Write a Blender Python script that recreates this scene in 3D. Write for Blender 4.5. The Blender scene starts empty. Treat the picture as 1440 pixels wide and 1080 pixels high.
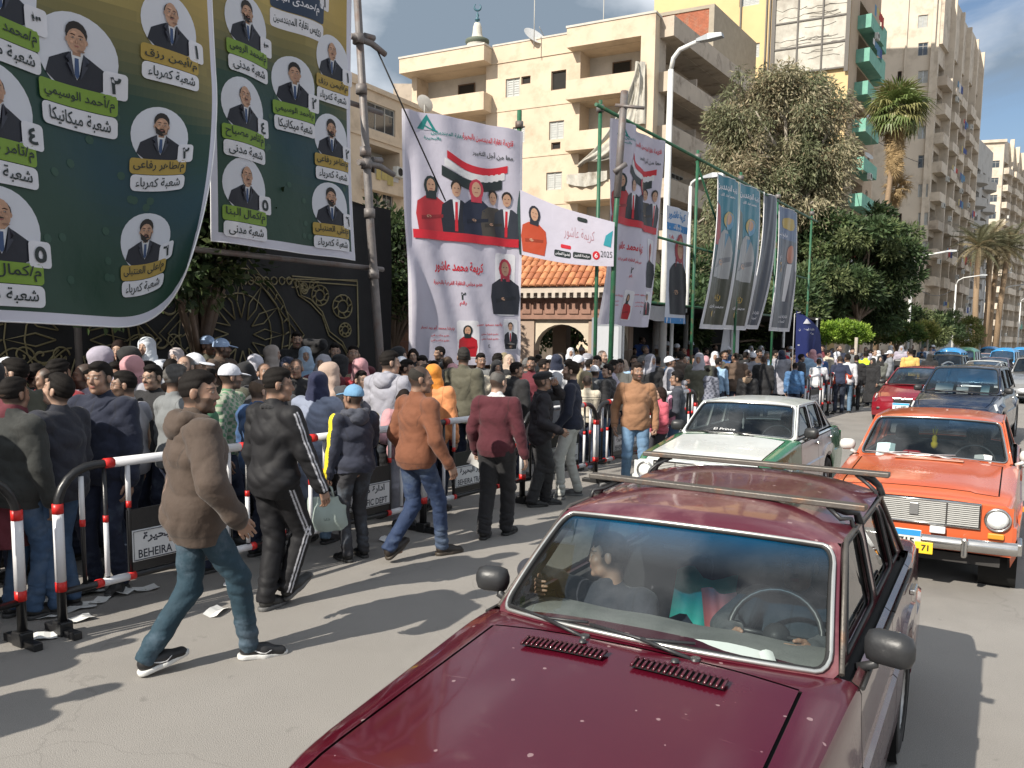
import bpy,bmesh,math,random
import numpy as np
from mathutils import Vector,Matrix,Quaternion,noise as mnoise
random.seed(7);RNG=np.random.default_rng(7)
PI=math.pi
SC=bpy.context.scene
COL=SC.collection
# camera
FPX,PPY,CAMH,PITCH,ROLL=1171.0,595.0,2.108,0.10216,0.01215
cam=bpy.data.cameras.new('camera');camo=bpy.data.objects.new('camera',cam);COL.objects.link(camo)
cam.sensor_width=36;cam.lens=FPX/1440*36;cam.shift_y=(PPY-540)/1440
cam.clip_start=0.05;cam.clip_end=3000
camo.matrix_world=(Matrix.Translation((0,0,CAMH))@Matrix.Rotation(PI/2-PITCH,4,'X')@Matrix.Rotation(ROLL,4,'Z'))
SC.camera=camo
# light
SUN_EL=math.radians(37.0);SUN_AZ=math.radians(227.0)
sdir=Vector((math.sin(SUN_AZ)*math.cos(SUN_EL),math.cos(SUN_AZ)*math.cos(SUN_EL),math.sin(SUN_EL)))
sl=bpy.data.lights.new('sun','SUN');sl.energy=5.0;sl.angle=math.radians(0.53);sl.color=(1.0,0.93,0.82)
so=bpy.data.objects.new('sun',sl);COL.objects.link(so);so.rotation_euler=sdir.to_track_quat('Z','Y').to_euler()
w=bpy.data.worlds.new('World');SC.world=w;w.use_nodes=True
nt=w.node_tree;nt.nodes.clear();L=nt.links.new
out=nt.nodes.new('ShaderNodeOutputWorld')
bg=nt.nodes.new('ShaderNodeBackground');bg.inputs[1].default_value=0.088;L(bg.outputs[0],out.inputs[0])
sky=nt.nodes.new('ShaderNodeTexSky');sky.sky_type='NISHITA';sky.sun_disc=False
sky.sun_elevation=SUN_EL;sky.sun_rotation=SUN_AZ;sky.air_density=1.0;sky.dust_density=1.5;sky.ozone_density=1.6
tc=nt.nodes.new('ShaderNodeTexCoord')
mp=nt.nodes.new('ShaderNodeMapping');mp.inputs['Scale'].default_value=(1.0,1.0,2.6);mp.inputs['Location'].default_value=(0.3,0,0.2)
L(tc.outputs['Generated'],mp.inputs[0])
n1=nt.nodes.new('ShaderNodeTexNoise');n1.inputs['Scale'].default_value=2.3;n1.inputs['Detail'].default_value=9;n1.inputs['Roughness'].default_value=0.52;n1.inputs['Distortion'].default_value=0.25
L(mp.outputs[0],n1.inputs[0])
cr=nt.nodes.new('ShaderNodeValToRGB');cr.color_ramp.elements[0].position=0.37;cr.color_ramp.elements[1].position=0.46
L(n1.outputs[0],cr.inputs[0])
mp2=nt.nodes.new('ShaderNodeMapping');mp2.inputs['Rotation'].default_value=(0,0,math.radians(-10));mp.inputs['Rotation'].default_value=(0,0,math.radians(-10));mp2.inputs['Scale'].default_value=(1.0,1.0,1.7);mp2.inputs['Location'].default_value=(0.5,0,0)
L(tc.outputs['Generated'],mp2.inputs[0])
n2=nt.nodes.new('ShaderNodeTexNoise');n2.inputs['Scale'].default_value=2.2;n2.inputs['Detail'].default_value=7;n2.inputs['Roughness'].default_value=0.5
L(mp2.outputs[0],n2.inputs[0])
cc=nt.nodes.new('ShaderNodeValToRGB')
cc.color_ramp.elements[0].position=0.43;cc.color_ramp.elements[0].color=(2.3,2.9,3.6,1)
cc.color_ramp.elements[1].position=0.56;cc.color_ramp.elements[1].color=(9.6,10.0,10.6,1)
L(n2.outputs[0],cc.inputs[0])
mx=nt.nodes.new('ShaderNodeMix');mx.data_type='RGBA'
L(cr.outputs[0],mx.inputs[0]);L(sky.outputs[0],mx.inputs[6]);L(cc.outputs[0],mx.inputs[7]);L(mx.outputs[2],bg.inputs[0])
SC.view_settings.view_transform='Standard';SC.view_settings.look='None';SC.view_settings.gamma=1.0
SC.view_settings.use_curve_mapping=False;SC.view_settings.exposure=0.42
SC.render.engine='CYCLES'
SC.cycles.max_bounces=6;SC.cycles.diffuse_bounces=2;SC.cycles.glossy_bounces=3;SC.cycles.transmission_bounces=4
SC.cycles.transparent_max_bounces=10;SC.cycles.use_adaptive_sampling=True;SC.cycles.caustics_reflective=False;SC.cycles.caustics_refractive=False
# surveying: photo pixel -> world
_cp,_sp,_cr,_sr=math.cos(PITCH),math.sin(PITCH),math.cos(ROLL),math.sin(ROLL)
def ray(px,py):
 A,B=px-720,py-PPY
 a,b=A*_cr+B*_sr,-A*_sr+B*_cr
 u=-b/FPX
 return Vector((a/FPX,_cp+u*_sp,-_sp+u*_cp))
def ground(px,py,z=0.0):
 v=ray(px,py);t=(z-CAMH)/v.z
 return Vector((v.x*t,v.y*t,z))
def at(px,py,Y):
 v=ray(px,py);t=Y/v.y
 return Vector((v.x*t,Y,CAMH+v.z*t))
ROADA=math.radians(34.0)
EU=Vector((math.sin(ROADA),math.cos(ROADA),0));EV=Vector((-math.cos(ROADA),math.sin(ROADA),0))
def R(u,v,z=0.0):return EU*u+EV*v+Vector((0,0,z))
def project(p):
 Z=p[2]-CAMH;d=p[1]*_cp-Z*_sp;u=Z*_cp+p[1]*_sp;a,b=FPX*p[0]/d,-FPX*u/d
 return 720+a*_cr-b*_sr,PPY+a*_sr+b*_cr
def road_hit(px,py,v):
 """point where a sight line meets the upright plane parallel to the road at offset v"""
 r=ray(px,py);t=v/r.dot(EV)
 return Vector((r.x*t,r.y*t,CAMH+r.z*t))
def plane_hit(px,py,P0,d):
 """(distance along, height) on the upright plane through P0 with direction d"""
 r=ray(px,py);n=Vector((-d.y,d.x,0));t=P0.dot(n)/r.dot(n)
 p=r*t
 return(p-P0).xy.dot(d.xy),CAMH+r.z*t
# materials
MATS={}
def nodes(m):return m.node_tree.nodes,m.node_tree.links.new
def M(name,c=(.5,.5,.5),r=.6,var=.12,scale=6.,bump=0.,bscale=None,metal=0.,coat=0.,objcol=False,attr=None,spec=.5,stain=None,sheen=0.,transl=0.,coord='Object',bdist=.01,stretch=(1,1,1),rvar=0.):
 if name in MATS:return MATS[name]
 m=bpy.data.materials.new(name);m.use_nodes=True;MATS[name]=m
 N,K=nodes(m);p=N['Principled BSDF']
 tc=N.new('ShaderNodeTexCoord');mp=N.new('ShaderNodeMapping');mp.inputs['Scale'].default_value=stretch
 K(tc.outputs[coord],mp.inputs[0])
 nz=N.new('ShaderNodeTexNoise');nz.inputs['Scale'].default_value=scale;nz.inputs['Detail'].default_value=6;nz.inputs['Roughness'].default_value=.6
 K(mp.outputs[0],nz.inputs[0])
 if objcol:src=N.new('ShaderNodeObjectInfo').outputs['Color']
 elif attr:a=N.new('ShaderNodeAttribute');a.attribute_name=attr;src=a.outputs['Color']
 else:rgb=N.new('ShaderNodeRGB');rgb.outputs[0].default_value=(*c,1);src=rgb.outputs[0]
 if objcol and attr:
  a=N.new('ShaderNodeAttribute');a.attribute_name=attr
  mm=N.new('ShaderNodeMix');mm.data_type='RGBA';K(a.outputs['Alpha'],mm.inputs[0]);K(src,mm.inputs[6]);K(a.outputs['Color'],mm.inputs[7]);src=mm.outputs[2]
 mr=N.new('ShaderNodeMapRange');mr.inputs[1].default_value=.25;mr.inputs[2].default_value=.75;mr.inputs[3].default_value=1-var;mr.inputs[4].default_value=1+var
 K(nz.outputs[0],mr.inputs[0])
 vm=N.new('ShaderNodeVectorMath');vm.operation='SCALE';K(src,vm.inputs[0]);K(mr.outputs[0],vm.inputs['Scale'])
 col=vm.outputs[0]
 if stain:
  sc_,ssc,lo,hi=stain
  n3=N.new('ShaderNodeTexNoise');n3.inputs['Scale'].default_value=ssc;n3.inputs['Detail'].default_value=8;n3.inputs['Roughness'].default_value=.65
  K(mp.outputs[0],n3.inputs[0])
  m3=N.new('ShaderNodeMapRange');m3.inputs[1].default_value=lo;m3.inputs[2].default_value=hi;K(n3.outputs[0],m3.inputs[0])
  mm=N.new('ShaderNodeMix');mm.data_type='RGBA';mm.inputs[7].default_value=(*sc_,1)
  K(m3.outputs[0],mm.inputs[0]);K(col,mm.inputs[6]);col=mm.outputs[2]
 K(col,p.inputs['Base Color'])
 p.inputs['Roughness'].default_value=r;p.inputs['Metallic'].default_value=metal;p.inputs['Specular IOR Level'].default_value=spec
 if rvar:
  m4=N.new('ShaderNodeMapRange');m4.inputs[1].default_value=.3;m4.inputs[2].default_value=.7;m4.inputs[3].default_value=max(0,r-rvar);m4.inputs[4].default_value=r+rvar
  K(nz.outputs[0],m4.inputs[0]);K(m4.outputs[0],p.inputs['Roughness'])
 if coat:p.inputs['Coat Weight'].default_value=coat;p.inputs['Coat Roughness'].default_value=.06
 if sheen:p.inputs['Sheen Weight'].default_value=sheen
 if bump:
  nb=N.new('ShaderNodeTexNoise');nb.inputs['Scale'].default_value=bscale or scale*4;nb.inputs['Detail'].default_value=5
  K(mp.outputs[0],nb.inputs[0])
  b=N.new('ShaderNodeBump');b.inputs['Strength'].default_value=bump;b.inputs['Distance'].default_value=bdist
  K(nb.outputs[0],b.inputs['Height']);K(b.outputs[0],p.inputs['Normal'])
 if transl:
  t=N.new('ShaderNodeBsdfTranslucent');K(col,t.inputs[0]);ms=N.new('ShaderNodeMixShader');ms.inputs[0].default_value=transl
  K(p.outputs[0],ms.inputs[1]);K(t.outputs[0],ms.inputs[2]);K(ms.outputs[0],N['Material Output'].inputs[0])
 return m
def glassmat(name,tint=(.6,.7,.7),op=.12,dark=(.02,.03,.03),band=None,dirt=.0):
 if name in MATS:return MATS[name]
 m=bpy.data.materials.new(name);m.use_nodes=True;MATS[name]=m
 N,K=nodes(m);N.remove(N['Principled BSDF']);o=N['Material Output']
 tr=N.new('ShaderNodeBsdfTransparent');tr.inputs[0].default_value=(*tint,1)
 df=N.new('ShaderNodeBsdfDiffuse');df.inputs[0].default_value=(*dark,1)
 gl=N.new('ShaderNodeBsdfGlossy');gl.inputs['Roughness'].default_value=.02
 fr=N.new('ShaderNodeFresnel');fr.inputs[0].default_value=1.52
 fm=N.new('ShaderNodeMath');fm.operation='MULTIPLY';fm.inputs[1].default_value=1.5;K(fr.outputs[0],fm.inputs[0])
 m1=N.new('ShaderNodeMixShader');m1.inputs[0].default_value=op;K(tr.outputs[0],m1.inputs[1]);K(df.outputs[0],m1.inputs[2])
 if dirt:
  tc=N.new('ShaderNodeTexCoord');nz=N.new('ShaderNodeTexNoise');nz.inputs['Scale'].default_value=4;nz.inputs['Detail'].default_value=8;K(tc.outputs['Object'],nz.inputs[0])
  mr=N.new('ShaderNodeMapRange');mr.inputs[1].default_value=.45;mr.inputs[2].default_value=.8;mr.inputs[3].default_value=op;mr.inputs[4].default_value=op+dirt
  K(nz.outputs[0],mr.inputs[0]);K(mr.outputs[0],m1.inputs[0])
 if band:
  bc,z0,z1=band
  tc=N.new('ShaderNodeTexCoord');sx=N.new('ShaderNodeSeparateXYZ');K(tc.outputs['Object'],sx.inputs[0])
  mr=N.new('ShaderNodeMapRange');mr.inputs[1].default_value=z0;mr.inputs[2].default_value=z1;K(sx.outputs[2],mr.inputs[0])
  mm=N.new('ShaderNodeMix');mm.data_type='RGBA';mm.inputs[6].default_value=(*tint,1);mm.inputs[7].default_value=(*bc,1)
  K(mr.outputs[0],mm.inputs[0]);K(mm.outputs[2],tr.inputs[0])
  md=N.new('ShaderNodeMix');md.data_type='RGBA';md.inputs[6].default_value=(*dark,1);md.inputs[7].default_value=(bc[0]*.5,bc[1]*.5,bc[2]*.6,1);K(mr.outputs[0],md.inputs[0]);K(md.outputs[2],df.inputs[0])
  prev=m1.inputs[0].links[0].from_socket if m1.inputs[0].links else None
  ma=N.new('ShaderNodeMath');ma.operation='MULTIPLY_ADD';ma.inputs[1].default_value=.3;K(mr.outputs[0],ma.inputs[0])
  if prev:K(prev,ma.inputs[2])
  else:ma.inputs[2].default_value=op
  K(ma.outputs[0],m1.inputs[0])
 m2=N.new('ShaderNodeMixShader');K(fm.outputs[0],m2.inputs[0]);K(m1.outputs[0],m2.inputs[1]);K(gl.outputs[0],m2.inputs[2]);K(m2.outputs[0],o.inputs[0])
 return m
# objects
def tag(o,label=None,cat=None,group=None,kind=None):
 if label:o['label']=label
 if cat:o['category']=cat
 if group:o['group']=group
 if kind:o['kind']=kind
 return o
def thing(name,label,cat,loc=(0,0,0),rz=0.,group=None,parent=None):
 o=bpy.data.objects.new(name,None);COL.objects.link(o);o.empty_display_size=.2
 o.location=loc;o.rotation_euler=(0,0,rz)
 return tag(o,label,cat,group)
def link(name,me,parent=None,loc=None,rot=None,color=None,kind=None,mw=None,label=None):
 o=bpy.data.objects.new(name,me);COL.objects.link(o)
 if parent:o.parent=parent
 if loc is not None:o.location=loc
 if rot is not None:o.rotation_euler=rot
 if mw is not None:o.matrix_local=mw
 if color is not None:o.color=(*color,1)
 if kind:o['kind']=kind
 if label:o['label']=label
 return o
def copy_tree(o,parent=None):
 c=o.copy();COL.objects.link(c)
 if parent:c.parent=parent
 for ch in list(o.children):copy_tree(ch,c)
 return c
def npmesh(name,V,Fc,mats=(),smooth=False,mi=None,sizes=4):
 """V (n,3), Fc (m,k) arrays -> mesh"""
 V=np.asarray(V,np.float32);Fc=np.asarray(Fc,np.int32);k=Fc.shape[1]
 me=bpy.data.meshes.new(name)
 me.vertices.add(len(V));me.vertices.foreach_set('co',V.ravel())
 me.loops.add(Fc.size);me.loops.foreach_set('vertex_index',Fc.ravel())
 me.polygons.add(len(Fc));me.polygons.foreach_set('loop_start',np.arange(0,Fc.size,k,dtype=np.int32))
 if smooth:me.polygons.foreach_set('use_smooth',np.ones(len(Fc),bool))
 for m in mats:me.materials.append(m)
 if mi is not None:me.polygons.foreach_set('material_index',np.asarray(mi,np.int32))
 me.update(calc_edges=True)
 return me
class MB:
 def __init__(s):s.v=[];s.f=[];s.m=[];s.sm=[]
 def add(s,vs,fs,m=0,smooth=False):
  b=len(s.v);s.v+=[tuple(x)for x in vs];s.f+=[tuple(i+b for i in f)for f in fs];s.m+=[m]*len(fs);s.sm+=[smooth]*len(fs);return s
 def quad(s,a,b,c,d,m=0):return s.add([a,b,c,d],[(0,1,2,3)],m)
 def box(s,x0,x1,y0,y1,z0,z1,m=0,T=None):
  vs=[Vector((x,y,z))for x in(x0,x1)for y in(y0,y1)for z in(z0,z1)]
  if T is not None:vs=[T@v for v in vs]
  return s.add(vs,[(0,1,3,2),(4,6,7,5),(0,4,5,1),(2,3,7,6),(0,2,6,4),(1,5,7,3)],m)
 def bbox(s,x0,x1,y0,y1,z0,z1,b=.01,m=0,T=None):
  """box with chamfered edges"""
  bm=bmesh.new();bmesh.ops.create_cube(bm,size=1)
  for v in bm.verts:v.co=Vector(((x0+x1)/2+v.co.x*(x1-x0),(y0+y1)/2+v.co.y*(y1-y0),(z0+z1)/2+v.co.z*(z1-z0)))
  bmesh.ops.bevel(bm,geom=bm.edges[:],offset=b,segments=2,profile=.5,affect='EDGES')
  vs=[T@v.co if T is not None else v.co.copy()for v in bm.verts];fs=[[v.index for v in f.verts]for f in bm.faces]
  bm.free();return s.add(vs,fs,m,False)
 def tube(s,pts,r,n=8,m=0,cap=True,closed=False):
  pts=[Vector(p)for p in pts];k=len(pts);rs=r if hasattr(r,'__len__')else[r]*k
  b=len(s.v);up=None
  for i,p in enumerate(pts):
   if closed:d=pts[(i+1)%k]-pts[i-1]
   else:d=pts[min(i+1,k-1)]-pts[max(i-1,0)]
   if d.length<1e-9:d=Vector((0,0,1))
   d.normalize()
   if up is None:up=d.orthogonal().normalized()
   up=(up-d*up.dot(d));up=up.normalized()if up.length>1e-6 else d.orthogonal().normalized()
   si=d.cross(up)
   for j in range(n):
    a=2*PI*j/n;s.v.append(tuple(p+(up*math.cos(a)+si*math.sin(a))*rs[i]))
  for i in range(k if closed else k-1):
   i2=(i+1)%k
   for j in range(n):
    j2=(j+1)%n;s.f.append((b+i*n+j,b+i*n+j2,b+i2*n+j2,b+i2*n+j));s.m.append(m);s.sm.append(True)
  if cap and not closed:
   s.f.append(tuple(b+j for j in range(n))[::-1]);s.f.append(tuple(b+(k-1)*n+j for j in range(n)));s.m+=[m,m];s.sm+=[False,False]
  return s
 def cyl(s,a,b,r,n=12,m=0,r2=None):return s.tube([a,b],[r,r if r2 is None else r2],n,m)
 def lathe(s,prof,c=(0,0,0),n=16,m=0,T=None):
  b=len(s.v);c=Vector(c)
  for(r,z)in prof:
   for j in range(n):
    a=2*PI*j/n;v=Vector((r*math.cos(a),r*math.sin(a),z))+c;s.v.append(tuple(T@v if T is not None else v))
  for i in range(len(prof)-1):
   for j in range(n):
    j2=(j+1)%n;s.f.append((b+i*n+j,b+i*n+j2,b+(i+1)*n+j2,b+(i+1)*n+j));s.m.append(m);s.sm.append(True)
  return s
 def grid(s,fn,nu,nv,m=0,smooth=True):
  b=len(s.v)
  for j in range(nv+1):
   for i in range(nu+1):s.v.append(tuple(fn(i/nu,j/nv)))
  for j in range(nv):
   for i in range(nu):
    a=b+j*(nu+1)+i;s.f.append((a,a+1,a+nu+2,a+nu+1));s.m.append(m);s.sm.append(smooth)
  return s
 def mesh(s,name,mats):
  me=bpy.data.meshes.new(name);me.from_pydata(s.v,[],s.f)
  for m in(mats if isinstance(mats,(list,tuple))else[mats]):me.materials.append(m)
  me.polygons.foreach_set('material_index',s.m);me.polygons.foreach_set('use_smooth',s.sm);me.update();return me
 def build(s,name,mats,parent=None,kind=None,loc=None,rot=None,color=None,label=None,recalc=False):
  me=s.mesh(name,mats)
  if recalc:
   bm=bmesh.new();bm.from_mesh(me);bmesh.ops.recalc_face_normals(bm,faces=bm.faces);bm.to_mesh(me);bm.free()
  return link(name,me,parent,loc,rot,color,kind,label=label)
def lerp(a,b,t):return a+(b-a)*t
def vnoise(p,s=1.):return mnoise.noise(Vector(p)*s)
# ground
ASPH=M('asphalt',(.315,.295,.270),.85,.07,1.3,.8,160,stain=((.17,.16,.15),.35,.50,.85),coord='Object',bdist=.005)
N,K=nodes(ASPH);p=N['Principled BSDF'];src=p.inputs['Base Color'].links[0].from_socket;tc=N.new('ShaderNodeTexCoord')
def dark_lines(src,fac,col):
 mm=N.new('ShaderNodeMix');mm.data_type='RGBA';mm.inputs[7].default_value=(*col,1);K(fac,mm.inputs[0]);K(src,mm.inputs[6]);return mm.outputs[2]
ng=N.new('ShaderNodeTexNoise');ng.inputs['Scale'].default_value=210;ng.inputs['Detail'].default_value=2;K(tc.outputs['Object'],ng.inputs[0])
mg=N.new('ShaderNodeMapRange');mg.inputs[1].default_value=.35;mg.inputs[2].default_value=.68;mg.inputs[3].default_value=.45;mg.inputs[4].default_value=0;K(ng.outputs[0],mg.inputs[0]);src=dark_lines(src,mg.outputs[0],(.11,.105,.10))
ml=N.new('ShaderNodeMapRange');ml.inputs[1].default_value=.60;ml.inputs[2].default_value=.72;ml.inputs[4].default_value=.5;K(ng.outputs[0],ml.inputs[0]);src=dark_lines(src,ml.outputs[0],(.46,.43,.38))
nd=N.new('ShaderNodeTexNoise');nd.inputs['Scale'].default_value=1.6;nd.inputs['Detail'].default_value=6;K(tc.outputs['Object'],nd.inputs[0])
vd=N.new('ShaderNodeVectorMath');vd.operation='MULTIPLY_ADD';vd.inputs[1].default_value=(.9,.9,.9);K(nd.outputs['Color'],vd.inputs[0]);K(tc.outputs['Object'],vd.inputs[2])
vo=N.new('ShaderNodeTexVoronoi');vo.feature='DISTANCE_TO_EDGE';vo.inputs['Scale'].default_value=.38;K(vd.outputs[0],vo.inputs[0])
mc=N.new('ShaderNodeMapRange');mc.inputs[1].default_value=0;mc.inputs[2].default_value=.004;mc.inputs[3].default_value=.22;mc.inputs[4].default_value=0;K(vo.outputs['Distance'],mc.inputs[0]);src=dark_lines(src,mc.outputs[0],(.07,.065,.06))
no=N.new('ShaderNodeTexNoise');no.inputs['Scale'].default_value=3.1;no.inputs['Detail'].default_value=3;K(tc.outputs['Object'],no.inputs[0])
mo=N.new('ShaderNodeMapRange');mo.inputs[1].default_value=.70;mo.inputs[2].default_value=.76;mo.inputs[4].default_value=.55;K(no.outputs[0],mo.inputs[0]);src=dark_lines(src,mo.outputs[0],(.08,.075,.07))
K(src,p.inputs['Base Color'])
MB().quad((-400,-60,-.02),(900,-60,-.02),(900,1600,-.02),(-400,1600,-.02)).build('ground',M('earth',(.24,.21,.17),.95,.2,.5),kind='structure')
def strip(name,u0,u1,v0,v1,z,mat,n=1):
 mb=MB()
 for i in range(n):
  a,b=lerp(u0,u1,i/n),lerp(u0,u1,(i+1)/n)
  mb.quad(R(a,v1,z),R(a,v0,z),R(b,v0,z),R(b,v1,z))
 return mb.build(name,mat,kind='structure')
strip('road',-40,420,-9,8.6,0,ASPH)
PAVE=M('pavement_concrete',(.30,.27,.235),.9,.14,2,.4,40,stain=((.18,.16,.14),1.2,.5,.7))
mb=MB();mb.box(-40,60,8.7,60,-.01,.30,T=Matrix(((EU.x,EV.x,0,0),(EU.y,EV.y,0,0),(0,0,1,0),(0,0,0,1))))
mb.build('forecourt',PAVE,kind='structure')
TR=Matrix(((EU.x,EV.x,0,0),(EU.y,EV.y,0,0),(0,0,1,0),(0,0,0,1)))
mb=MB();mb.box(60,420,8.7,30,-.01,.14,T=TR);mb.build('pavement',PAVE,kind='structure')
KERB=M('kerb_stone',(.34,.32,.29),.85,.15,5,.3,50)
mb=MB()
for i in range(120):
 u=2+i*.9
 mb.box(u,u+.885,8.52,8.695,-.01,(.31 if u<59.5 else .15)+random.uniform(-.006,.006),T=TR)
mb.build('kerb',KERB,kind='stuff')
strip('far_pavement',-40,420,-40,-9.02,.12,PAVE)
PAPER=M('paper_sheet',(.72,.72,.70),.8,.06,9)
litter=[(100,858,'leaflet crumpled by the foot of the nearest barrier leg'),(125,852,'two-fold leaflet just right of the nearest barrier leg'),(140,846,'leaflet lying under the lower barrier rail'),(112,872,'leaflet half under the barrier foot'),(128,835,'leaflet furthest right under the nearest barrier'),(88,842,'leaflet behind the barrier leg on the asphalt'),(62,898,'small scrap in front of the barrier foot'),(172,835,'thin scrap on the sunlit stripe'),(205,829,'scrap beside the brown jacket shadow'),(60,868,'leaflet left of the barrier leg'),(80,850,'leaflet between the two barrier legs'),(172,734,'strip of paper behind the barrier bars'),(165,745,'paper strip on the dark asphalt behind the bars'),(118,700,'torn sheet in the crowd by the bars'),(140,768,'paper scrap behind the lower rail'),(120,772,'crumpled sheet behind the lower rail'),(72,781,'scrap next to the blue jeans'),(305,862,'leaflet right of the brown jacket'),(545,760,'leaflet beyond the brown sweater legs'),(640,700,'sheet near the maroon sweater barrier'),(400,720,'sheet on the ground behind the tracksuit'),(460,735,'scrap near the shopping bag'),(330,822,'scrap by the tracksuit shoe')]
for i,(px,py,lb)in enumerate(litter):
 g=ground(px,py);a=random.uniform(0,6.3);ww,hh=random.uniform(.10,.16),random.uniform(.16,.24);mb=MB()
 fx=random.uniform(.3,.7);hgt=random.uniform(.004,.03)
 def f(s,t):return Vector(((s-.5)*ww,(t-.5)*hh,.006+hgt*abs(s-fx)*2+.008*math.sin(6*t+i)))
 mb.grid(f,4,4,smooth=False)
 o=mb.build('paper_sheet',PAPER);o.location=g;o.rotation_euler=(0,0,a)
 tag(o,'white paper '+lb,'paper','papers littering the asphalt')
# Arabic lettering (presentation forms, drawn right to left)
_AF={'ا':(0xFE8D,0xFE8E),'أ':(0xFE83,0xFE84),'إ':(0xFE87,0xFE88),'آ':(0xFE81,0xFE82),'ب':0xFE8F,'ة':(0xFE93,0xFE94),'ت':0xFE95,'ث':0xFE99,'ج':0xFE9D,'ح':0xFEA1,'خ':0xFEA5,'د':(0xFEA9,0xFEAA),'ذ':(0xFEAB,0xFEAC),'ر':(0xFEAD,0xFEAE),'ز':(0xFEAF,0xFEB0),'س':0xFEB1,'ش':0xFEB5,'ص':0xFEB9,'ض':0xFEBD,'ط':0xFEC1,'ظ':0xFEC5,'ع':0xFEC9,'غ':0xFECD,'ف':0xFED1,'ق':0xFED5,'ك':0xFED9,'ل':0xFEDD,'م':0xFEE1,'ن':0xFEE5,'ه':0xFEE9,'و':(0xFEED,0xFEEE),'ى':(0xFEEF,0xFEF0),'ي':0xFEF1,'ء':(0xFE80,0xFE80)}
def shape(s):
 out=[];n=len(s);i=0
 def dual(c):return isinstance(_AF.get(c),int)
 prev=False
 while i<n:
  c=s[i]
  if c not in _AF:out.append(c);prev=False;i+=1;continue
  nx=s[i+1]if i+1<n else ' '
  if c=='ل' and nx in 'اأإآ':
   base={'ا':0xFEFB,'أ':0xFEF7,'إ':0xFEF9,'آ':0xFEF5}[nx];out.append(chr(base+(1 if prev else 0)));prev=False;i+=2;continue
  f=_AF[c]
  if dual(c):
   nj=nx in _AF and nx!='ء'
   out.append(chr(f+(3 if prev and nj else 2 if nj else 1 if prev else 0)));prev=nj
  else:
   out.append(chr(f[1]if prev else f[0]));prev=False
  i+=1
 return ''.join(out[::-1])
_TX={}
def text2d(s,bold=.0):
 k=(s,bold)
 if k in _TX:return _TX[k]
 t=shape(s)if any(c in _AF for c in s)else s
 c=bpy.data.curves.new('lettering','FONT');c.body=t;c.size=1;c.resolution_u=2;c.offset=bold
 o=bpy.data.objects.new('lettering',c)
 me=bpy.data.meshes.new_from_object(o);bm=bmesh.new();bm.from_mesh(me);bmesh.ops.triangulate(bm,faces=bm.faces[:])
 V=np.array([v.co[:2]for v in bm.verts])if bm.verts else np.zeros((1,2));F=[[v.index for v in f.verts]for f in bm.faces]
 bm.free();bpy.data.meshes.remove(me);bpy.data.objects.remove(o);bpy.data.curves.remove(c)
 lo,hi=V.min(0),V.max(0);V=V-(lo+hi)/2;_TX[k]=(V,F,hi-lo);return _TX[k]
class Design:
 """flat print laid out in metres (s to the right, t up)"""
 def __init__(s):s.v=[];s.f=[];s.c=[];s.z=0.
 def lay(s):s.z+=.0022;return s
 def raw(s,V,F,col):
  b=len(s.v);s.v+=[(x,y,s.z)for x,y in V];s.f+=[tuple(i+b for i in f)for f in F];s.c+=[col]*len(F)
 def blob(s,pts,col,rings=3,c=None):
  q=[]
  for i in range(len(pts)):
   a,b=pts[i],pts[(i+1)%len(pts)];m=int(math.hypot(b[0]-a[0],b[1]-a[1])/.07)+1;q+=[(lerp(a[0],b[0],k/m),lerp(a[1],b[1],k/m))for k in range(m)]
  pts=q;rings=max(rings,int(max(math.hypot(p[0]-pts[0][0],p[1]-pts[0][1])for p in pts)/.16)+1)
  n=len(pts);cx=sum(p[0]for p in pts)/n if c is None else c[0];cy=sum(p[1]for p in pts)/n if c is None else c[1]
  V=[];F=[]
  for r in range(rings):
   k=1-r/rings;V+=[(cx+(x-cx)*k,cy+(y-cy)*k)for x,y in pts]
  V.append((cx,cy))
  for r in range(rings-1):
   for i in range(n):j=(i+1)%n;F.append((r*n+i,r*n+j,(r+1)*n+j,(r+1)*n+i))
  for i in range(n):F.append(((rings-1)*n+i,(rings-1)*n+(i+1)%n,n*rings))
  s.raw(V,F,col)
 def disc(s,x,y,rx,ry,col,n=24,rings=3,a0=0,a1=2*PI):
  s.blob([(x+rx*math.cos(lerp(a0,a1,i/n)),y+ry*math.sin(lerp(a0,a1,i/n)))for i in range(n)],col,rings,(x,y)if a1-a0>6 else None)
 def rrect(s,x0,y0,x1,y1,r,col,rings=2):
  P=[]
  for cx,cy,a in((x1-r,y1-r,0),(x0+r,y1-r,90),(x0+r,y0+r,180),(x1-r,y0+r,270)):
   for k in range(4):t=math.radians(a+k*30);P.append((cx+r*math.cos(t),cy+r*math.sin(t)))
  s.blob(P,col,rings)
 def rect(s,x0,y0,x1,y1,col,nx=8,ny=2):
  V=[(lerp(x0,x1,i/nx),lerp(y0,y1,j/ny))for j in range(ny+1)for i in range(nx+1)]
  s.raw(V,[(j*(nx+1)+i,j*(nx+1)+i+1,(j+1)*(nx+1)+i+1,(j+1)*(nx+1)+i)for j in range(ny)for i in range(nx)],col)
 def text(s,t,x,y,h,col,w=None,bold=.02):
  V,F,d=text2d(t,bold);k=h/max(d[1],.6)
  kx=k if w is None else min(k*1.5,w/max(d[0],.01))
  s.raw([(x+a*kx,y+b*k)for a,b in V],F,col)
 def ribbon(s,top,bot,col):
  n=len(top);s.raw(list(top)+list(bot),[(i+1,i,n+i,n+i+1)for i in range(n-1)],col)
def scaled(D,kx,ky):
 E=Design();E.v=[(x*kx,y*ky,z)for x,y,z in D.v];E.f=D.f;E.c=D.c;return E
SKINP=(.50,.30,.20);SUIT=(.018,.02,.03)
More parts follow.
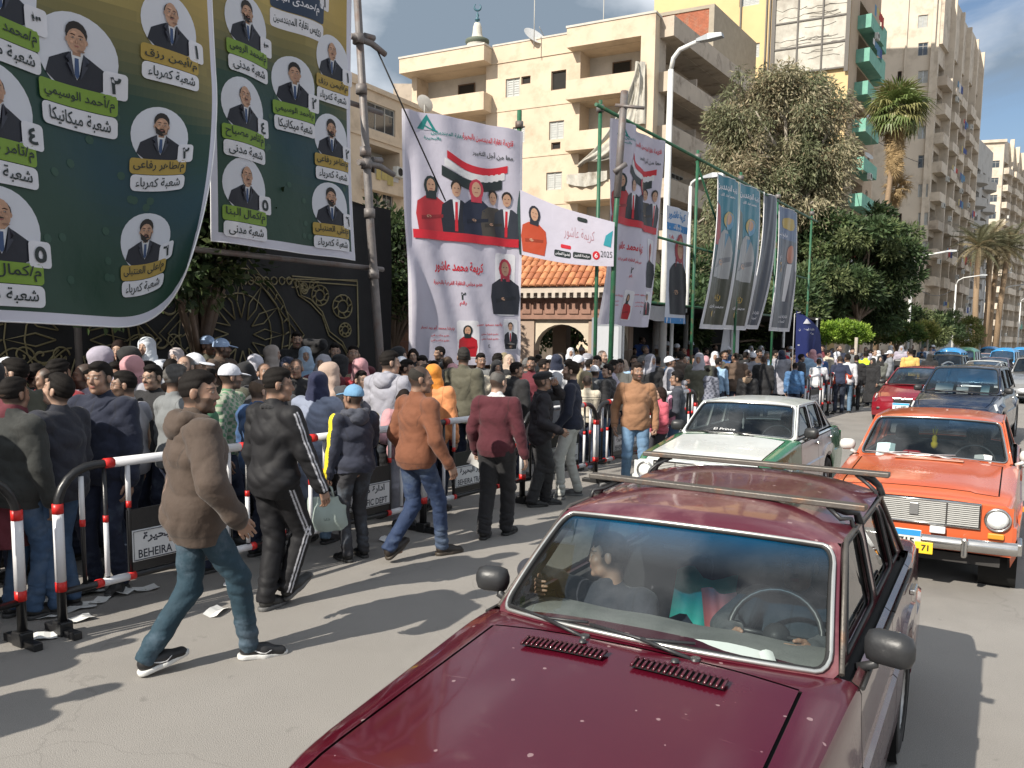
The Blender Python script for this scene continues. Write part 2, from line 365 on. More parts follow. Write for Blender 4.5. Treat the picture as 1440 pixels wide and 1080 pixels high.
def portrait(D,x,y,r,bald=False,beard=0,skin=SKINP,tie=(.05,.09,.2),suit=SUIT,scarf=None,hairc=(.02,.015,.012)):
 """half-length studio portrait filling a circle of radius r"""
 sh=[(-.82,-.62),(-.70,-.25),(-.34,-.04),(-.14,.06),(.14,.06),(.34,-.04),(.70,-.25),(.82,-.62),(.4,-.9),(0,-1.0),(-.4,-.9)]
 D.lay().blob([(x+a*r,y+b*r)for a,b in sh],suit,2,(x,y-.5*r))
 if scarf is None:
  D.lay().blob([(x+a*r,y+b*r)for a,b in[(-.17,.06),(.17,.06),(.06,-.5),(0,-.62),(-.06,-.5)]],(.75,.77,.8),1)
  D.lay().blob([(x+a*r,y+b*r)for a,b in[(-.05,-.08),(.05,-.08),(.06,-.5),(0,-.6),(-.06,-.5)]],tie,1)
  D.rect(x-.10*r,y-.02*r,x+.10*r,y+.26*r,tuple(k*.8 for k in skin),1,1)
 D.lay()
 if scarf:D.disc(x,y+.33*r,.32*r,.46*r,scarf,14,1);D.blob([(x+a*r,y+b*r)for a,b in[(-.3,.2),(.3,.2),(.42,-.2),(0,-.45),(-.42,-.2)]],scarf,1);D.lay()
 elif not bald:D.disc(x,y+.52*r,.27*r,.30*r,hairc,14,1);D.lay()
 else:
  D.disc(x,y+.42*r,.265*r,.26*r,hairc,14,1);D.lay()
 D.disc(x,y+.34*r,(.22 if scarf else .24)*r,(.30 if not bald else .37)*r,skin,16,1)
 if not scarf:D.disc(x-.245*r,y+.34*r,.035*r,.07*r,tuple(k*.85 for k in skin),6,1);D.disc(x+.245*r,y+.34*r,.035*r,.07*r,tuple(k*.85 for k in skin),6,1)
 D.lay()
 if beard:D.blob([(x+a*r,y+b*r)for a,b in[(-.235,.34),(-.12,.22),(0,.25),(.12,.22),(.235,.34),(.19,.10),(0,.02-.06*(beard>1)),(-.19,.10)]],hairc,1,(x,y+.14*r));D.lay()
 dk=(.06,.03,.02);lt=tuple(min(1,k*1.28)for k in skin);sh_=tuple(k*.72 for k in skin)
 D.disc(x-.05*r,y+.43*r,.13*r,.13*r,tuple(min(1,k*1.12)for k in skin),10,1);D.disc(x+.15*r,y+.26*r,.05*r,.13*r,tuple(k*.86 for k in skin),8,1);D.lay()
 D.disc(x-.06*r,y+.53*r,.07*r,.035*r,lt,8,1)
 for sx in(-1,1):
  D.disc(x+sx*.095*r,y+.405*r,.052*r,.030*r,sh_,8,1);D.disc(x+sx*.125*r,y+.29*r,.045*r,.035*r,lt if sx<0 else skin,8,1)
  D.blob([(x+sx*a*r,y+b*r)for a,b in((.035,.455),(.10,.475),(.165,.455),(.16,.475),(.10,.497),(.04,.478))],dk,1)
 D.lay()
 for sx in(-1,1):D.disc(x+sx*.095*r,y+.400*r,.036*r,.015*r,(.5,.48,.45),8,1)
 D.blob([(x-.035*r,y+.285*r),(x+.04*r,y+.285*r),(x+.02*r,y+.41*r),(x-.0*r,y+.41*r)],sh_,1)
 D.disc(x,y+.205*r,.062*r,.018*r,(.32,.13,.11),8,1)
 if beard or bald:D.disc(x,y+.245*r,.075*r,.020*r,hairc,8,1)
 D.lay()
 for sx in(-1,1):D.disc(x+sx*.095*r,y+.400*r,.016*r,.016*r,(.02,.012,.01),6,1)
 D.disc(x-.008*r,y+.31*r,.012*r,.04*r,lt,6,1)
 if scarf is None:
  for sx in(-1,1):D.blob([(x+sx*a*r,y+b*r)for a,b in((.16,.05),(.30,-.12),(.20,-.20),(.26,-.26),(.07,-.60),(.12,-.25))],tuple(k*1.9+.006 for k in suit),1)
  D.disc(x+.10*r,y+.10*r,.10*r,.03*r,tuple(k*.5 for k in skin),6,1)
CLOTH={}
def clothmat(name,gloss=.45,transl=.18,bump=.25):
 return M(name,r=gloss,var=.05,scale=1.5,attr='Col',transl=transl,bump=bump,bscale=7,bdist=.03,spec=.4)
def make_banner(name,label,P0,du,W,Hh,bgcol,D,disp,nu=30,nv=40,transl=.2,gloss=.45,group=None,hem=None,cat='banner',parts=()):
 """P0 bottom-left corner, du unit direction to the right as seen from the street"""
 nrm=du.cross(Vector((0,0,1))).normalized()
 def S(s,t,off=0.):
  a,b,c=disp(s/W,t/Hh)
  e=.01
  a1,b1,c1=disp(s/W+e,t/Hh);a2,b2,c2=disp(s/W,t/Hh+e)
  du_=Vector((e*W+a1-a,b1-b,c1-c));dv_=Vector((a2-a,b2-b,e*Hh+c2-c))
  n=dv_.cross(du_);n=-n if n.y<0 else n;n.normalize()
  p=Vector((s+a,b,t+c))+n*off
  return du*p.x+nrm*p.y+Vector((0,0,p.z))
 root=thing(name,label,cat,P0,0,group)
 mat=clothmat('banner_vinyl_%d'%int(transl*100),gloss,transl)
 def mk(nm,V,F,C):
  me=bpy.data.meshes.new(nm);me.from_pydata(V,[],F);me.materials.append(mat)
  ca=me.color_attributes.new('Col','FLOAT_COLOR','CORNER');arr=[]
  for p,c in zip(me.polygons,C):arr+=[*c,1.0]*p.loop_total
  ca.data.foreach_set('color',arr);me.polygons.foreach_set('use_smooth',[True]*len(me.polygons));me.update()
  return link(nm,me,root)
 V=[];F=[];C=[]
 for side in(0,1):
  b0=len(V)
  for j in range(nv+1):
   for i in range(nu+1):V.append(S(W*i/nu,Hh*j/nv,-.004*side))
  for j in range(nv):
   for i in range(nu):
    a=b0+j*(nu+1)+i;q=(a,a+1,a+nu+2,a+nu+1);F.append(q if side==0 else q[::-1]);C.append(bgcol((i+.5)/nu,(j+.5)/nv))
 mk('cloth',V,F,C)
 mk('print',[S(x,y,.003+z)for x,y,z in D.v],D.f,D.c)
 if hem:
  mb=MB();P=[S(W*i/nu,0,.0)for i in range(nu+1)]+[S(W,Hh*j/nv,.0)for j in range(1,nv+1)]+[S(W*(1-i/nu),Hh,0)for i in range(1,nu+1)]+[S(0,Hh*(1-j/nv),0)for j in range(1,nv)]
  mb.tube(P,hem,4,closed=True);mb.build('hem',M('hem_white',(.7,.7,.72),.6),root)
 return root,S
# the two green and gold candidate banners
Vb=8.0
def green_bg(s,t):
 if s<.02 or s>.975 or t<.022:return(.60,.60,.68)
 g=max(0.,min(1.,(t-.40-.25*math.sin(3.0*s+.4)*.3)*3.2));sw=math.exp(-((t-.32+.25*(s-.5))/.10)**2)*max(0,min(1,(s-.2)*3))
 base=np.array((.022,.060,.040))*(1-g)+np.array((.48,.35,.10))*g
 if g>.5:base=base*(.85+.5*math.exp(-((s-.45)/.25)**2))
 base=base*(1-.6*sw*(1-g))+np.array((.012,.055,.095))*.6*sw*(1-g)
 return tuple(base)
GREEN=(.20,.33,.04);GOLD=(.42,.29,.06);WHT=(.72,.72,.76);INK=(.02,.03,.03)
p0=road_hit(297,340,Vb);U0=(p0.xy).dot(EU.xy);Z0=3.13;BW=2.22;BH=4.15
def bpt(px,py):q=road_hit(px,py,Vb);return q.xy.dot(EU.xy)-U0,q.z-Z0
def green_design(big=False):
 D=Design()
 def entry(px,py,r,num,nm,sec,col,**k):
  s,t=bpt(px,py)if not big else bpt1(px,py);D.z=0
  D.lay().disc(s,t,r,r,(.66,.68,.74),30,4)
  D.disc(s,t,r*1.03,r*1.03,(.4,.42,.2),30,1)if 0 else None
  portrait(D,s,t,r*.98,**k)
  D.z=.0125
  D.lay().rrect(s-r*1.02,t-r*1.30,s+r*.98,t-r*.78,.03,col)
  D.rrect(s-r*.98,t-r*1.86,s+r*.98,t-r*1.32,.04,WHT)
  D.rrect(s+r*.62,t-r*.86,s+r*1.22,t-r*.20,.03,WHT)
  D.z+=.007;D.text(nm,s,t-r*1.03,r*.40,INK,r*1.8,.012)
  D.text(sec,s,t-r*1.60,r*.40,INK,r*1.6,.012)
  D.text(num,s+r*.92,t-r*.53,r*.42,INK,None,.03)
 r=.315
 if big:
  r=.30
  for a in((-8,326,r,'٥','م/كمال البنا','شعبة مدنى',GREEN),(-14,152,r,'٤','م/تامر مصباح','شعبة مدنى',GREEN),(-2,-20,r,'٣','م/محمد الرومى','شعبة مدنى',GREEN)):entry(*a,bald='محمد' not in a[4],beard=0)
  entry(114,76,r*1.05,'٢','م/أحمد الوسيمي','شعبة ميكانيكا',GREEN)
  entry(233,36,r*.88,'١','م/أيمن رزق','شعبة كهرباء',GOLD,bald=True);entry(221,194,r*.84,'٢','م/طاهر رفاعى','شعبة كهرباء',GOLD,beard=1);entry(209,343,r*.82,'٦','م/على العنتبلى','شعبة كهرباء',GOLD,beard=2)
  D.z=.001;rr=random.Random(3)
  for i in range(22):D.disc(rr.uniform(.5,1.6),rr.uniform(.3,1.9),.035,.035,(.035,.085,.06),8,1)
  return D
 entry(341,262,r,'٥','م/كمال البنا','شعبة مدنى',GREEN,bald=True,beard=0)
 entry(340,150,r,'٤','م/تامر مصباح','شعبة مدنى',GREEN,bald=True)
 entry(348,32,r,'٣','م/محمد الرومى','شعبة مدنى',GREEN,beard=1)
 entry(416,116,r,'٢','م/أحمد الوسيمي','شعبة ميكانيكا',GREEN)
 entry(470,82,r*.93,'١','م/أيمن رزق','شعبة كهرباء',GOLD,bald=True)
 entry(468,192,r*.93,'٢','م/طاهر رفاعى','شعبة كهرباء',GOLD,beard=1)
 entry(464,288,r*.93,'٦','م/على العنتبلى','شعبة كهرباء',GOLD,beard=2)
 s,t=bpt(424,18);D.z=.002
 D.rrect(s-.42,t-.02,s+.36,t+.24,.04,(.03,.05,.09));D.rrect(s-.42,t-.24,s+.36,t-.03,.04,WHT)
 D.lay().text('م/حمدى الباز',s-.03,t+.11,.13,WHT,.6);D.text('رئيس نقابة المهندسين',s-.03,t-.13,.12,INK,.68);D.z=.002;D.rrect(s+.28,t+.16,s+.46,t+.36,.03,WHT);D.lay().text('١',s+.37,t+.26,.13,INK,None,.03)
 D.z=.001;rr=random.Random(3)
 for i in range(26):
  D.disc(rr.uniform(.1,2.1),rr.uniform(.1,1.9),.035,.035,(.035,.085,.06),8,1)
 return D
def bpt1(px,py):
 q=road_hit(px,py,6.6);s,t=q.xy.dot(EU.xy)-U1,q.z-2.19;c=max(0,(s/BW-.5)*2);k=max(0,1-t/BH/.55);return s+.5*c**1.6*k**1.3,t+.03
U1=road_hit(300,0,6.6).xy.dot(EU.xy)-BW
GD=green_design()
def disp2(s,t):
 b=.035*math.sin(9*s+2*t)+.02*math.sin(17*s-5*t)+.03*math.sin(5*t+3*s)
 return(-.05*math.sin(PI*t)*(s>.5)*(2*s-1),b,-.03*s)
make_banner('banner','narrower looking green and gold portrait banner hung beside the grey scaffold pole',R(U0,Vb,Z0),EU,BW,BH,green_bg,GD,disp2,hem=.006,transl=.25,group='green and gold candidate banners')
def disp1(s,t):
 k=max(0.,1-t/.55);c=max(0.,(s-.5)*2)
 a=-.62*c**1.6*k**1.3;b=.35*c*c*k+.05*math.sin(7*s+3*t)+.04*math.sin(4*t+8*s)
 return(a,b,.55*c**3*k**1.5-.06*s)
q=road_hit(300,0,6.6);U1=q.xy.dot(EU.xy)-BW
make_banner('banner','largest green and gold banner at the far left with its lower right corner blown back',R(U1,6.6,2.19),EU,BW,BH,green_bg,green_design(True),disp1,nu=40,nv=50,hem=.007,transl=.25,group='green and gold candidate banners')
# the white campaign banners
LIL=(.55,.53,.62);RED=(.55,.02,.035)
def figure(D,x,y,h,col,scarf=None,tie=None,hairc=(.02,.015,.012),w=1.):
 """print of a standing half figure with folded arms, h tall"""
 P=[(-.26,0),(-.30,.30),(-.27,.52),(-.12,.62),(.12,.62),(.27,.52),(.30,.30),(.26,0)]
 D.lay().blob([(x+a*h*w,y+b*h)for a,b in P],col,2,(x,y+.3*h))
 D.lay()
 if tie:D.blob([(x+a*h,y+b*h)for a,b in[(-.07,.62),(.07,.62),(.03,.25),(-.03,.25)]],(.7,.72,.76),1);D.lay();D.blob([(x+a*h,y+b*h)for a,b in[(-.022,.58),(.022,.58),(.03,.05),(-.03,.05)]],tie,1)
 else:D.blob([(x+a*h,y+b*h)for a,b in[(-.2,.20),(.22,.27),(.22,.33),(-.2,.27)]],tuple(k*.6 for k in col),1);D.disc(x-.05*h,y+.27*h,.05*h,.03*h,SKINP,8,1)
 D.lay()
 if scarf:D.disc(x,y+.80*h,.135*h,.18*h,scarf,12,1);D.rect(x-.10*h,y+.58*h,x+.10*h,y+.72*h,scarf,1,1)
 else:D.disc(x,y+.86*h,.105*h,.12*h,hairc,12,1)
 D.lay().disc(x,y+.80*h,.085*h,.13*h,SKINP,12,1)
 D.lay()
 for sx in(-1,1):D.disc(x+sx*.035*h,y+.825*h,.018*h,.008*h,(.05,.03,.02),6,1)
 D.rect(x-.03*h,y+.745*h,x+.03*h,y+.755*h,(.3,.08,.07),1,1)
def white_bg(s,t):return LIL if s>.03 and s<.97 else(.68,.66,.73)
def white_design():
 D=Design();W_,H_=2.4,4.6
 def X(a):return a*W_
 def Y(b):return b*H_
 D.lay()
 TE=(.02,.23,.22)
 D.blob([(X(.12),Y(.935)),(X(.27),Y(.935)),(X(.20),Y(.995)),(X(.185),Y(.985))],TE,1)
 D.lay().blob([(X(.175),Y(.935)),(X(.25),Y(.935)),(X(.205),Y(.972))],LIL,1);D.lay().ribbon([(X(.17),Y(.958)),(X(.22),Y(.945)),(X(.28),Y(.935))],[(X(.17),Y(.952)),(X(.22),Y(.939)),(X(.28),Y(.929))],TE)
 D.text('نقابة المهندسين',X(.36),Y(.928),.09,TE,X(.26));D.text('بالبحيرة',X(.24),Y(.905),.07,TE,X(.14))
 D.text('قائمة نقابة المهندسين بالبحيرة',X(.70),Y(.935),.14,RED,X(.42));D.text('معا من أجل التغيير',X(.74),Y(.878),.14,INK,X(.34))
 def arc(y,dx,n=12):return[(X(.33+dx+.52*i/n),Y(y-.035*math.sin(PI*i/n)-.02*i/n))for i in range(n+1)]
 D.ribbon(arc(.865,.02),arc(.835,.02),RED);D.ribbon(arc(.835,0),arc(.805,0),(.68,.68,.70));D.ribbon(arc(.805,-.02),arc(.765,-.02),INK)
 D.lay()
 for k,(x,h,c,sc,ti)in enumerate([(.22,1.05,(.42,.03,.04),INK,None),(.42,1.02,SUIT,None,RED),(.60,1.1,(.02,.025,.05),(.45,.04,.07),None),(.75,.95,(.07,.06,.05),None,None),(.87,.95,(.04,.045,.06),None,RED)]):
  D.z=.003+.001*k;figure(D,X(x),Y(.535),h,c,sc,ti,w=.95)
 D.z=.02;D.rect(X(.07),Y(.505),X(.97),Y(.54),RED,16,1)
 D.z=.003
 D.text('كريمة محمد عاشور',X(.44),Y(.40),.24,RED,X(.42),.03);D.text('عضو مجلس النقابة الفرعية بالبحيرة',X(.43),Y(.335),.10,RED,X(.42));D.text('٢',X(.47),Y(.285),.14,INK,None,.03);D.text('رقم',X(.47),Y(.255),.10,RED)
 D.rrect(X(.76),Y(.21),X(.95),Y(.475),.06,(.70,.70,.74));figure(D,X(.855),Y(.215),1.12,SUIT,(.45,.04,.07));D.z=.003
 D.rrect(X(.42),Y(.03),X(.60),Y(.185),.06,(.70,.70,.74));figure(D,X(.51),Y(.035),.62,(.42,.02,.03),INK);D.z=.003
 D.rrect(X(.83),Y(.06),X(.97),Y(.195),.06,(.70,.70,.74));figure(D,X(.90),Y(.065),.55,SUIT,None,RED);D.z=.003
 for y_ in(.15,):
  D.text('م/رشا محمد أبو زيد نصار',X(.25),Y(y_),.09,RED,X(.3));D.text('م/أحمد مسعود حسين',X(.70),Y(y_+.02),.09,RED,X(.24))
 for y_ in(.12,.10):D.text('عضو مكتب فنى',X(.27),Y(y_),.05,RED,X(.16));D.text('عضو شعبة مدنى',X(.70),Y(y_+.01),.05,RED,X(.16))
 D.text('٣',X(.27),Y(.072),.07,INK);D.text('٤',X(.70),Y(.08),.07,INK)
 return D
WD=white_design()
A0=at(566,500,14.9);A1=at(724,500,15.9);dA=(A1-A0).normalized();dA.z=0;dA.normalize()
def dispA(s,t):
 b=.03*math.sin(11*s+4*t)+.018*math.sin(23*s+7*t)+.05*math.sin(4*t+2*s)+.02*math.sin(31*(s+.6*t))*(1-t)+.10*math.exp(-((s-.05)/.05)**2)*math.sin(7*t)
 return(.10*(1-t)*(1-s),b,-.12*s*t+.05*math.sin(PI*s)*(t-.5))
make_banner('banner','tall white banner with five candidates above a red band, in front of the brick wall',Vector((A0.x,A0.y,1.62)),dA,2.36,4.42,white_bg,scaled(WD,2.36/2.4,4.42/4.6),dispA,nu=44,nv=50,transl=.22,gloss=.35,group='white campaign banners')
Bq=road_hit(866,168,7.5);Ub=Bq.xy.dot(EU.xy)
def dispB(s,t):
 b=.06*math.sin(10*s+5*t)+.035*math.sin(21*s-6*t)+.05*math.sin(5*t)
 return(-.18*(1-t)+.05*math.sin(4*t),b-.2*(1-t),.02*math.sin(6*s))
make_banner('banner','white banner with red band hung beside the tall white curved street lamp',R(Ub,7.5,2.38),EU,2.3,3.88,white_bg,scaled(WD,2.3/2.4,3.88/4.6),lambda s,t:dispB(s,t),nu=40,nv=46,transl=.25,gloss=.35,group='white campaign banners')
P_a=at(722,378,16.2);P_b=at(862,372,14.9)
P_a=at(720,355,16.0);P_b=at(863,375,15.6)
dH=(P_b-P_a);dH.z=0;WH=dH.length;dH.normalize()
def hbg(s,t):return LIL if s>.0 else LIL
DHz=Design();DHz.lay()
def hx(a):return a*WH
HH=1.0
figure(DHz,hx(.22),.06,.80,(.45,.06,.02),SUIT)
DHz.z=.002;DHz.blob([(hx(.0),0),(hx(.10),0),(hx(.075),.98),(hx(.0),1.0)],(.02,.05,.05),2)
DHz.text('كريمة عاشور',hx(.66),.58,.26,(.42,.20,.24),hx(.30),-.012)
DHz.rrect(hx(.42),.10,hx(.58),.22,.03,INK);DHz.rrect(hx(.60),.12,hx(.78),.24,.03,INK);DHz.rrect(hx(.48),.27,hx(.58),.34,.02,RED)
DHz.lay().text('مرشحة التغيير',hx(.69),.18,.07,WHT,hx(.15));DHz.text('لعضوية المجلس',hx(.50),.16,.07,WHT,hx(.14))
DHz.disc(hx(.83),.22,.07,.09,RED,12,1);DHz.lay();DHz.text('6',hx(.83),.22,.10,WHT)
DHz.text('2025',hx(.93),.26,.13,INK,hx(.11),-.01)
DHz.blob([(hx(.90),.45),(hx(.97),.42),(hx(.985),.80),(hx(.92),.66)],(.03,.28,.34),1);DHz.rrect(hx(.64),.84,hx(.74),.92,.03,INK)
slope0=(at(863,318,15.6).z-at(722,265,16.0).z)
make_banner('banner','long white banner slung between the scaffold posts above the tiled gate roof',P_a,dH,WH,HH,hbg,DHz,lambda s,t:(0,.05*math.sin(7*s+2*t),(-(P_a.z-at(722,355,16.0).z))+(at(863,375,15.6).z-P_a.z)*s+t*(.22-.42*s)-.06*math.sin(PI*s)),nu=40,nv=14,transl=.25,gloss=.4)
q=road_hit(939,290,7.9);Us=q.xy.dot(EU.xy);e_=road_hit(968,300,7.9).xy.dot(EU.xy)-Us
z1=road_hit(945,290,7.9).z;z0=road_hit(950,455,7.9).z
DS=Design();h_=z1-z0;DS.lay();BL=(.02,.20,.50)
DS.rect(0,h_*.80,e_,h_*.86,BL,6,1);DS.text('كريمة عاشور',e_*.5,h_*.93,.22,BL,e_*.8,.03);DS.lay().text('مرشحة لعضوية المجلس',e_*.5,h_*.83,.12,WHT,e_*.8)
DS.text('رقم ٢',e_*.25,h_*.74,.12,RED,None,.03);figure(DS,e_*.6,h_*.08,h_*.72,SUIT,(.35,.05,.07))
DS.z=.002;DS.rect(0,h_*.0,e_,h_*.05,BL,6,1)
make_banner('banner','narrow blue and white banner with one portrait behind the white street lamp',R(Us,7.9,z0),EU,e_,h_,lambda s,t:(.55,.58,.66),DS,lambda s,t:(0,.03*math.sin(9*s+4*t),0),nu=12,nv=24,transl=.25)
def dark_design(k,W,Hh):
 D=Design();D.lay()
 if k<2:
  D.blob([(0,.55*Hh),(.35*W,.55*Hh),(.20*W,.80*Hh),(0,.85*Hh)],(.35,.04,.04)if k==0 else(.1,.12,.1),2)
  D.lay().blob([(.10*W,.34*Hh),(.85*W,.34*Hh),(.88*W,.52*Hh),(.62*W,.66*Hh),(.45*W,.66*Hh),(.20*W,.58*Hh)],(.30,.31,.32),2)
  D.lay().blob([(.16*W,.40*Hh),(.80*W,.46*Hh),(.80*W,.49*Hh),(.30*W,.46*Hh)],(.16,.17,.19),1);D.disc(.50*W,.445*Hh,.09*W,.02*Hh,SKINP,8,1);D.blob([(.50*W,.64*Hh),(.68*W,.64*Hh),(.60*W,.54*Hh)],(.08,.22,.34),1)
  D.lay().disc(.58*W,.73*Hh,.17*W,.055*Hh,(.45,.33,.10)if 1 else WHT,14,1);D.lay().disc(.62*W,.72*Hh,.12*W,.055*Hh,(.13,.30,.45),14,1)
  D.lay().disc(.60*W,.735*Hh,.085*W,.037*Hh,SKINP,12,1)
  D.z=.003;D.text('نقيب المهندسين',W*.5,Hh*.93,.20,WHT,W*.8,.03);D.text('م/محمد عبد الغنى',W*.5,Hh*.88,.12,WHT,W*.6)
  D.text('رئيسا',W*.55,Hh*.22,.26,GOLD,W*.35);D.text('مهندس استشارى',W*.5,Hh*.15,.10,WHT,W*.7);D.disc(W*.3,Hh*.10,.08,.08,(.5,.35,.1),10,1);D.text('٢',W*.62,Hh*.10,.16,WHT,None,.03)
 else:
  if k==3:
   D.blob([(.42*W,.25*Hh),(.95*W,.25*Hh),(.98*W,.50*Hh),(.75*W,.60*Hh),(.5*W,.55*Hh)],(.06,.065,.09),2)
   D.lay().blob([(.60*W,.25*Hh),(.72*W,.25*Hh),(.78*W,.56*Hh),(.64*W,.56*Hh)],(.6,.6,.62),1);D.lay().disc(.72*W,.64*Hh,.14*W,.075*Hh,(.42,.16,.10),14,1)
   D.z=.003;D.disc(.55*W,.88*Hh,.32*W,.05*Hh,(.40,.28,.04),14,2);D.text('رقم',W*.25,Hh*.60,.22,WHT,None,.03);D.text('2',W*.25,Hh*.52,.30,(.6,.35,.1),None,.03);D.text('مرشح النقيب',W*.3,Hh*.78,.16,WHT,W*.4)
  D.z=.003;D.text('نقابة المهندسين',W*.6,Hh*.12,.12,WHT,W*.5);D.text('لجنة البحيرة',W*.6,Hh*.08,.10,WHT,W*.4)
 return D
for k,(xa,xb,yt,yb,lb,cu)in enumerate([(1010,1041,243,463,'first of the two teal candidate banners showing a woman in a blue scarf, nearer one',.6),(1041,1071,256,464,'second teal candidate banner showing a woman in a blue scarf, behind the nearer one',.6),(1075,1094,270,463,'crumpled dark glossy banner billowing between the teal ones and the last banner',.9),(1096,1123,288,466,'last dark glossy banner on the scaffold, with a man in a suit',.3)]):
 a=road_hit(xa,yt,7.5);b=road_hit(xb,yt,7.5);u0,u1=a.xy.dot(EU.xy),b.xy.dot(EU.xy);zt=a.z;zb=road_hit((xa+xb)/2,yb,7.5).z
 W_,H_=u1-u0,zt-zb
 bgc=(.015,.17,.24)if k<2 else(.06,.065,.075)
 def bgf(s,t,bgc=bgc,k=k):
  if s<.04 or s>.96 or t<.015:return(.55,.55,.58)
  if k<2:return tuple(np.array(bgc)*min(1,max(0,(t-.35)*3))+np.array((.03,.035,.022))*(1-min(1,max(0,(t-.35)*3))))
  return tuple(np.array((.012,.05,.14))*(1 if t>.75 and k==3 else .2)+np.array(bgc))
 def dd(s,t,cu=cu,W_=W_):return(-.55*cu*max(0,1-t)**2.2,.05*math.sin(7*s+3*t)+.02*math.sin(8*s-2*t)+.015*math.sin(25*s+3*t)-.35*cu*(1-t)**2,0)
 make_banner('banner',lb,R(u0,7.5,zb),EU,W_*.97,H_,bgf,dark_design(k,W_*.97,H_),dd,nu=22,nv=36,transl=.12,gloss=.28 if k<2 else .16,group='dark candidate banners on the green scaffold',hem=.012)
q=at(1130,560,27.5);fl=thing('feather_flag','navy feather flag with a white emblem and a portrait rising out of the far crowd','flag',(q.x,q.y,0))
mb=MB();zt=at(1130,437,27.5).z;zb=at(1130,506,27.5).z
def ff(s,t):
 wdt=(1-max(0,(t-.62)/.38)**2*.93)*.80+.06*(1-t)
 return Vector((-.40+s*wdt+.12*(1-t),.05*math.sin(5*t+4*s),zb-.5+(zt-zb+.5)*t-.0*s))
NV_=M('flag_navy',(.018,.028,.13),.5,.1,3,transl=.2)
mb.grid(ff,10,24);mb.build('cloth',NV_,fl)
D=Design();D.lay();hz=zt-zb+.5
D.blob([(.22,hz*.80),(.48,hz*.80),(.34,hz*.88)],WHT,1);D.text('نقابة المهندسين',.34,hz*.71,.10,WHT,.5);D.text('م/حازم',.38,hz*.64,.12,WHT,.4);D.rect(.12,hz*.52,.62,hz*.58,WHT,4,1);D.rect(.06,hz*.46,.74,hz*.475,WHT,4,1)
portrait(D,.40,hz*.28,.26)
V=[ff(0,y/hz)+Vector((x,-.02-z*3,0))for x,y,z in D.v]
me=bpy.data.meshes.new('print');me.from_pydata(V,[],D.f);me.materials.append(clothmat('banner_vinyl_20',.45,.2));ca=me.color_attributes.new('Col','FLOAT_COLOR','CORNER');arr=[]
for p,c in zip(me.polygons,D.c):arr+=[*c,1.0]*p.loop_total
ca.data.foreach_set('color',arr);link('print',me,fl)
MB().tube([(-.42,0,0),(-.42,0,zt-.1)]+[(-.42+.1*k,0,zt-.1+.03*k)for k in(1,2)],.018,6).build('pole',M('flagpole_grey',(.3,.3,.3),.4),fl)
# scaffolds
GRN=M('scaffold_green',(.02,.10,.05),.5,.25,8,stain=((.12,.07,.04),4,.55,.7));RUST=M('pole_grey_steel',(.17,.155,.15),.55,.3,6,.3,30,stain=((.10,.05,.03),3,.5,.7),metal=.2)
sf=thing('scaffold','green pipe scaffold holding the line of hanging banners','scaffold',R(14.0,7.5))
def pipe(name,a,b,r,mat,par,org):
 MB().cyl(Vector(a)-org,Vector(b)-org,r,8).build(name,mat,par)
o0=R(14.0,7.5)
ztop=6.35
for u in(14.1,18.9,21.9,25.2,29.0):
 pipe('pole',R(u,7.62,0),R(u,7.62,ztop+.15),.036,GRN,sf,o0)
 MB().tube([R(u,7.62,ztop)-o0+Vector((0,0,-.06)),R(u,7.62,ztop)-o0+Vector((0,0,.06))],.075,8).build('coupler',RUST,sf)
pipe('rail',R(13.8,7.55,ztop),R(29.4,7.55,6.12),.035,GRN,sf,o0)
pipe('rail',R(13.8,7.7,4.35),R(29.4,7.7,4.2),.03,GRN,sf,o0)
pipe('rail',R(16.8,8.6,3.0),R(29.0,8.6,2.95),.035,GRN,sf,o0)
for u in(18.9,25.2):pipe('brace',R(u,7.65,ztop-.1),R(u+2.2,7.65,4.4),.025,GRN,sf,o0)
b1=A1+Vector((.03,.12,0));b1.z=0
th=thing('scaffold_post','green post behind the tall white banner carrying its top right corner','post',b1)
MB().cyl((0,0,0),(0,0,6.32),.045,8).build('pole',GRN,th);MB().cyl((0,0,6.0),(0,0,6.12),.075,8).build('coupler',RUST,th)
q=at(860,375,15.7);th=thing('scaffold_post','green post with rusty upper sleeve beside the white banner next to the street lamp','post',(q.x,q.y,0))
MB().tube([(0,0,0),(.05,0,4.2),(.16,0,6.6)],.048,8).build('pole',GRN,th);MB().tube([(.07,0,4.7),(.16,0,6.6)],.068,8).build('sleeve',RUST,th);MB().tube([(.0,-.05,5.15),(.22,-.05,5.3)],.05,6).build('clamp',RUST,th)
MB().tube([(.0,-.0,6.35),(.5,-.2,6.25)],.03,6).build('clamp',RUST,th)
q=road_hit(544,505,8.15);pb=Vector((q.x,q.y,0));tp=road_hit(500,0,8.15)
th=thing('scaffold_pole','tall grey steel pole with clamps at the right edge of the second green banner','pole',pb)
lean=Vector((tp.x-q.x,tp.y-q.y,0));zz=tp.z
MB().tube([(0,0,0),lean*(2/zz)*.9+Vector((0,0,2)),lean*.55+Vector((0,0,zz*.55)),lean*1.05+Vector((0,0,zz+.8))],[.062,.06,.055,.05],10).build('pole',RUST,th)
for k,(py,dx)in enumerate(((62,.42),(232,.45),(130,.0),(215,.0),(385,.0),(300,.0))):
 z=road_hit(520,py,8.15).z;c=lean*(z/zz)+Vector((0,0,z));mb=MB()
 mb.cyl(c-Vector((0,0,.06)),c+Vector((0,0,.06)),.075,10)
 if dx:mb.tube([c-EU*.15,c+EU*.25+Vector((0,0,.02)),c+EU*(dx+.1)-Vector((0,0,.05))],[.04,.045,.04],8);mb.cyl(c+EU*.12+Vector((0,0,.08)),c+EU*.3+Vector((0,0,.10)),.04,8)
 mb.build('clamp',RUST,th)
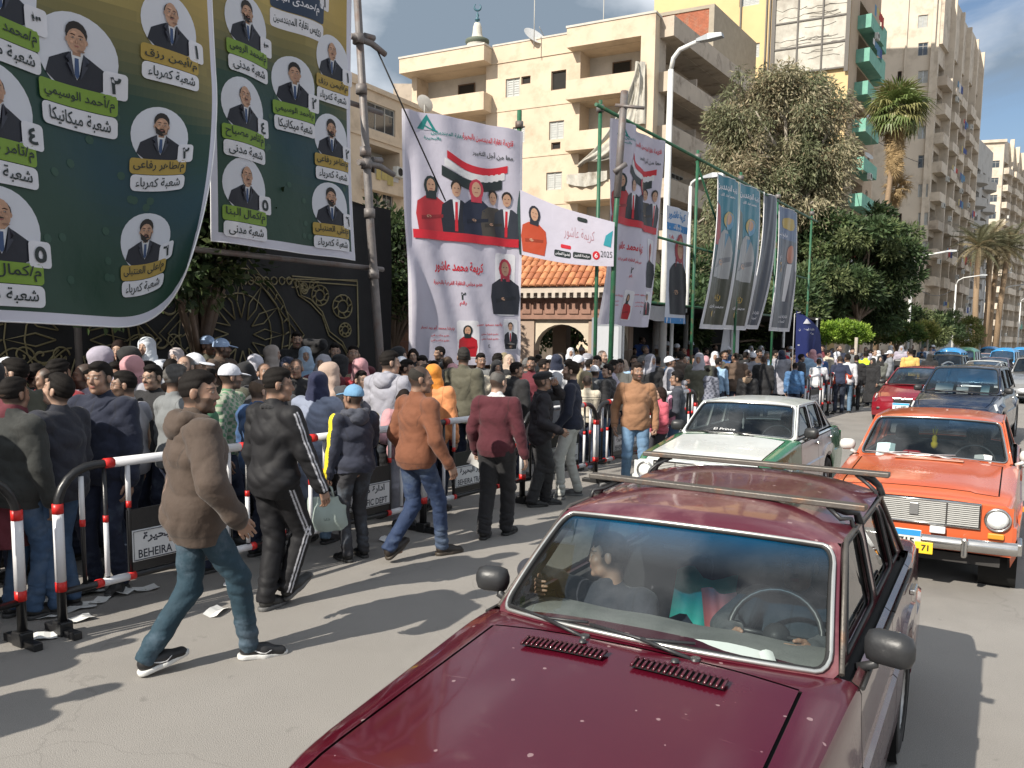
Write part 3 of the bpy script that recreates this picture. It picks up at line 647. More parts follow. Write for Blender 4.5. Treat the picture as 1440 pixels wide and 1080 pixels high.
wire=MB();z=road_hit(530,70,8.15);wire.tube([z-pb,z-pb+EU*.5-Vector((0,0,.6)),z-pb+EU*1.5-Vector((0,0,1.8))],.012,5);wire.build('wire',M('cable_black',(.02,.02,.02),.5),th)
th=thing('scaffold','rusty pipe frame in the shade behind the two green banners','scaffold',R(4.0,8.3))
for z in(3.05,5.2,7.6):pipe('rail',R(2.0,8.25,z),R(8.9,8.25,z),.035,RUST,th,R(4.0,8.3))
for u in(2.4,5.6):pipe('pole',R(u,10.3,0.3),R(u,10.3,8.),.045,RUST,th,R(4.0,8.3))
# street lamps
WP=M('lamp_white_paint',(.62,.62,.60),.45,.1,4,stain=((.25,.22,.19),3,.6,.8));LH=M('lamp_head_grey',(.30,.32,.34),.4)
def street_lamp(px,py_top,py_base,Y,label,side=1.,arm=1.6,hd=True,r=.11,rise=.5,low=0):
 b=at(px,py_base,Y);b.z=low;top=at(px,py_top,Y).z-low
 o=thing('street_lamp',label,'street lamp',b,0,'street lamps along the road')
 MB().tube([(0,0,0),(0,0,top*.5),(0,0,top)],[r*1.25,r,r*.75],10).build('pole',WP,o)
 MB().cyl((0,0,0),(0,0,.35),r*1.9,10).build('base',WP,o)
 if hd:
  d=-EV*side
  P=[Vector((0,0,top-.02))+d*(arm*.0),Vector((0,0,top+rise*.55))+d*arm*.08,Vector((0,0,top+rise*.9))+d*arm*.3,Vector((0,0,top+rise*1.05))+d*arm*.7,Vector((0,0,top+rise*1.15))+d*arm]
  MB().tube(P,r*.6,8).build('arm',WP,o)
  e=P[-1];mb=MB();T=Matrix.Translation(e)@Matrix(((d.x,-d.y,0,0),(d.y,d.x,0,0),(0,0,1,0),(0,0,0,1)))@Matrix.Scale(.8,4)
  mb.add([T@Vector(p)for p in[(-.1,-.09,-.03),(-.1,.09,-.03),(.75,.12,-.02),(.75,-.12,-.02),(-.1,-.07,.06),(-.1,.07,.06),(.72,.08,.10),(.72,-.08,.10),(.3,.15,-.05),(.3,-.15,-.05),(.3,.12,.14),(.3,-.12,.14)]],[(0,1,8,9),(9,8,2,3),(4,11,10,5),(11,7,6,10),(0,4,5,1),(3,2,6,7),(1,5,10,8),(8,10,6,2),(0,9,11,4),(9,3,7,11)])
  mb.build('lamp_head',LH,o)
 return o
street_lamp(931,98,505,22.0,'tall white curved street lamp behind the white banner on the scaffold',1,.75,r=.095,rise=.5)
street_lamp(963,262,505,27.0,'low white lamp post with bent arm behind the blue and white banner',1,.5,hd=True,r=.07,rise=.2)
street_lamp(1275,378,500,56.0,'white street lamp in front of the tall flats, right of the dark feathery tree',1,2.0,rise=.9)
street_lamp(1338,400,500,82.0,'thin grey street lamp right of the one beside the hedge end',1,2.0,rise=.7,r=.09)
street_lamp(1190,365,520,48.0,'pale straight lamp column standing in front of the dark feathery tree',1,1.8,hd=False,r=.13)
street_lamp(1378,395,500,104.0,'street lamp between the date palms and the last blocks',1,2.2,rise=.8,r=.10)
street_lamp(1404,410,500,124.0,'far street lamp right of the date palms',1,2.2,rise=.8,r=.10)
street_lamp(1430,425,500,150.0,'farthest street lamp near the right edge',1,2.2,rise=.8,r=.10)
# black tent behind the queue: black cloth with gold arabesques
BLK=M('tent_black_cloth',(.012,.012,.013),.85,.3,3,.3,12);GLD=M('tent_gold_applique',(.19,.16,.08),.6,.2,10)
def vt(px,py):q=road_hit(px,py,VT);return q.xy.dot(EU.xy),q.z
VT=10.6
tent=thing('tent','black event tent wall with gold arabesque patterns behind the queue','tent',R(5,VT))
oT=R(5,VT)
def TW(u,z,off=0.):return R(u,VT-off+.05*math.sin(u*2.1)+.03*math.sin(u*5+z),z)-oT
mb=MB();mb.grid(lambda s,t:TW(lerp(-1,11.6,s),lerp(.3,4.4,t)),60,14);mb.build('cloth_wall',BLK,tent)
mb=MB();mb.grid(lambda s,t:R(lerp(-1,11.6,s),VT-.05+t*5,4.4+.5*t+.05*math.sin(s*30))-oT,30,4);mb.build('roof',BLK,tent)
def curve_pts(fn,n):return[fn(i/n)for i in range(n+1)]
def strokes(name,lines,r=.012):
 mb=MB()
 for P in lines:mb.tube([TW(u,z,.02)for u,z in P],r,4)
 return mb.build(name,GLD,tent)
def circ(u,z,r,n=22,a0=0,a1=2*PI):return[(u+r*math.cos(lerp(a0,a1,i/n)),z+r*math.sin(lerp(a0,a1,i/n)))for i in range(n+1)]
def medallion(px,py,r):
 u,z=vt(px,py);L_=[circ(u,z,r),circ(u,z,r*.86),circ(u,z,r*.62)]
 for k in range(12):
  a=k*PI/6;P=[(u+r*.25*math.cos(a),z+r*.25*math.sin(a)),(u+r*.5*math.cos(a+.17),z+r*.5*math.sin(a+.17)),(u+r*.84*math.cos(a),z+r*.84*math.sin(a)),(u+r*.5*math.cos(a-.17),z+r*.5*math.sin(a-.17)),(u+r*.25*math.cos(a),z+r*.25*math.sin(a))]
  L_.append(P)
 for k in range(28):a=k*2*PI/28;L_.append([(u+r*.88*math.cos(a),z+r*.88*math.sin(a)),(u+r*.97*math.cos(a+.05),z+r*.97*math.sin(a+.05))])
 dd=r*1.18
 for k in(1.0,1.12):L_.append([(u+dd*k*math.cos(a*PI/2),z+dd*k*math.sin(a*PI/2))for a in range(5)])
 strokes('medallion',L_)
medallion(100,478,.95);medallion(335,470,1.0)
def scroll(px,py,r,fl=1):
 u,z=vt(px,py);L_=[]
 for k in range(3):
  L_.append([(u+fl*(k*r*.8+(r*.5*(1-t))*math.cos(7*t)),z+(-1)**k*(r*.5*(1-t))*math.sin(7*t))for t in[i/18 for i in range(19)]])
 L_.append([(u-r+3.2*r*t,z+.35*r*math.sin(8*t))for t in[i/16 for i in range(17)]])
 strokes('scroll',L_)
for px,py,r in((215,430,.30),(205,480,.26),(30,500,.26),(410,500,.26),(255,405,.2),(420,400,.22)):scroll(px,py,r)
u,z=vt(500,396);Lc=[]
for k,o_ in enumerate((0,.07)):
 P=[(u,z-o_),(u-1.45+o_*2,z-o_),(u-1.30+o_,z-.30),(u-1.0,z-.42+o_),(u-.75,z-.62+o_),(u-.62+o_*.2,z-.95+o_),(u-.36,z-1.12+o_),(u-.12-o_*.3,z-1.5+o_),(u-o_*.2,z-1.1),(u,z)]
 Lc.append(P)
for a,b,r in((-.8,-.28,.17),(-.35,-.45,.2),(-.3,-.85,.12),(-1.15,-.18,.09)):
 Lc+=[circ(u+a,z+b,r,14),circ(u+a,z+b,r*.55,10)]+[[(u+a+r*.55*math.cos(t),z+b+r*.55*math.sin(t)),(u+a+r*math.cos(t+.3),z+b+r*math.sin(t+.3))]for t in[k*PI/4 for k in range(8)]]
strokes('corner_panel',Lc,.014)
Lb=[[vt(255,390),vt(500,394)],[vt(255,400),vt(420,404)]]
for k in range(14):
 a=vt(262+k*11,395);Lb.append(circ(a[0],a[1],.06,8))
strokes('border',Lb,.012)
# dark marquee under the far banners
mq=thing('marquee','black open-fronted marquee with white drapes under the hanging banners','tent',R(22,10.5))
oM=R(22,10.5)
mb=MB();mb.grid(lambda s,t:R(lerp(23.5,36,s),12.2,lerp(.3,3.1,t))-oM,20,2);mb.grid(lambda s,t:R(lerp(lerp(17.7,23.5,t),36,s),lerp(8.9,12.2,t),3.05-.12*math.sin(PI*t)-.08*abs(math.sin(9*PI*s)))-oM,60,6)
mb.grid(lambda s,t:R(36,lerp(8.9,12.2,s),lerp(.3,3.1,t))-oM,4,2);mb.grid(lambda s,t:R(lerp(17.7,23.5,s),lerp(8.9,12.2,s),lerp(.3,3.1,t))-oM,6,2);mb.build('cloth',BLK,mq)
WC=M('marquee_white_cloth',(.55,.56,.60),.7,.1,3)
mb=MB();mb.grid(lambda s,t:R(lerp(17.9,21.5,s),8.85+.03*math.sin(30*s),2.95-(1-t)*(.10+.28*math.sin(PI*s)))-oM,24,2)
mb.grid(lambda s,t:R(lerp(25.0,26.3,s)-.8*(1-t)*(1-s),9.0,lerp(.3,2.9,t))-oM,4,4);mb.build('drape',WC,mq)
for u in(17.9,20.8,25.5,31,35.6):MB().cyl(R(u,8.95,.3)-oM,R(u,8.95,3.05)-oM,.05,8).build('pole',WP,mq)
q=road_hit(925,500,9.4)
th=thing('column','white round column standing behind the crowd below the scaffold banner','column',(q.x,q.y,.3));MB().cyl((0,0,0),(0,0,2.4),.16,14).build('shaft',WP,th);MB().bbox(-.22,.22,-.22,.22,2.4,2.55,.02).build('cap',WP,th)
# brown brick wall and the gatehouse
BRK=[M('brick_%d'%i,c,.85,.15,9,.3,60)for i,c in enumerate([(.22,.115,.08),(.26,.14,.09),(.18,.10,.075)])];MORT=M('mortar',(.20,.17,.15),.95,.1,10)
GV=13.6
a_,z_a=plane_hit(524,440,R(0,GV),EU);b_,_=plane_hit(600,440,R(0,GV),EU)
wl=thing('brick_wall','brown brick boundary wall between the tent and the tall white banner','wall',R(a_-.4,GV))
Lw=b_-a_+3.2;Hw=3.0
MB().box(0,Lw,.02,.30,.3,Hw,T=TR).build('core',MORT,wl)
MB().box(-.05,Lw+.05,-.05,.36,Hw,Hw+.1,T=TR).build('coping',M('coping_stone',(.33,.29,.24),.8),wl)
bms=[]
for m in BRK:
 mb=MB();mb.box(0,.325,-.015,.02,0,.105,T=TR);bms.append(mb.mesh('brick',m))
cnt=0;other=MB()
for j in range(24):
 for i in range(int(Lw/.335)):
  x=i*.335+(.16 if j%2 else 0);z=.31+j*.112
  if x+.325>Lw:continue
  if cnt<300 and z>1.1 and 0.2<x<4.2:
   link('brick',bms[random.randrange(3)],wl,loc=tuple(TR@Vector((x,random.uniform(-.004,.003),z))));cnt+=1
  else:other.box(x,x+.325,-.014,.02,z,z+.105,random.randrange(3),T=TR)
other.build('brickwork',BRK,wl,kind='stuff')
GW=M('gate_stone',(.36,.27,.21),.8,.15,3,.25,30);GF=M('gate_frieze_red',(.27,.15,.11),.8,.2,6,.5,25);PL=M('gate_plaster',(.52,.45,.35),.85,.12,3,.2,30)
TILE=[M('roof_tile_%d'%i,c,.75,.15,12)for i,c in enumerate([(.42,.17,.075),(.50,.22,.10),(.36,.13,.06)])]
GY=21.0
cA=at(866,402,19.2);cA.z=0
dG=Vector((-.93,.37,0)).normalized();dG2=Vector((.62,.785,0))
gate=thing('gatehouse','small arched gatehouse with an orange tiled hipped roof between the white banners','gatehouse',cA)
X_=-dG
TG=Matrix(((X_.x,-X_.y,0,0),(X_.y,X_.x,0,0),(0,0,1,0),(0,0,0,1)))
ez=at(866,402,19.2).z
Wg=4.6;Dg=3.6
def arch_panel(mb,x0,x1,y,z0,zs,zt,th_,m=0,n=12,axis='x'):
 """wall panel with an arched opening between x0 and x1, springing at zs, panel top zt"""
 c=(x0+x1)/2;rx=(x1-x0)/2;rz=min(rx,zt-zs-.12)
 P=[(c-rx*math.cos(PI*i/n),zs+rz*math.sin(PI*i/n))for i in range(n+1)]
 def q(x,yy,z):return TG@(Vector((x,yy,z))if axis=='x' else Vector((yy,x,z)))
 for i in range(n):
  a,b=P[i],P[i+1]
  mb.quad(q(a[0],y,a[1]),q(b[0],y,b[1]),q(b[0],y,zt),q(a[0],y,zt),m);mb.quad(q(a[0],y+th_,a[1]),q(a[0],y+th_,zt),q(b[0],y+th_,zt),q(b[0],y+th_,b[1]),m)
  mb.quad(q(a[0],y,a[1]),q(a[0],y+th_,a[1]),q(b[0],y+th_,b[1]),q(b[0],y,b[1]),m)
zt=ez-.75
ins=.35
mb=MB()
for x in(-Wg+ins,-Wg/2-.18,-ins-.38):
 MB().box(x,x+.38,ins,ins+.4,.3,zt,T=TG).build('pier',GW,gate);MB().box(x,x+.38,Dg-ins-.4,Dg-ins,.3,zt,T=TG).build('pier',GW,gate)
mb=MB();arch_panel(mb,-Wg+ins+.38,-Wg/2-.18,ins+.05,.3,zt-.75,zt,.3);arch_panel(mb,-Wg/2+.20,-ins-.38,ins+.05,.3,zt-.75,zt,.3)
arch_panel(mb,ins+.4,Dg-ins-.4,-ins-.34,.3,zt-.75,zt,.3,axis='y')
mb.build('arch',PL,gate)
mb=MB();mb.box(-Wg+ins-.06,-ins+.06,ins-.06,ins+.5,zt,zt+.5,T=TG);mb.box(-ins-.5,-ins+.063,ins+.5,Dg-ins+.06,zt,zt+.5,T=TG);mb.box(-Wg+ins-.063,-Wg+ins+.4,ins+.5,Dg-ins+.06,zt,zt+.5,T=TG)
mb.build('frieze',GF,gate)
mb=MB()
for i in range(13):mb.bbox(-Wg+ins+.05+i*.30,-Wg+ins+.05+i*.30+.24,ins-.09,ins-.05,zt+.12,zt+.40,.015,T=TG)
mb.build('frieze_carving',GF,gate)
mb=MB()
mb.box(-Wg,.0,0,Dg,ez-.14,ez,T=TG)
for i in range(26):mb.box(-Wg+.05+i*.178,-Wg+.13+i*.178,-.05,.0,ez-.26,ez-.142,T=TG)
mb.box(-Wg+.1,-.1,.1,Dg-.1,ez-.25,ez-.142,T=TG)
mb.build('cornice',M('cornice_white',(.48,.42,.36),.8),gate)
apex=ez+1.25
def slope_tiles(x0,x1,y0,y1,front=True):
 pass
cnt=0;rows=9
tm=[]
for m in TILE:
 mb=MB();n=4
 P=[(.5*.165*math.cos(PI*(1-i/n)),.045*math.sin(PI*i/n))for i in range(n+1)]
 V=[(x,0,z+.02)for x,z in P]+[(x*.86,.36,z)for x,z in P]
 mb.add(V,[(i,i+1,n+2+i,n+1+i)for i in range(n)],0,True);mb.add([V[i]for i in range(n+1)],[tuple(range(n+1))]);tm.append(mb.mesh('roof_tile',m))
def lay(A,B,C_,Dp):
 global cnt
 A,B,C_,Dp=map(Vector,(A,B,C_,Dp));ex=(B-A).normalized();Ls=((C_+Dp)/2-(A+B)/2);up=(Ls-ex*Ls.dot(ex));hl=up.length;up.normalize();nn=ex.cross(up)
 Mb=Matrix(((ex.x,up.x,nn.x,0),(ex.y,up.y,nn.y,0),(ex.z,up.z,nn.z,0),(0,0,0,1)))
 nr=int(hl/.30)
 for r_ in range(nr+1):
  t=r_*.30/hl;a=A.lerp(Dp,t);b=B.lerp(C_,t);n_=int((b-a).length/.175)
  for k in range(n_):
   p=a+ex*(((b-a).length-n_*.175)/2+(k+.5)*.175)+nn*random.uniform(.0,.008)
   link('roof_tile',tm[random.randrange(3)],gate,mw=TG@Matrix.Translation(p)@Mb);cnt+=1
ri=1.5
lay((-Wg-.05,-.05,ez),(.05,-.05,ez),(-ri,Dg/2,apex),(-Wg+ri,Dg/2,apex))
mb=MB()
for A,B,C_,Dp in(((-Wg-.05,-.04,ez),(.05,-.04,ez),(-ri,Dg/2,apex),(-Wg+ri,Dg/2,apex)),((.05,-.04,ez),(.05,Dg+.05,ez),(-ri,Dg/2,apex),(-ri,Dg/2,apex)),((.05,Dg+.05,ez),(-Wg-.05,Dg+.05,ez),(-Wg+ri,Dg/2,apex),(-ri,Dg/2,apex)),((-Wg-.05,Dg+.05,ez),(-Wg-.05,-.04,ez),(-Wg+ri,Dg/2,apex),(-Wg+ri,Dg/2,apex))):
 A,B,C_,Dp=[TG@Vector(p)for p in(A,B,C_,Dp)]
 mb.quad(A,B,C_,Dp)
mb.build('roof_deck',TILE[0],gate)
mb=MB()
for A,B in(((.05,-.05,ez),(-ri,Dg/2,apex)),((-Wg-.05,-.05,ez),(-Wg+ri,Dg/2,apex)),((-Wg+ri,Dg/2,apex),(-ri,Dg/2,apex)),((.05,Dg,ez),(-ri,Dg/2,apex))):mb.cyl(TG@Vector(A),TG@Vector(B),.08,8)
mb.build('ridge',TILE[1],gate)
lay((.06,.0,ez),(.06,Dg,ez),(-ri,Dg/2+.1,apex),(-ri,Dg/2-.1,apex))
for k,(xx,lb)in enumerate(((-.62,'faded poster board on the right pier of the gatehouse'),)):
 q=TG@Vector((xx,ins-.1,0))+cA
 D=Design();D.lay().rrect(.05,.1,.65,1.5,.03,(.45,.47,.5));D.lay().blob([(.2,.5),(.4,.45),(.55,.8),(.4,.75)],INK,1);D.text('رقم',.35,.3,.15,INK)
 make_banner('poster',lb,Vector((q.x,q.y,.9)),X_,.72,1.7,lambda s,t:(.25,.27,.30),D,lambda s,t:(0,0,0),nu=4,nv=6,transl=0.0,cat='poster')
# buildings
DARK=M('opening_dark',(.018,.016,.014),.9,.2,3)
SHUT=M('shutter_paint',(.42,.43,.41),.7,.15,4,.2,20);FRM=M('window_frame_metal',(.38,.37,.34),.5,.1,4);WOODF=M('window_frame_brown',(.12,.075,.045),.6,.2,6)
PANE=M('window_pane',(.03,.04,.05),.08,.25,.6,spec=.9);BACKW=M('balcony_back_wall',(.50,.47,.42),.85,.15,1.2,.2,10)
ACM=M('ac_unit_white',(.50,.50,.47),.6,.12,5);DISH=M('dish_grey',(.55,.55,.54),.5,.1,3)
CLO=[M('laundry_%d'%i,c,.8,.1,5,transl=.2)for i,c in enumerate([(.6,.6,.62),(.05,.08,.25),(.45,.06,.05),(.10,.22,.35),(.5,.4,.15)])]
_WM={}
def wmesh(kind,w_,h_):
 k=(kind,round(w_,1),round(h_,1))
 if k in _WM:return _WM[k]
 w_,h_=k[1],k[2];f=MB();p=MB();b=.06
 f.box(-w_/2,w_/2,-.03,.04,0,b);f.box(-w_/2,w_/2,-.03,.04,h_-b,h_);f.box(-w_/2,-w_/2+b,-.027,.037,b,h_-b);f.box(w_/2-b,w_/2,-.027,.037,b,h_-b)
 if kind=='shut':
  n=max(2,int(round(w_/.45)))
  for i in range(n):
   x0=-w_/2+b+(w_-2*b)*i/n;x1=-w_/2+b+(w_-2*b)*(i+1)/n
   p.box(x0+.01,x0+.06,-.02,.02,b,h_-b);p.box(x1-.06,x1-.01,-.02,.02,b,h_-b)
   m=max(4,int(h_/.14))
   for j in range(m):
    z=b+(h_-2*b)*j/m;p.add([(x0+.06,-.018,z),(x1-.06,-.018,z),(x1-.06,.015,z+(h_-2*b)/m*1.05),(x0+.06,.015,z+(h_-2*b)/m*1.05)],[(0,1,2,3)])
 elif kind=='glass':
  n=max(2,int(round(w_/.7)))
  for i in range(1,n):x=-w_/2+w_*i/n;f.box(x-.025,x+.025,-.02,.03,b,h_-b)
  if h_>1.2:f.box(-w_/2+b,w_/2-b,-.015,.025,h_*.72,h_*.72+.04)
  p.box(-w_/2+b,w_/2-b,.0,.012,b,h_-b)
 else:
  p.box(-w_/2+b,w_/2-b,.03,.04,b,h_-b)
 _WM[k]=(f.mesh('window',FRM if kind!='dark' else WOODF),p.mesh('pane' if kind!='shut' else 'shutter',{'shut':SHUT,'glass':PANE,'dark':DARK}[kind]),k)
 return _WM[k]
def frame_T(P0,d):
 n=Vector((-d.y,d.x,0));n=n if n.y>0 or(abs(n.y)<.6 and n.dot(EV)>0)else-n
 return Matrix(((d.x,n.x,0,0),(d.y,n.y,0,0),(0,0,1,0),(0,0,0,1)))
class Facade:
 """an upright wall seen from the street; x to the right along d from P0; y inwards"""
 def __init__(s,root,P0,d,W,z0,z1,mat,thick=.22):
  s.root=root;s.T=Matrix.Translation(Vector((P0.x,P0.y,0))-root.location*1.0)@frame_T(P0,d);s.W=W;s.z0,s.z1=z0,z1;s.mat=mat;s.op=[];s.P0=P0;s.d=d
  s.ext=MB();s.parts=[]
 def px(s,x,y):return plane_hit(x,y,s.P0,s.d)
 def win(s,x0,x1,z0,z1,kind='shut',depth=.16):s.op.append((x0,x1,z0,z1,depth));s.parts.append((x0,x1,z0,z1,kind,depth));return s
 def winpx(s,X0,X1,Y0,Y1,kind='shut',depth=.16):
  a,t=s.px(X0,(Y0+Y1)/2);b,_=s.px(X1,(Y0+Y1)/2);_,zt=s.px((X0+X1)/2,Y0);_,zb=s.px((X0+X1)/2,Y1)
  return s.win(min(a,b),max(a,b),zb,zt,kind,depth)
 def recess(s,x0,x1,z0,z1,depth,back=None,kind='glass',wfrac=(.35,.75),door=True):
  s.op.append((x0,x1,z0,z1,depth));bk=MB();bk.quad(*[s.T@Vector(p)for p in((x0,depth,z0),(x1,depth,z0),(x1,depth,z1),(x0,depth,z1))]);bk.build('back_wall',back or BACKW,s.root)
  if kind:
   a,b=lerp(x0,x1,wfrac[0]),lerp(x0,x1,wfrac[1]);fm,pm,k=wmesh(kind,min(b-a,2.2),min(z1-z0-.3,1.3));o=link('window',fm,s.root,mw=s.T@Matrix.Translation(((a+b)/2,depth-.05,z0+.12)));link(pm.name.split('.')[0],pm,o)
 def build(s,name='wall',holes=None):
  xs=sorted({0,s.W}|{round(v,3)for o in s.op for v in o[:2]});zs=sorted({s.z0,s.z1}|{round(v,3)for o in s.op for v in o[2:4]})
  xs=[x for x in xs if-1e-6<=x<=s.W+1e-6];zs=[z for z in zs if s.z0-1e-6<=z<=s.z1+1e-6]
  mb=MB()
  def q(*P):mb.quad(*[s.T@Vector(p)for p in P])
  for i in range(len(xs)-1):
   for j in range(len(zs)-1):
    cx,cz=(xs[i]+xs[i+1])/2,(zs[j]+zs[j+1])/2
    if any(o[0]<cx<o[1]and o[2]<cz<o[3]for o in s.op):continue
    q((xs[i],0,zs[j]),(xs[i+1],0,zs[j]),(xs[i+1],0,zs[j+1]),(xs[i],0,zs[j+1]))
  for(a,b,c,e,dp)in s.op:
   q((a,0,c),(b,0,c),(b,dp,c),(a,dp,c));q((a,0,e),(a,dp,e),(b,dp,e),(b,0,e));q((a,0,c),(a,dp,c),(a,dp,e),(a,0,e));q((b,0,c),(b,0,e),(b,dp,e),(b,dp,c))
  mb.build(name,s.mat,s.root)
  for(a,b,c,e,kind,dp)in s.parts:
   fm,pm,k=wmesh(kind,b-a,e-c)
   o=link('window',fm,s.root,mw=s.T@Matrix.Translation(((a+b)/2,dp-.04,c))@Matrix.Diagonal(((b-a)/k[1],1,(e-c)/k[2],1)))
   link({'shut':'shutter','glass':'pane','dark':'opening'}[kind],pm,o)
  return s
 def box(s,name,x0,x1,y0,y1,z0,z1,mat,bev=0.):
  mb=MB();(mb.bbox(x0,x1,y0,y1,z0,z1,bev,T=s.T)if bev else mb.box(x0,x1,y0,y1,z0,z1,T=s.T));return mb.build(name,mat,s.root)
 def parapet(s,x0,x1,y0,y1,z0,z1,mat,name='balcony',t=.12):
  """projecting balcony tray: floor slab and three upstands"""
  mb=MB();mb.box(x0,x1,y0,y1,z0,z0+.15,T=s.T);mb.box(x0,x1,y0,y0+t,z0+.15,z1,T=s.T)
  if y1-y0>t*1.5:mb.box(x0,x0+t,y0+t,y1,z0+.15,z1,T=s.T);mb.box(x1-t,x1,y0+t,y1,z0+.15,z1,T=s.T)
  return mb.build(name,mat,s.root)
def ac_unit(s,x,y,z,par=None):
 if 'ac' not in _WM:
  mb=MB();mb.bbox(-.4,.4,-.3,0,0,.55,.03);g=MB();g.lathe([(.0,-.0),(.2,.0),(.21,.012)],(0,0,0),16,T=Matrix.Translation((-.1,-.305,.28))@Matrix.Rotation(PI/2,4,'X'));_WM['ac']=(mb.mesh('air_conditioner',ACM),g.mesh('fan_grille',DARK))
 o=link('air_conditioner',_WM['ac'][0],s.root,mw=s.T@Matrix.Translation((x,y,z)));link('fan_grille',_WM['ac'][1],o)
def laundry(s,x0,x1,y,z,n=4,seed=0):
 rr=random.Random(seed)
 for i in range(n):
  w_=(x1-x0)/n*.85;a=lerp(x0,x1,i/n);h_=rr.uniform(.4,1.0);mb=MB()
  mb.grid(lambda u,v:s.T@Vector((a+u*w_,y+.04*math.sin(9*u+i),z-v*h_)),3,3);mb.build('laundry',CLO[rr.randrange(len(CLO))],s.root)
def satellite_dish(loc,label,size=.6,az=0.):
 o=thing('satellite_dish',label,'satellite dish',loc,az,'satellite dishes on the roofs')
 T=Matrix.Translation((0,0,.9*size+.3))@Matrix.Rotation(math.radians(50),4,'X')
 mb=MB();mb.lathe([(0,0),(size*.4,.02*size),(size*.75,.05*size),(size,.10*size)],n=18,T=T);mb.build('reflector',DISH,o)
 MB().tube([(0,0,0),(0,0,.9*size+.25)],.035,6).build('mast',FRM,o);MB().tube([T@Vector((size*.9,0,.2*size)),T@Vector((0,0,.9*size))],.02,5).build('feed_arm',FRM,o)
def antenna(loc,label,h=2.2):
 o=thing('antenna',label,'antenna',loc);MB().tube([(0,0,0),(0,0,h)],.03,5).build('mast',FRM,o)
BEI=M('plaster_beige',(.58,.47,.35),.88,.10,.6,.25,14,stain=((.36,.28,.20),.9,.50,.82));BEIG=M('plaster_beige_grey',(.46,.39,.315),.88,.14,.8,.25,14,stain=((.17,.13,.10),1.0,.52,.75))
# main block on the corner
C0=at(929,22,50.0);C0.z=0;dL=Vector((.887,-.462,0))
TL=17.2;PL0=C0-dL*TL
A=thing('apartment_building','beige five storey corner block with empty window openings and torn awnings behind the white banners','building',PL0)
_f=Facade(A,PL0,dL,TL,0,20,BEI);ZT,ZR,ZP,ZQ=[_f.px(860,y)[1]for y in(34,64.5,111,138)];SPC=ZR-ZQ;OPH=ZR-ZP
F1=Facade(A,PL0,dL,TL,0,ZR,BEI)
def fx(X,Y=150):return F1.px(X,Y)[0]
for args in[(711,731,110,136,'shut'),(733,746,107,118,'dark'),(775,796,99,126,'dark'),(721,738,178,201,'shut'),(772,793,170,196,'shut'),(775,788,200,210,'dark'),(768,790,242,267,'shut'),(721,730,240,265,'shut')]:F1.winpx(*args)
slabs=[ZR-SPC*k for k in range(0,6)]
xb0,xb1=fx(815),fx(903);xl1=fx(690)
for k in range(6):
 zt=slabs[k]-.0;zb=zt-OPH
 if zb<.5:break
 F1.recess(xb0,xb1,zb,zt-.02,1.5,kind='dark' if k==0 else 'shut',wfrac=(.38,.68))
 F1.recess(.0+.4,xl1-.35,zb-.0,zt-.02,1.4,kind='dark',wfrac=(.45,.70))
F1.build()
for k in range(6):
 zt=slabs[k]-OPH;zb=slabs[k]-SPC
 if zb<0:break
 F1.parapet(xb0-.55,xb1+.12,-.85,.0,zb,zt,BEI);F1.parapet(-.2,xl1+.1,-1.1,.0,zb,zt,BEI)
 if k:F1.box('string_course',xl1+.1,xb0-.56,-.04,.0,slabs[k]+.02,slabs[k]+.14,BEI)
F1.box('parapet',xb0-.55,TL-.0,-.85,.3,ZR,ZT-.12,BEI);F1.box('parapet',-.25,xl1+.1,-1.1,.3,ZR,ZT-.32,BEI);F1.box('parapet',xl1+.1,xb0-.55,-.06,.3,ZR,ZT-.16,BEI)
F1.box('coping',xb0-.60,TL+.05,-.90,.35,ZT-.12,ZT,BACKW);F1.box('coping',-.3,xl1+.15,-1.15,.35,ZT-.32,ZT-.2,BACKW);F1.box('coping',xl1+.15,xb0-.60,-.1,.34,ZT-.16,ZT-.06,BACKW)
F1.box('pier',xb1+.12,TL,-.85,-.002,0,ZR,BEI)
AW=M('awning_canvas_dirty',(.45,.43,.38),.85,.2,2,.3,9,stain=((.22,.19,.15),1.5,.5,.7))
def aw(s,t):
 Xa,Ya=lerp(906,822,t**1.15),lerp(96,236,t)+16*math.sin(PI*t);wpx=lerp(5,34,math.sin(PI*min(1,t*1.1))**.8)
 x,z=F1.px(Xa+wpx*s*.55,Ya+wpx*s*.9+2.5*math.sin(5*t+7*s));return F1.T@Vector((x,-1.0-.18*math.sin(9*s+5*t)-.12*math.sin(23*s),z))
MB().grid(aw,16,30).build('awning',AW,A)
def aw2(s,t):x,z=F1.px(lerp(902,915,s)-3*t*(1-s),lerp(94,180,t));return F1.T@Vector((x,-1.05-.10*math.sin(12*s+5*t)-.06*math.sin(30*s),z))
MB().grid(aw2,8,16).build('awning',AW,A)
def aw3(s,t):x,z=F1.px(lerp(806,862,s),lerp(250,262,t)+7*math.sin(PI*s)*t-6*s);return F1.T@Vector((x,-1.02-.08*math.sin(25*s),z))
MB().grid(aw3,18,4).build('awning',AW,A)
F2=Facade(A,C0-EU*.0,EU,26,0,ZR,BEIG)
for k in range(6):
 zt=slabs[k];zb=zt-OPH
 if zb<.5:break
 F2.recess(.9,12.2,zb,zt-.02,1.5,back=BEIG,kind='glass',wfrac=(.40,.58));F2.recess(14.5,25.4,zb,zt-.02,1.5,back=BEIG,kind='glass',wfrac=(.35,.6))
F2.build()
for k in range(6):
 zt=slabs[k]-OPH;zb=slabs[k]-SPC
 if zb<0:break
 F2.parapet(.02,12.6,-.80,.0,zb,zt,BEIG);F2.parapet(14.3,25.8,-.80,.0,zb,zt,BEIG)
 for x in(4.2,8.2):F2.box('divider',x,x+.12,-.6,1.4,zt-.3,zt+.6,BEIG)
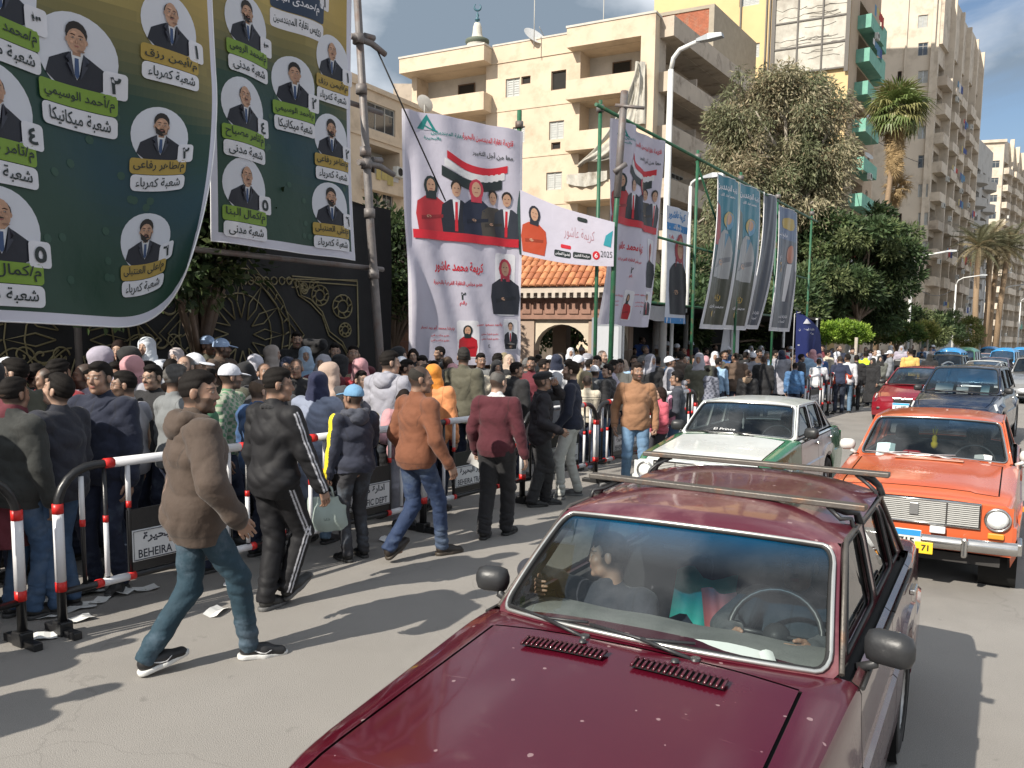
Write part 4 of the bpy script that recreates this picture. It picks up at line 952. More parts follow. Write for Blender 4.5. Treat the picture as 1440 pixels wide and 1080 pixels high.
F2.box('parapet',-.0,26,-.85,.3,ZR,ZT-.12,BEIG)
mb=MB();T=F1.T;T2=F2.T
pts=[T@Vector((0,.2,ZT-.9)),T@Vector((TL,.2,ZT-.9)),T2@Vector((26,.2,ZT-.9)),T@Vector((0,14,ZT-.9))];mb.quad(*pts)
pts=[T@Vector((0,0,0)),T@Vector((0,14,0)),T@Vector((0,14,ZT-.9)),T@Vector((0,0,ZT-.9))];mb.quad(*pts);mb.build('roof',BEIG,A)
for(X,Y,lb,sz,Yd)in[(751,68,'rusty satellite dish on the roof edge of the beige corner block',.75,53.8),(860,36,'flat dish on the roof behind the corner parapet of the beige block',.6,53)]:
 q=at(X,Y,Yd);satellite_dish(Vector((q.x,q.y,ZT-.9)),lb,sz,.6)
for X,lb in((751,'thin aerial rising beside the dish on the beige block roof'),(848,'thin aerial on the right part of the beige block roof')):q=at(X,60,53);antenna(Vector((q.x,q.y,ZT-.9)),lb,3.4)
# minaret behind it
q=at(671,80,74.0);mn=thing('minaret','small white minaret with a blue crescent finial rising behind the beige block','minaret',(q.x,q.y,0))
MW=M('minaret_white',(.52,.50,.44),.8,.1,2);MT=M('minaret_finial_blue',(.04,.12,.16),.5);
def mz(y):return at(671,y,74.0).z
mb=MB();z1,z2,z3,z4=mz(74),mz(57),mz(38),mz(33)
mb.lathe([(.8,0),(.8,z1-.5),(.95,z1),(.90,z1+.1),(.90,z2-.3),(1.0,z2-.1),(.55,z2+.1),(.42,z2+.5),(.36,z3),(.26,z3+.3),(.0,z3+.35)],n=20);mb.build('shaft',MW,mn)
MB().lathe([(.92,z2-.35),(1.02,z2-.2),(1.02,z2),(.9,z2+.06)],n=20).build('balcony',M('minaret_trim',(.10,.12,.09),.7),mn)
mb=MB();z5,zT=z3+.3,mz(4);zc=mz(16)
mb.lathe([(.05,z5),(.09,z5+.2),(.22,lerp(z5,zc,.25)),(.22,lerp(z5,zc,.35)),(.08,lerp(z5,zc,.5)),(.15,lerp(z5,zc,.68)),(.06,lerp(z5,zc,.85)),(.04,zc)],n=10)
zr=(zc+zT)/2;rr_=(zT-zc)/2
mb.tube([(rr_*.8*math.sin(a),0,zr-rr_*.8*math.cos(a))for a in[-2.6+5.2*i/16 for i in range(17)]],[.03+.07*math.cos((i/16-.5)*PI)for i in range(17)],6);mb.build('finial',MT,mn)
# older block at the left, between scaffold pole and banner
q0=at(508,120,44);q1=at(600,140,49);dB=(q1-q0);dB.z=0;WB=dB.length+3;dB.normalize();q0.z=0
B=thing('apartment_building','low beige block with glazed loggia seen between the scaffold pole and the white banner','building',q0-dB*3)
FB=Facade(B,q0-dB*3,dB,WB+3,0,at(520,122,44).z,BEI)
FB.winpx(516,556,148,186,'glass');FB.winpx(519,534,264,290,'glass');FB.winpx(538,553,266,292,'glass')
a0,_=FB.px(512,220);a1,_=FB.px(562,220);_,zz0=FB.px(530,262);_,zz1=FB.px(530,205);FB.recess(a0,a1,zz0,zz1,1.2,kind='dark')
FB.build();FB.parapet(a0-.2,a1+.2,-.5,0,zz0-.35,zz0+.5,BEI);ac_unit(FB,(a0+a1)/2+.6,-.52,zz0+.55);laundry(FB,a0+.3,a1-.8,-.56,zz0+.75,4,3)
zt=FB.z1;FB.box('parapet',-.1,WB+3.1,-.12,.3,zt,zt+.25,BEI);FB.box('stair_head',3.2,5.0,1.5,3.5,zt,zt+1.2,BEI)
_,zc_=FB.px(530,198);FB.box('string_course',-.1,WB+3.1,-.08,0,zc_,zc_+.18,BEI)
for X,Y,lb in((597,138,'large white satellite dish right of the low beige block'),):
 q=at(X,Y+12,47);satellite_dish(Vector((q.x,q.y,q.z-.6)),lb,.5,2.5)
q=at(602,118,62);H3=thing('house','small grey beige rooftop house between the low block and the minaret block','building',(q.x,q.y,0));MB().box(-2.5,2.2,0,4,0,q.z).build('wall',BEIG,H3);MB().box(-.8,.1,-.04,.0,q.z-1.9,q.z-.7).build('window',DARK,H3)
# unfinished brick block
RB=M('red_brickwork',(.36,.125,.07),.9,.2,3,.4,40,stain=((.28,.17,.12),2,.5,.75));CON=M('concrete_frame',(.33,.29,.23),.9,.15,2,.2,20)
c1=at(1005,5,66);c1.z=0;dR=dL;P=c1-dR*8
Bk=thing('apartment_building','unfinished red brick block with a concrete frame behind the beige corner block','building',P)
zt=at(1005,3,66).z
FK=Facade(Bk,P,dR,8,0,zt-.1,CON);
for k in range(3):FK.op.append((.3,7.6,zt-.35-k*3.1-2.5,zt-.35-k*3.1,.1))
FK.build('frame');FK.box('brick_infill',.3,7.6,.1,.2,2,zt-.35,RB)
FK2=Facade(Bk,c1,EU,10,0,zt-.1,CON).build('frame');
bmk=MB()
for j in range(28):
 for i in range(24):bmk.box(.32+i*.295+(.14 if j%2 else 0),.32+i*.295+.28+(.14 if j%2 else 0),.085,.1,zt-.46-j*.105,zt-.37-j*.105,T=FK.T)
bmk.build('brickwork',RB,Bk,kind='stuff')
# yellow block with the billboard frame
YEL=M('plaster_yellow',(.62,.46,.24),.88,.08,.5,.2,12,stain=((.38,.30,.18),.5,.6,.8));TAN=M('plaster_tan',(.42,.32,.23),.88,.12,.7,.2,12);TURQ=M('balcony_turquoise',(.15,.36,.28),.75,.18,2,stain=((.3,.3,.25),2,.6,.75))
c2=at(1193,100,72);c2.z=0;P=c2-dR*17
Y_=thing('apartment_building','yellow high block with a weathered billboard frame on its blind wall behind the big eucalyptus','building',P)
FY=Facade(Y_,P,dR,17,0,46,YEL)
for y0,y1 in((62,82),(-10,8)):FY.winpx(1040,1068,y0,y1,'shut')
FY.winpx(1021,1030,43,54,'dark');FY.winpx(1020,1029,90,100,'dark');FY.build()
bx0,bz1=FY.px(1091,-20);bx1,bz0=FY.px(1190,96)
BB=M('billboard_weathered',(.50,.48,.42),.8,.2,.7,.3,5,stain=((.28,.25,.21),.8,.45,.75));IR=M('angle_iron',(.10,.09,.08),.6)
FY.box('billboard_sheet',bx0,bx1,-.22,-.15,bz0,bz1,BB)
for i in range(4):x=lerp(bx0,bx1,i/3);FY.box('angle_iron',x-.06-.1*(i in(0,3)),x+.06+.1*(i in(0,3)),-.34,-.22,bz0-.3,bz1,IR)
for k in range(4):z=bz0+(bz1-bz0)*k/3.6;FY.box('angle_iron',bx0,bx1,-.30,-.225,z,z+.12,IR)
rr=random.Random(5);mb=MB()
for k in range(30):
 z=rr.uniform(bz0,bz1);x=rr.uniform(bx0,bx1-2.5);mb.tube([FY.T@Vector((x+j*.5,-.24,z+rr.uniform(-.12,.12)))for j in range(6)],.018,3)
mb.build('loose_wire',IR,Y_,kind='stuff')
px_,_=FY.px(1076,50)
for dx in(0,.3,.55,3.0):FY.box('drain_pipe',px_+dx if dx<2 else FY.px(1035,50)[0]+.3,(px_+dx if dx<2 else FY.px(1035,50)[0]+.3)+.12,-.15,-.0,0,46,IR)
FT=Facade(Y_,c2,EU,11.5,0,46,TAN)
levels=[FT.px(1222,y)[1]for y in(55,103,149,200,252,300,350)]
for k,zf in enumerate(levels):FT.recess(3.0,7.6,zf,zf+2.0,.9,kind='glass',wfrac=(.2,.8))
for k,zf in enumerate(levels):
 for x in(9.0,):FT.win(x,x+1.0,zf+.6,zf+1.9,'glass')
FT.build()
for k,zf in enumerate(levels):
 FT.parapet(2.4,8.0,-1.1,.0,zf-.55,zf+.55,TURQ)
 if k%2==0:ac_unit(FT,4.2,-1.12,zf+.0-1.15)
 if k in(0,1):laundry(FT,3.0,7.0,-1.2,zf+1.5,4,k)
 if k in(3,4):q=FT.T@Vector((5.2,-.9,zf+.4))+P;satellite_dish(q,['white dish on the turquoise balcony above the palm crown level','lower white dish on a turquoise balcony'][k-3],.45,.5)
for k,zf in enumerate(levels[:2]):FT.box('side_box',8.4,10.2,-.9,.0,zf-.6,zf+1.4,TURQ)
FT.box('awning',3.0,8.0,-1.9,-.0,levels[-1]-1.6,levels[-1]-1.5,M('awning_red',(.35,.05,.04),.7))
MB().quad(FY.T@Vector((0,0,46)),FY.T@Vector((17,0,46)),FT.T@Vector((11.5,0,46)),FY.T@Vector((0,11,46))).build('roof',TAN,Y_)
# the tall cream tower block
CRM=M('plaster_cream',(.62,.54,.44),.88,.09,.5,.2,12,stain=((.36,.30,.23),.7,.50,.8));CRS=M('plaster_cream_worn',(.56,.49,.40),.88,.14,.9,.2,12,stain=((.22,.17,.13),1.0,.5,.78))
c3=at(1318,100,93);c3.z=0;dT=Vector((.93,-.36,0)).normalized()
d3=Vector((.60,.80,0));WT=7.4;P=c3-dT*WT
Tt=thing('apartment_building','tallest cream tower block with stacked balconies right of the fan palm','building',P)
FC=Facade(Tt,P,dT,WT,0,46,CRM)
yk=[30,69,108,147,186,227,268,308,348,388]
for y in yk[:9]:FC.winpx(1291,1305,y-9,y+9,'glass' if y%2 else 'shut')
for y in yk[2:9]:FC.winpx(1262,1268,y-8,y+6,'dark')
FC.build()
xr,_=FC.px(1312,100);FC.box('rib',xr-.35,xr,-.35,0,0,46,CRM);FC.box('rib',xr-2.9,xr-2.75,-.2,0,0,46,CRM)
L3=25.;FS=Facade(Tt,c3,d3,L3,0,34,CRS)
fl=[2.5+3.05*k for k in range(10)]
cols=[(.6,3.6),(5.0,8.4),(10.2,13.4),(15.2,18.6),(20.4,23.6)]
zroof=[]
for i,(a,b)in enumerate(cols):q=c3+d3*((a+b)/2);X_p=project((q.x,q.y,35))[0];zroof.append(at(X_p,(-14,8,30,47,66)[i],q.y).z)
for zf in fl:
 for a,b in cols:FS.recess(a,b,zf,zf+2.2,1.0,kind='dark' if(int(zf)+int(a))%3 else 'glass',wfrac=(.15,.8),back=CRS)
FS.build()
for i,(a,b)in enumerate(cols):
 FS.box('upper_storey',a-.5,b+.8,-.35-.15*(i%2),1.4,34+.01*i,zroof[i],CRS)
 FS.box('rib',b+.15,b+.5,-.9,0,0,zroof[i]-.3,CRM)
rr=random.Random(11)
for zf in fl:
 for i,(a,b)in enumerate(cols):
  FS.parapet(a-.15,b+.15,-.95-.2*(i%2),0.,zf-.2,zf+rr.choice((.75,.95,.8)),rr.choice((CRS,CRM,CRS,BEIG)))
  if rr.random()<.35:ac_unit(FS,rr.uniform(a+.4,b-.4),-1.0,zf+rr.choice((-.9,1.2)))
  if rr.random()<.25:laundry(FS,a,b,-1.2,zf+1.3,3,int(zf*7)+i)
for i,(a,b)in enumerate(cols):
 for k in range(2):zf=39.4+3*k
 if zroof[i]>37.5+3.1*k:fm,pm,k_=wmesh('dark',2,1.6);o=link('window',fm,Tt,mw=FS.T@Matrix.Translation(((a+b)/2,-.42-.15*(i%2),35.3+3.1*k)));link('opening',pm,o)
FS.box('shopfront',.3,12,-1.4,0,.1,3.6,M('shopfront_glass',(.06,.10,.10),.15,.3,.5,spec=.8));FS.box('shop_canopy',.1,12.4,-1.8,0,3.6,4.5,M('canopy_brownish',(.28,.13,.09),.7))
MB().quad(FC.T@Vector((0,0,46)),FC.T@Vector((WT,0,46)),FS.T@Vector((L3,3,46)),FC.T@Vector((0,18,46))).build('roof',CRS,Tt)
MB().quad(FC.T@Vector((0,0,0)),FC.T@Vector((0,0,46)),FC.T@Vector((0,18,46)),FC.T@Vector((0,18,0))).build('side_wall',CRS,Tt)
# grey white block with curved balconies
GWH=M('plaster_grey_white',(.42,.41,.39),.85,.1,.7,stain=((.25,.22,.19),1,.55,.8))
c4=c3+d3*(L3+1.0);d4=Vector((.625,.78,0));P=c4
G4=thing('apartment_building','grey white block with rounded balconies just beyond the cream tower','building',P)
z4=at(1365,196,c4.y+3).z
FG=Facade(G4,P,d4,14,0,z4,GWH)
for k in range(int(z4/3.05)-1):
 zf=2.5+3.05*k
 for a in(1.0,7.6):FG.recess(a,a+4.6,zf,zf+2.1,1.,kind='dark',wfrac=(.1,.9))
FG.build()
for k in range(int(z4/3.05)-1):
 zf=2.5+3.05*k
 for a in(1.0,7.6):
  mb=MB();n=10;arc_=[(a-.1+4.8*i/n,-.25-1.15*math.sin(PI*i/n))for i in range(n+1)]
  for i in range(n):
   (x0,y0),(x1,y1)=arc_[i],arc_[i+1]
   mb.quad(*[FG.T@Vector(p)for p in((x0,y0,zf-.25),(x1,y1,zf-.25),(x1,y1,zf+.85),(x0,y0,zf+.85))]);mb.quad(*[FG.T@Vector(p)for p in((x0,0,zf-.25),(x1,0,zf-.25),(x1,y1,zf-.25),(x0,y0,zf-.25))])
  mb.build('balcony',GWH,G4)
# the last cream blocks
def far_block(px_l,px_c,ytop,Y,label,wroad,seed,d=Vector((.66,.75,0)),mat=CRM,mat2=CRS):
 c=at(px_c,300,Y);c.z=0;dt=Vector((.95,-.31,0));zt=at(px_c,ytop,Y).z;l=at(px_l,300,Y);wd=(c-Vector((l.x,l.y,0))).length/.95
 P=c-dt*wd;o=thing('apartment_building',label,'building',P);rr=random.Random(seed)
 f=Facade(o,P,dt,wd,0,zt,mat);nf=int(zt/3.1)-1
 for k in range(nf):
  zf=3+3.1*k
  if zf+2>zt:break
  f.win(wd*.42,wd*.42+1.1,zf+.5,zf+1.8,'dark')
  if wd>7:f.win(wd*.75,wd*.75+1.3,zf+.5,zf+1.8,'glass')
 f.build();f.box('cornice',-.3,wd+.3,-.4,0,zt-.5,zt,mat)
 g=Facade(o,c,d,wroad,0,zt,mat2);n=int(wroad/5)
 for k in range(nf):
  zf=2.6+3.1*k
  for i in range(n):g.recess(.8+i*5,4.2+i*5,zf,zf+2.1,1.,kind='dark',wfrac=(.1,.8),back=mat2)
 g.build()
 for k in range(nf):
  zf=2.6+3.1*k
  for i in range(n):
   g.parapet(.6+i*5,4.4+i*5,-.9-.3*(i%2),0,zf-.2,zf+.9,rr.choice((mat2,mat,TURQ if seed==3 and rr.random()<.3 else mat2)))
   if rr.random()<.3:ac_unit(g,1.5+i*5,-1.0,zf+1.0)
 for i in range(n):g.box('rib',4.5+i*5,4.8+i*5,-.7,0,0,zt+rr.uniform(-.5,.8),mat)
 MB().quad(f.T@Vector((0,0,zt)),f.T@Vector((wd,0,zt)),g.T@Vector((wroad,0,zt)),f.T@Vector((0,16,zt))).build('roof',mat2,o)
 return o
far_block(1352,1406,196,158,'pale cream block with a curved roof slab beyond the grey white block',20,1)
far_block(1412,1424,232,185,'worn block with crowded balconies near the right edge',24,3)
far_block(1425,1436,262,225,'last block of flats at the right edge of the street',30,4)
bw=thing('apartment_building','shaded low building behind the tents and dark trees','building',R(-2,19));MB().box(0,13,0,8,.3,5.2,T=TR).build('wall',BEIG,bw)
for i in range(4):MB().box(1+i*3,2.3+i*3,-.04,0,2,3.4,T=TR).build('window',DARK,bw)
CBL=M('cable_black',(.02,.02,.02),.5)
for k,(a,b,sag,lb)in enumerate([((1195,170,72),(1345,235,110),1.2,'thin cable sagging from the turquoise balconies to the far balconies, upper one'),((1195,262,72),(1350,330,112),1.6,'thin cable sagging across the front of the cream tower, middle one'),((1275,392,56),(1338,408,82),.8,'cable between the two street lamps beyond the dark feathery tree'),((929,300,49),(1192,320,71),2.0,'long cable from the beige corner block towards the yellow block')]):
 p,q=at(*a),at(*b);o=MB().tube([p.lerp(q,t)-Vector((0,0,sag*4*t*(1-t)))for t in[i/14 for i in range(15)]],.03,4).build('overhead_cable',CBL);tag(o,lb,'cable')
# vegetation
def leafmat(name,transl=.3,r=.55):return M(name,r=r,var=.10,scale=.8,attr='Col',transl=transl,spec=.3)
LEAF=leafmat('foliage');BARK=M('bark_grey_brown',(.16,.12,.09),.9,.25,5,.6,25);BARKP=M('bark_pale',(.34,.30,.25),.9,.2,4,.5,20);PALMB=M('bark_palm',(.27,.19,.12),.95,.2,4,.6,30,stretch=(1,1,5))
def leaf_mesh(name,P,size,wid,dirs,cols,rng,curl=.25):
 """one diamond leaf at each point; dirs = preferred axis per leaf"""
 n=len(P);d=dirs+rng.normal(0,.45,(n,3));d/=np.linalg.norm(d,axis=1)[:,None]+1e-9
 r=rng.normal(0,1,(n,3));s=np.cross(d,r);s/=np.linalg.norm(s,axis=1)[:,None]+1e-9;nn=np.cross(d,s)
 L_=size*rng.uniform(.6,1.35,n)[:,None];W_=wid*rng.uniform(.7,1.3,n)[:,None]
 a=P;b=P+d*L_*.5+s*W_*.5+nn*L_*curl*.3;c=P+d*L_;e=P+d*L_*.5-s*W_*.5+nn*L_*curl*.3
 V=np.stack([a,b,c,e],1).reshape(-1,3);F=np.arange(4*n).reshape(n,4)
 me=npmesh(name,V,F,[LEAF]);ca=me.color_attributes.new('Col','FLOAT_COLOR','POINT')
 cc_=np.ones((n,4,4),np.float32);cc_[:,:,:3]=cols[:,None,:];ca.data.foreach_set('color',cc_.ravel());return me
def crown(name,blobs,n,size,wid,palette,parent,org,seed,droop=.0,clump=.5,nclump=60,updir=.3,shell=.55):
 rng=np.random.default_rng(seed);B_=np.array([[*(b[:3]),*b[3:6]]for b in blobs],float);B_[:,:3]-=np.array(org)
 vol=B_[:,3]*B_[:,4]*B_[:,5];ci=rng.choice(len(B_),nclump,p=vol**.8/(vol**.8).sum())
 u=rng.normal(0,1,(nclump,3));u/=np.linalg.norm(u,axis=1)[:,None];rad=rng.uniform(shell,1.02,nclump)[:,None]
 C_=B_[ci,:3]+u*rad*B_[ci,3:6];cs=clump*rng.uniform(.55,1.5,nclump)
 li=rng.choice(nclump,n,p=cs**2/(cs**2).sum());q=rng.normal(0,1,(n,3));q/=np.linalg.norm(q,axis=1)[:,None]
 P=C_[li]+q*(rng.uniform(0,1,n)[:,None]**.45)*cs[li][:,None]*np.array([1,1,.7]);P[:,2]-=droop*rng.uniform(0,1,n)**2*cs[li]
 dirs=q*.6+u[li]*.4;dirs[:,2]+=updir
 pal=np.array(palette);pc=pal[rng.integers(0,len(pal),nclump)];cols=pc[li]*rng.uniform(.7,1.35,n)[:,None]
 k=rng.uniform(0,1,n)<.15;cols[k]=pal[rng.integers(0,len(pal),k.sum())]
 me=leaf_mesh(name,P,size,wid,dirs,cols,rng)
 return link('crown',me,parent),C_,cs
def limbs(parent,base,forks,tips,r0,mat,name='trunk'):
 mb=MB();mb.tube(base,[lerp(r0,r0*.65,i/(len(base)-1))for i in range(len(base))],10);mb.build(name,mat,parent)
 top=Vector(base[-1]);mb=MB();rr=random.Random(len(tips))
 for t in tips:
  t=Vector(t);st=Vector(base[rr.randrange(max(1,len(base)-2),len(base))]);m=st.lerp(t,.5)+Vector((rr.uniform(-.3,.3),rr.uniform(-.3,.3),rr.uniform(.1,.5)))
  mb.tube([st,m,t],[r0*.42,r0*.25,r0*.07],6)
 mb.build('limbs',mat,parent)
def S_(px,py,Y,rx,ry=None,rz=None):p=at(px,py,Y);return(p.x,p.y,p.z,rx,ry or rx,rz or rx)
EUC=[(.24,.235,.14),(.31,.28,.18),(.18,.19,.11),(.37,.33,.22),(.15,.17,.09),(.30,.25,.16)]
Y0=43
q=at(1105,520,Y0);eu=thing('eucalyptus_tree','huge grey brown eucalyptus tree behind the scaffold, taller than the lamp','tree',(q.x,q.y,.3))
bl=[S_(1062,140,Y0,1.7,1.7,1.6),S_(1042,185,Y0,1.7,1.7,1.6),S_(1085,195,Y0,1.8),S_(1120,125,Y0,1.3,1.5,1.4),S_(1022,225,Y0,.9),S_(1085,110,Y0,.7,.8,.8),S_(1010,330,Y0-1,1.2),S_(1165,290,Y0,.8,.9,1.1),S_(1150,108,Y0,.7,.8,.8),S_(1010,170,Y0,.6,.6,.7),S_(1138,155,Y0,1.5,1.7,1.7),S_(1165,150,Y0+1,1.2,1.2,1.4),S_(1150,215,Y0,1.4,1.6,1.5),S_(1115,255,Y0,2.0),S_(1060,260,Y0,1.8),S_(1025,245,Y0-1,1.1),S_(1075,320,Y0,1.8),S_(1130,310,Y0,1.8),S_(1150,350,Y0,1.5),S_(990,320,Y0-3,1.1),S_(985,370,Y0-3,1.0),S_(1040,380,Y0-1,1.6),S_(1110,390,Y0,2.2),S_(1000,270,Y0-2,.8)]
org=(q.x,q.y,.3)
_,C_,cs=crown('eucalyptus_crown',bl,90000,.27,.070,EUC,eu,org,3,droop=1.3,clump=.66,nclump=300,updir=-.75,shell=.55)
bp=[(0,0,0),(.1,0,2.5),(-.1,.1,5),(.1,0,7.5),(0,.2,10.2)]
limbs(eu,bp,None,[tuple(C_[i])for i in range(0,300,5)],.42,BARKP)
FEA=[(.065,.105,.045),(.045,.075,.03),(.11,.15,.06),(.03,.05,.02),(.15,.18,.08)]
Y0=40
def feather_tree(px,Y,base_h,bl,n,seed,label,nc=200):
 q=at(px,520,Y);o=thing('feathery_tree',label,'tree',(q.x,q.y,base_h));org=(q.x,q.y,base_h)
 _,C_,cs=crown('feathery_crown',bl,n,.30,.10,FEA,o,org,seed,droop=.1,clump=.5,nclump=nc,updir=-.05,shell=.3)
 zt=max(b[2]for b in bl)-base_h;limbs(o,[(0,0,0),(.1,.1,zt*.35),(0,0,zt*.6)],None,[tuple(C_[i])for i in range(0,nc,7)],.22,BARK);return o
feather_tree(1200,42,.3,[S_(1165,312,42,1.0,1,.4),S_(1225,300,43,1.1,1,.35),S_(1150,350,42,1.6,1.6,.7),S_(1200,330,42,1.9,1.9,.8),S_(1245,350,43,1.8,1.8,1.0),S_(1180,395,41,2.3,2,1.2),S_(1240,400,43,1.9,2,1.2),S_(1265,330,45,1.0,1,.6),S_(1150,430,42,1.8,1.5,1),S_(1215,435,44,2.2,2,1.0)],42000,5,'dark green feathery tree between the last banner and the street lamp')
feather_tree(1120,40,.3,[S_(1130,400,39,1.4,1.4,1.2),S_(1100,440,38,1.8,1.4,1.2),S_(1040,440,36,2.2,1.6,1.4),S_(975,400,33,1.5,1.6,1.6),S_(970,450,30,1.8,1.6,1.3)],22000,6,'dark low tree mass under the eucalyptus behind the hanging banners',130)
feather_tree(1262,55,.1,[S_(1240,450,55,1.6,1.6,1.2),S_(1275,455,58,2.0,1.6,1.1),S_(1310,462,64,2.0,1.6,1.1),S_(1335,460,72,2.4,2,1.2)],16000,8,'dark shrubby trees below the street lamp beside the hedge',90)
DK=[(.022,.04,.014),(.035,.06,.02),(.05,.08,.028),(.015,.028,.01),(.07,.09,.035)]
def shade_tree(px,py,Y,bl,n,seed,label,sz=.13,h0=.3):
 q=at(px,py,Y);o=thing('ficus_tree',label,'tree',(q.x,q.y,h0));org=(q.x,q.y,h0)
 _,C_,cs=crown('ficus_crown',bl,n,sz,sz*.5,DK,o,org,seed,clump=.38,nclump=130,updir=.0,shell=.25)
 limbs(o,[(0,0,0),(.05,0,1.4),(0,.1,2.8)],None,[tuple(C_[i])for i in range(0,130,5)],.13,BARK)
shade_tree(275,470,11.0,[S_(250,320,10.2,1.0,.7,.7),S_(210,385,9.6,.5,.5,.3),S_(285,370,10.2,.7,.6,.55),S_(270,260,10.5,.8,.8,.8),S_(160,420,9.6,.35,.4,.25)],9000,12,'dark leafy tree showing between and below the two green banners')
shade_tree(548,470,19.0,[S_(538,350,18.5,.8,.9,1.1),S_(562,330,19,.7,.8,.9),S_(522,395,18.5,.7,.8,.8),S_(555,400,19,.9,.9,.8),S_(590,370,19.5,1.1,1,1.)],11000,13,'dark leafy tree between the grey scaffold pole and the white banner')
shade_tree(800,470,25.5,[S_(790,440,25.5,1.8,1.2,1.2),S_(740,430,26,1.5,1.0,1.2)],7000,14,'shady tree seen through the arches of the gatehouse',sz=.18)
LIM=[(.16,.26,.03),(.22,.34,.04),(.11,.20,.025),(.28,.38,.07)];HDG=[(.07,.12,.03),(.10,.15,.035),(.05,.09,.025),(.15,.14,.05)]
def hedge(pxs,Y,pal,n,seed,label,rx=.8,rz=.55,y=467,sz=.12):
 q=at(sum(pxs)/len(pxs),500,Y);o=thing('hedge',label,'hedge',(q.x,q.y,.1));org=(q.x,q.y,.1)
 _,C_,cs=crown('hedge_crown',[S_(p,y,Y+(p-pxs[0])*.03,rx,rx*.8,rz)for p in pxs],n,sz,sz*.55,pal,o,org,seed,clump=.26,nclump=120,updir=.5,shell=.7)
 for p in(pxs[0],pxs[-1]):t=at(p,500,Y)-Vector(org);MB().tube([(t.x,t.y,0),(t.x,t.y,2.2)],.07,6).build('trunk',BARKP,o)
hedge([1160,1175,1190,1203],36,LIM,15000,21,'bright lime green clipped hedge crown behind the far crowd',rx=.55,rz=.42,y=468)
hedge([1225,1245,1262,1280],46,HDG,11000,22,'dull green clipped hedge crown right of the lime one',rx=.75,rz=.45,y=468,sz=.15)
hedge([1293,1303],52,[(.22,.24,.06),(.28,.27,.09),(.13,.17,.04)],5000,23,'yellowish end of the hedge row beside the street lamp',rx=.6,rz=.5,y=466,sz=.15)
hedge([1362],74,[(.20,.22,.07),(.14,.17,.05),(.26,.25,.10)],4000,24,'small pale round tree in front of the date palms',rx=1.2,rz=1.4,y=470,sz=.2)
def fan_mesh(green=True,seed=0):
 rng=random.Random(seed);mb=MB();V=[];pl=1.0
 mb.tube([(0,0,0),(pl*.5,0,.1),(pl,0,.08)],[.03,.022,.015],4,0)
 n=26
 for i in range(n):
  a=lerp(-2.3,2.3,i/(n-1));L_=lerp(1.25,.75,abs(a)/2.3)*rng.uniform(.85,1.1);dx,dy=math.cos(a),math.sin(a);w_=.05
  m=Vector((pl+dx*L_*.6,dy*L_*.6,.08+.03*(i%2)-.05));t=Vector((pl+dx*L_,dy*L_,.08-.5*L_*rng.uniform(.4,1.4)));s=Vector((-dy,dx,0))*w_;b=Vector((pl,0,.08))
  mb.add([b,m+s,t,m-s],[(0,1,2,3)],0)
 return mb
FG1=M('fan_palm_green',(.15,.20,.065),.45,.3,2,transl=.25);FG2=M('fan_palm_dead',(.34,.24,.12),.8,.3,2,transl=.2);FG3=M('fan_palm_olive',(.24,.23,.09),.5,.3,2,transl=.25)
fms=[fan_mesh(seed=i).mesh('frond',m)for i,m in enumerate((FG1,FG1,FG3))];fmd=[fan_mesh(seed=i+9).mesh('dead_frond',FG2)for i in range(2)]
def fan_palm(base,top,rc,label,ng=44,nd=40,dead=False,seed=1):
 rr=random.Random(seed);o=thing('fan_palm',label,'palm tree',base);t=Vector(top)-Vector(base);m=t*.5+Vector((-.25,0,0))
 MB().tube([(0,0,0),t*.25+Vector((-.15,0,0)),m,t*.8+Vector((-.05,0,0)),t],[.26,.21,.19,.17,.16],10).build('trunk',PALMB,o)
 k=rc/2.2
 for i in range(ng):
  az=i*2.39996;el=lerp(1.4,-.95,(i/ng)**.8)+rr.uniform(-.1,.1);Mx=Matrix.Translation(t+Vector((0,0,.1)))@Matrix.Rotation(az,4,'Z')@Matrix.Rotation(-el,4,'Y')@Matrix.Rotation(rr.uniform(-.3,.3),4,'X')@Matrix.Scale(k*rr.uniform(.85,1.12),4)
  link('frond',fmd[i%2]if dead else fms[rr.randrange(3)],o,mw=Mx)
 for i in range(nd):
  az=i*2.39996;Mx=Matrix.Translation(t+Vector((0,0,-.1-.045*i*k)))@Matrix.Rotation(az,4,'Z')@Matrix.Rotation(rr.uniform(1.15,1.45),4,'Y')@Matrix.Rotation(rr.uniform(-.6,.6),4,'X')@Matrix.Scale(k*rr.uniform(.5,.8),4)
  link('dead_frond',fmd[i%2],o,mw=Mx)
b=at(1229,520,60);b.z=.14;t=at(1262,158,60);fan_palm(b,t,2.5,'tall fan palm with a green crown and a thick skirt of dead fronds',64,60)
b=at(1256,520,61);b.z=.14;t=at(1261,268,61);fan_palm(b,t,1.35,'shorter dead fan palm with a dry crown beside the tall one',26,14,True,4)
def date_frond(seed=0):
 rng=random.Random(seed);mb=MB();L_=3.2;P=[Vector((L_*s*.93,0,.9*s-1.9*s*s))for s in[i/9 for i in range(10)]]
 mb.tube(P,[.035,.03,.027,.024,.02,.017,.014,.011,.008,.005],4)
 for i in range(34):
  s=.12+.88*i/33;x=s*9;k=min(int(x),8);p=P[k].lerp(P[k+1],x-k);l_=.55*math.sin(PI*(s*.85+.12))+.1
  for sd in(-1,1):
   t=p+Vector((.45*l_,sd*l_*.8,-.25*l_+rng.uniform(-.1,.1)));n_=Vector((.035,0,0));mb.add([p-n_,p+n_,t],[(0,1,2)])
 return mb
DG=M('date_palm_frond',(.15,.15,.085),.6,.3,1,transl=.2);DG2=M('date_palm_frond_pale',(.30,.25,.15),.7,.3,1,transl=.2)
dfm=[date_frond(i).mesh('frond',DG)for i in range(2)]+[date_frond(5).mesh('frond',DG2)]
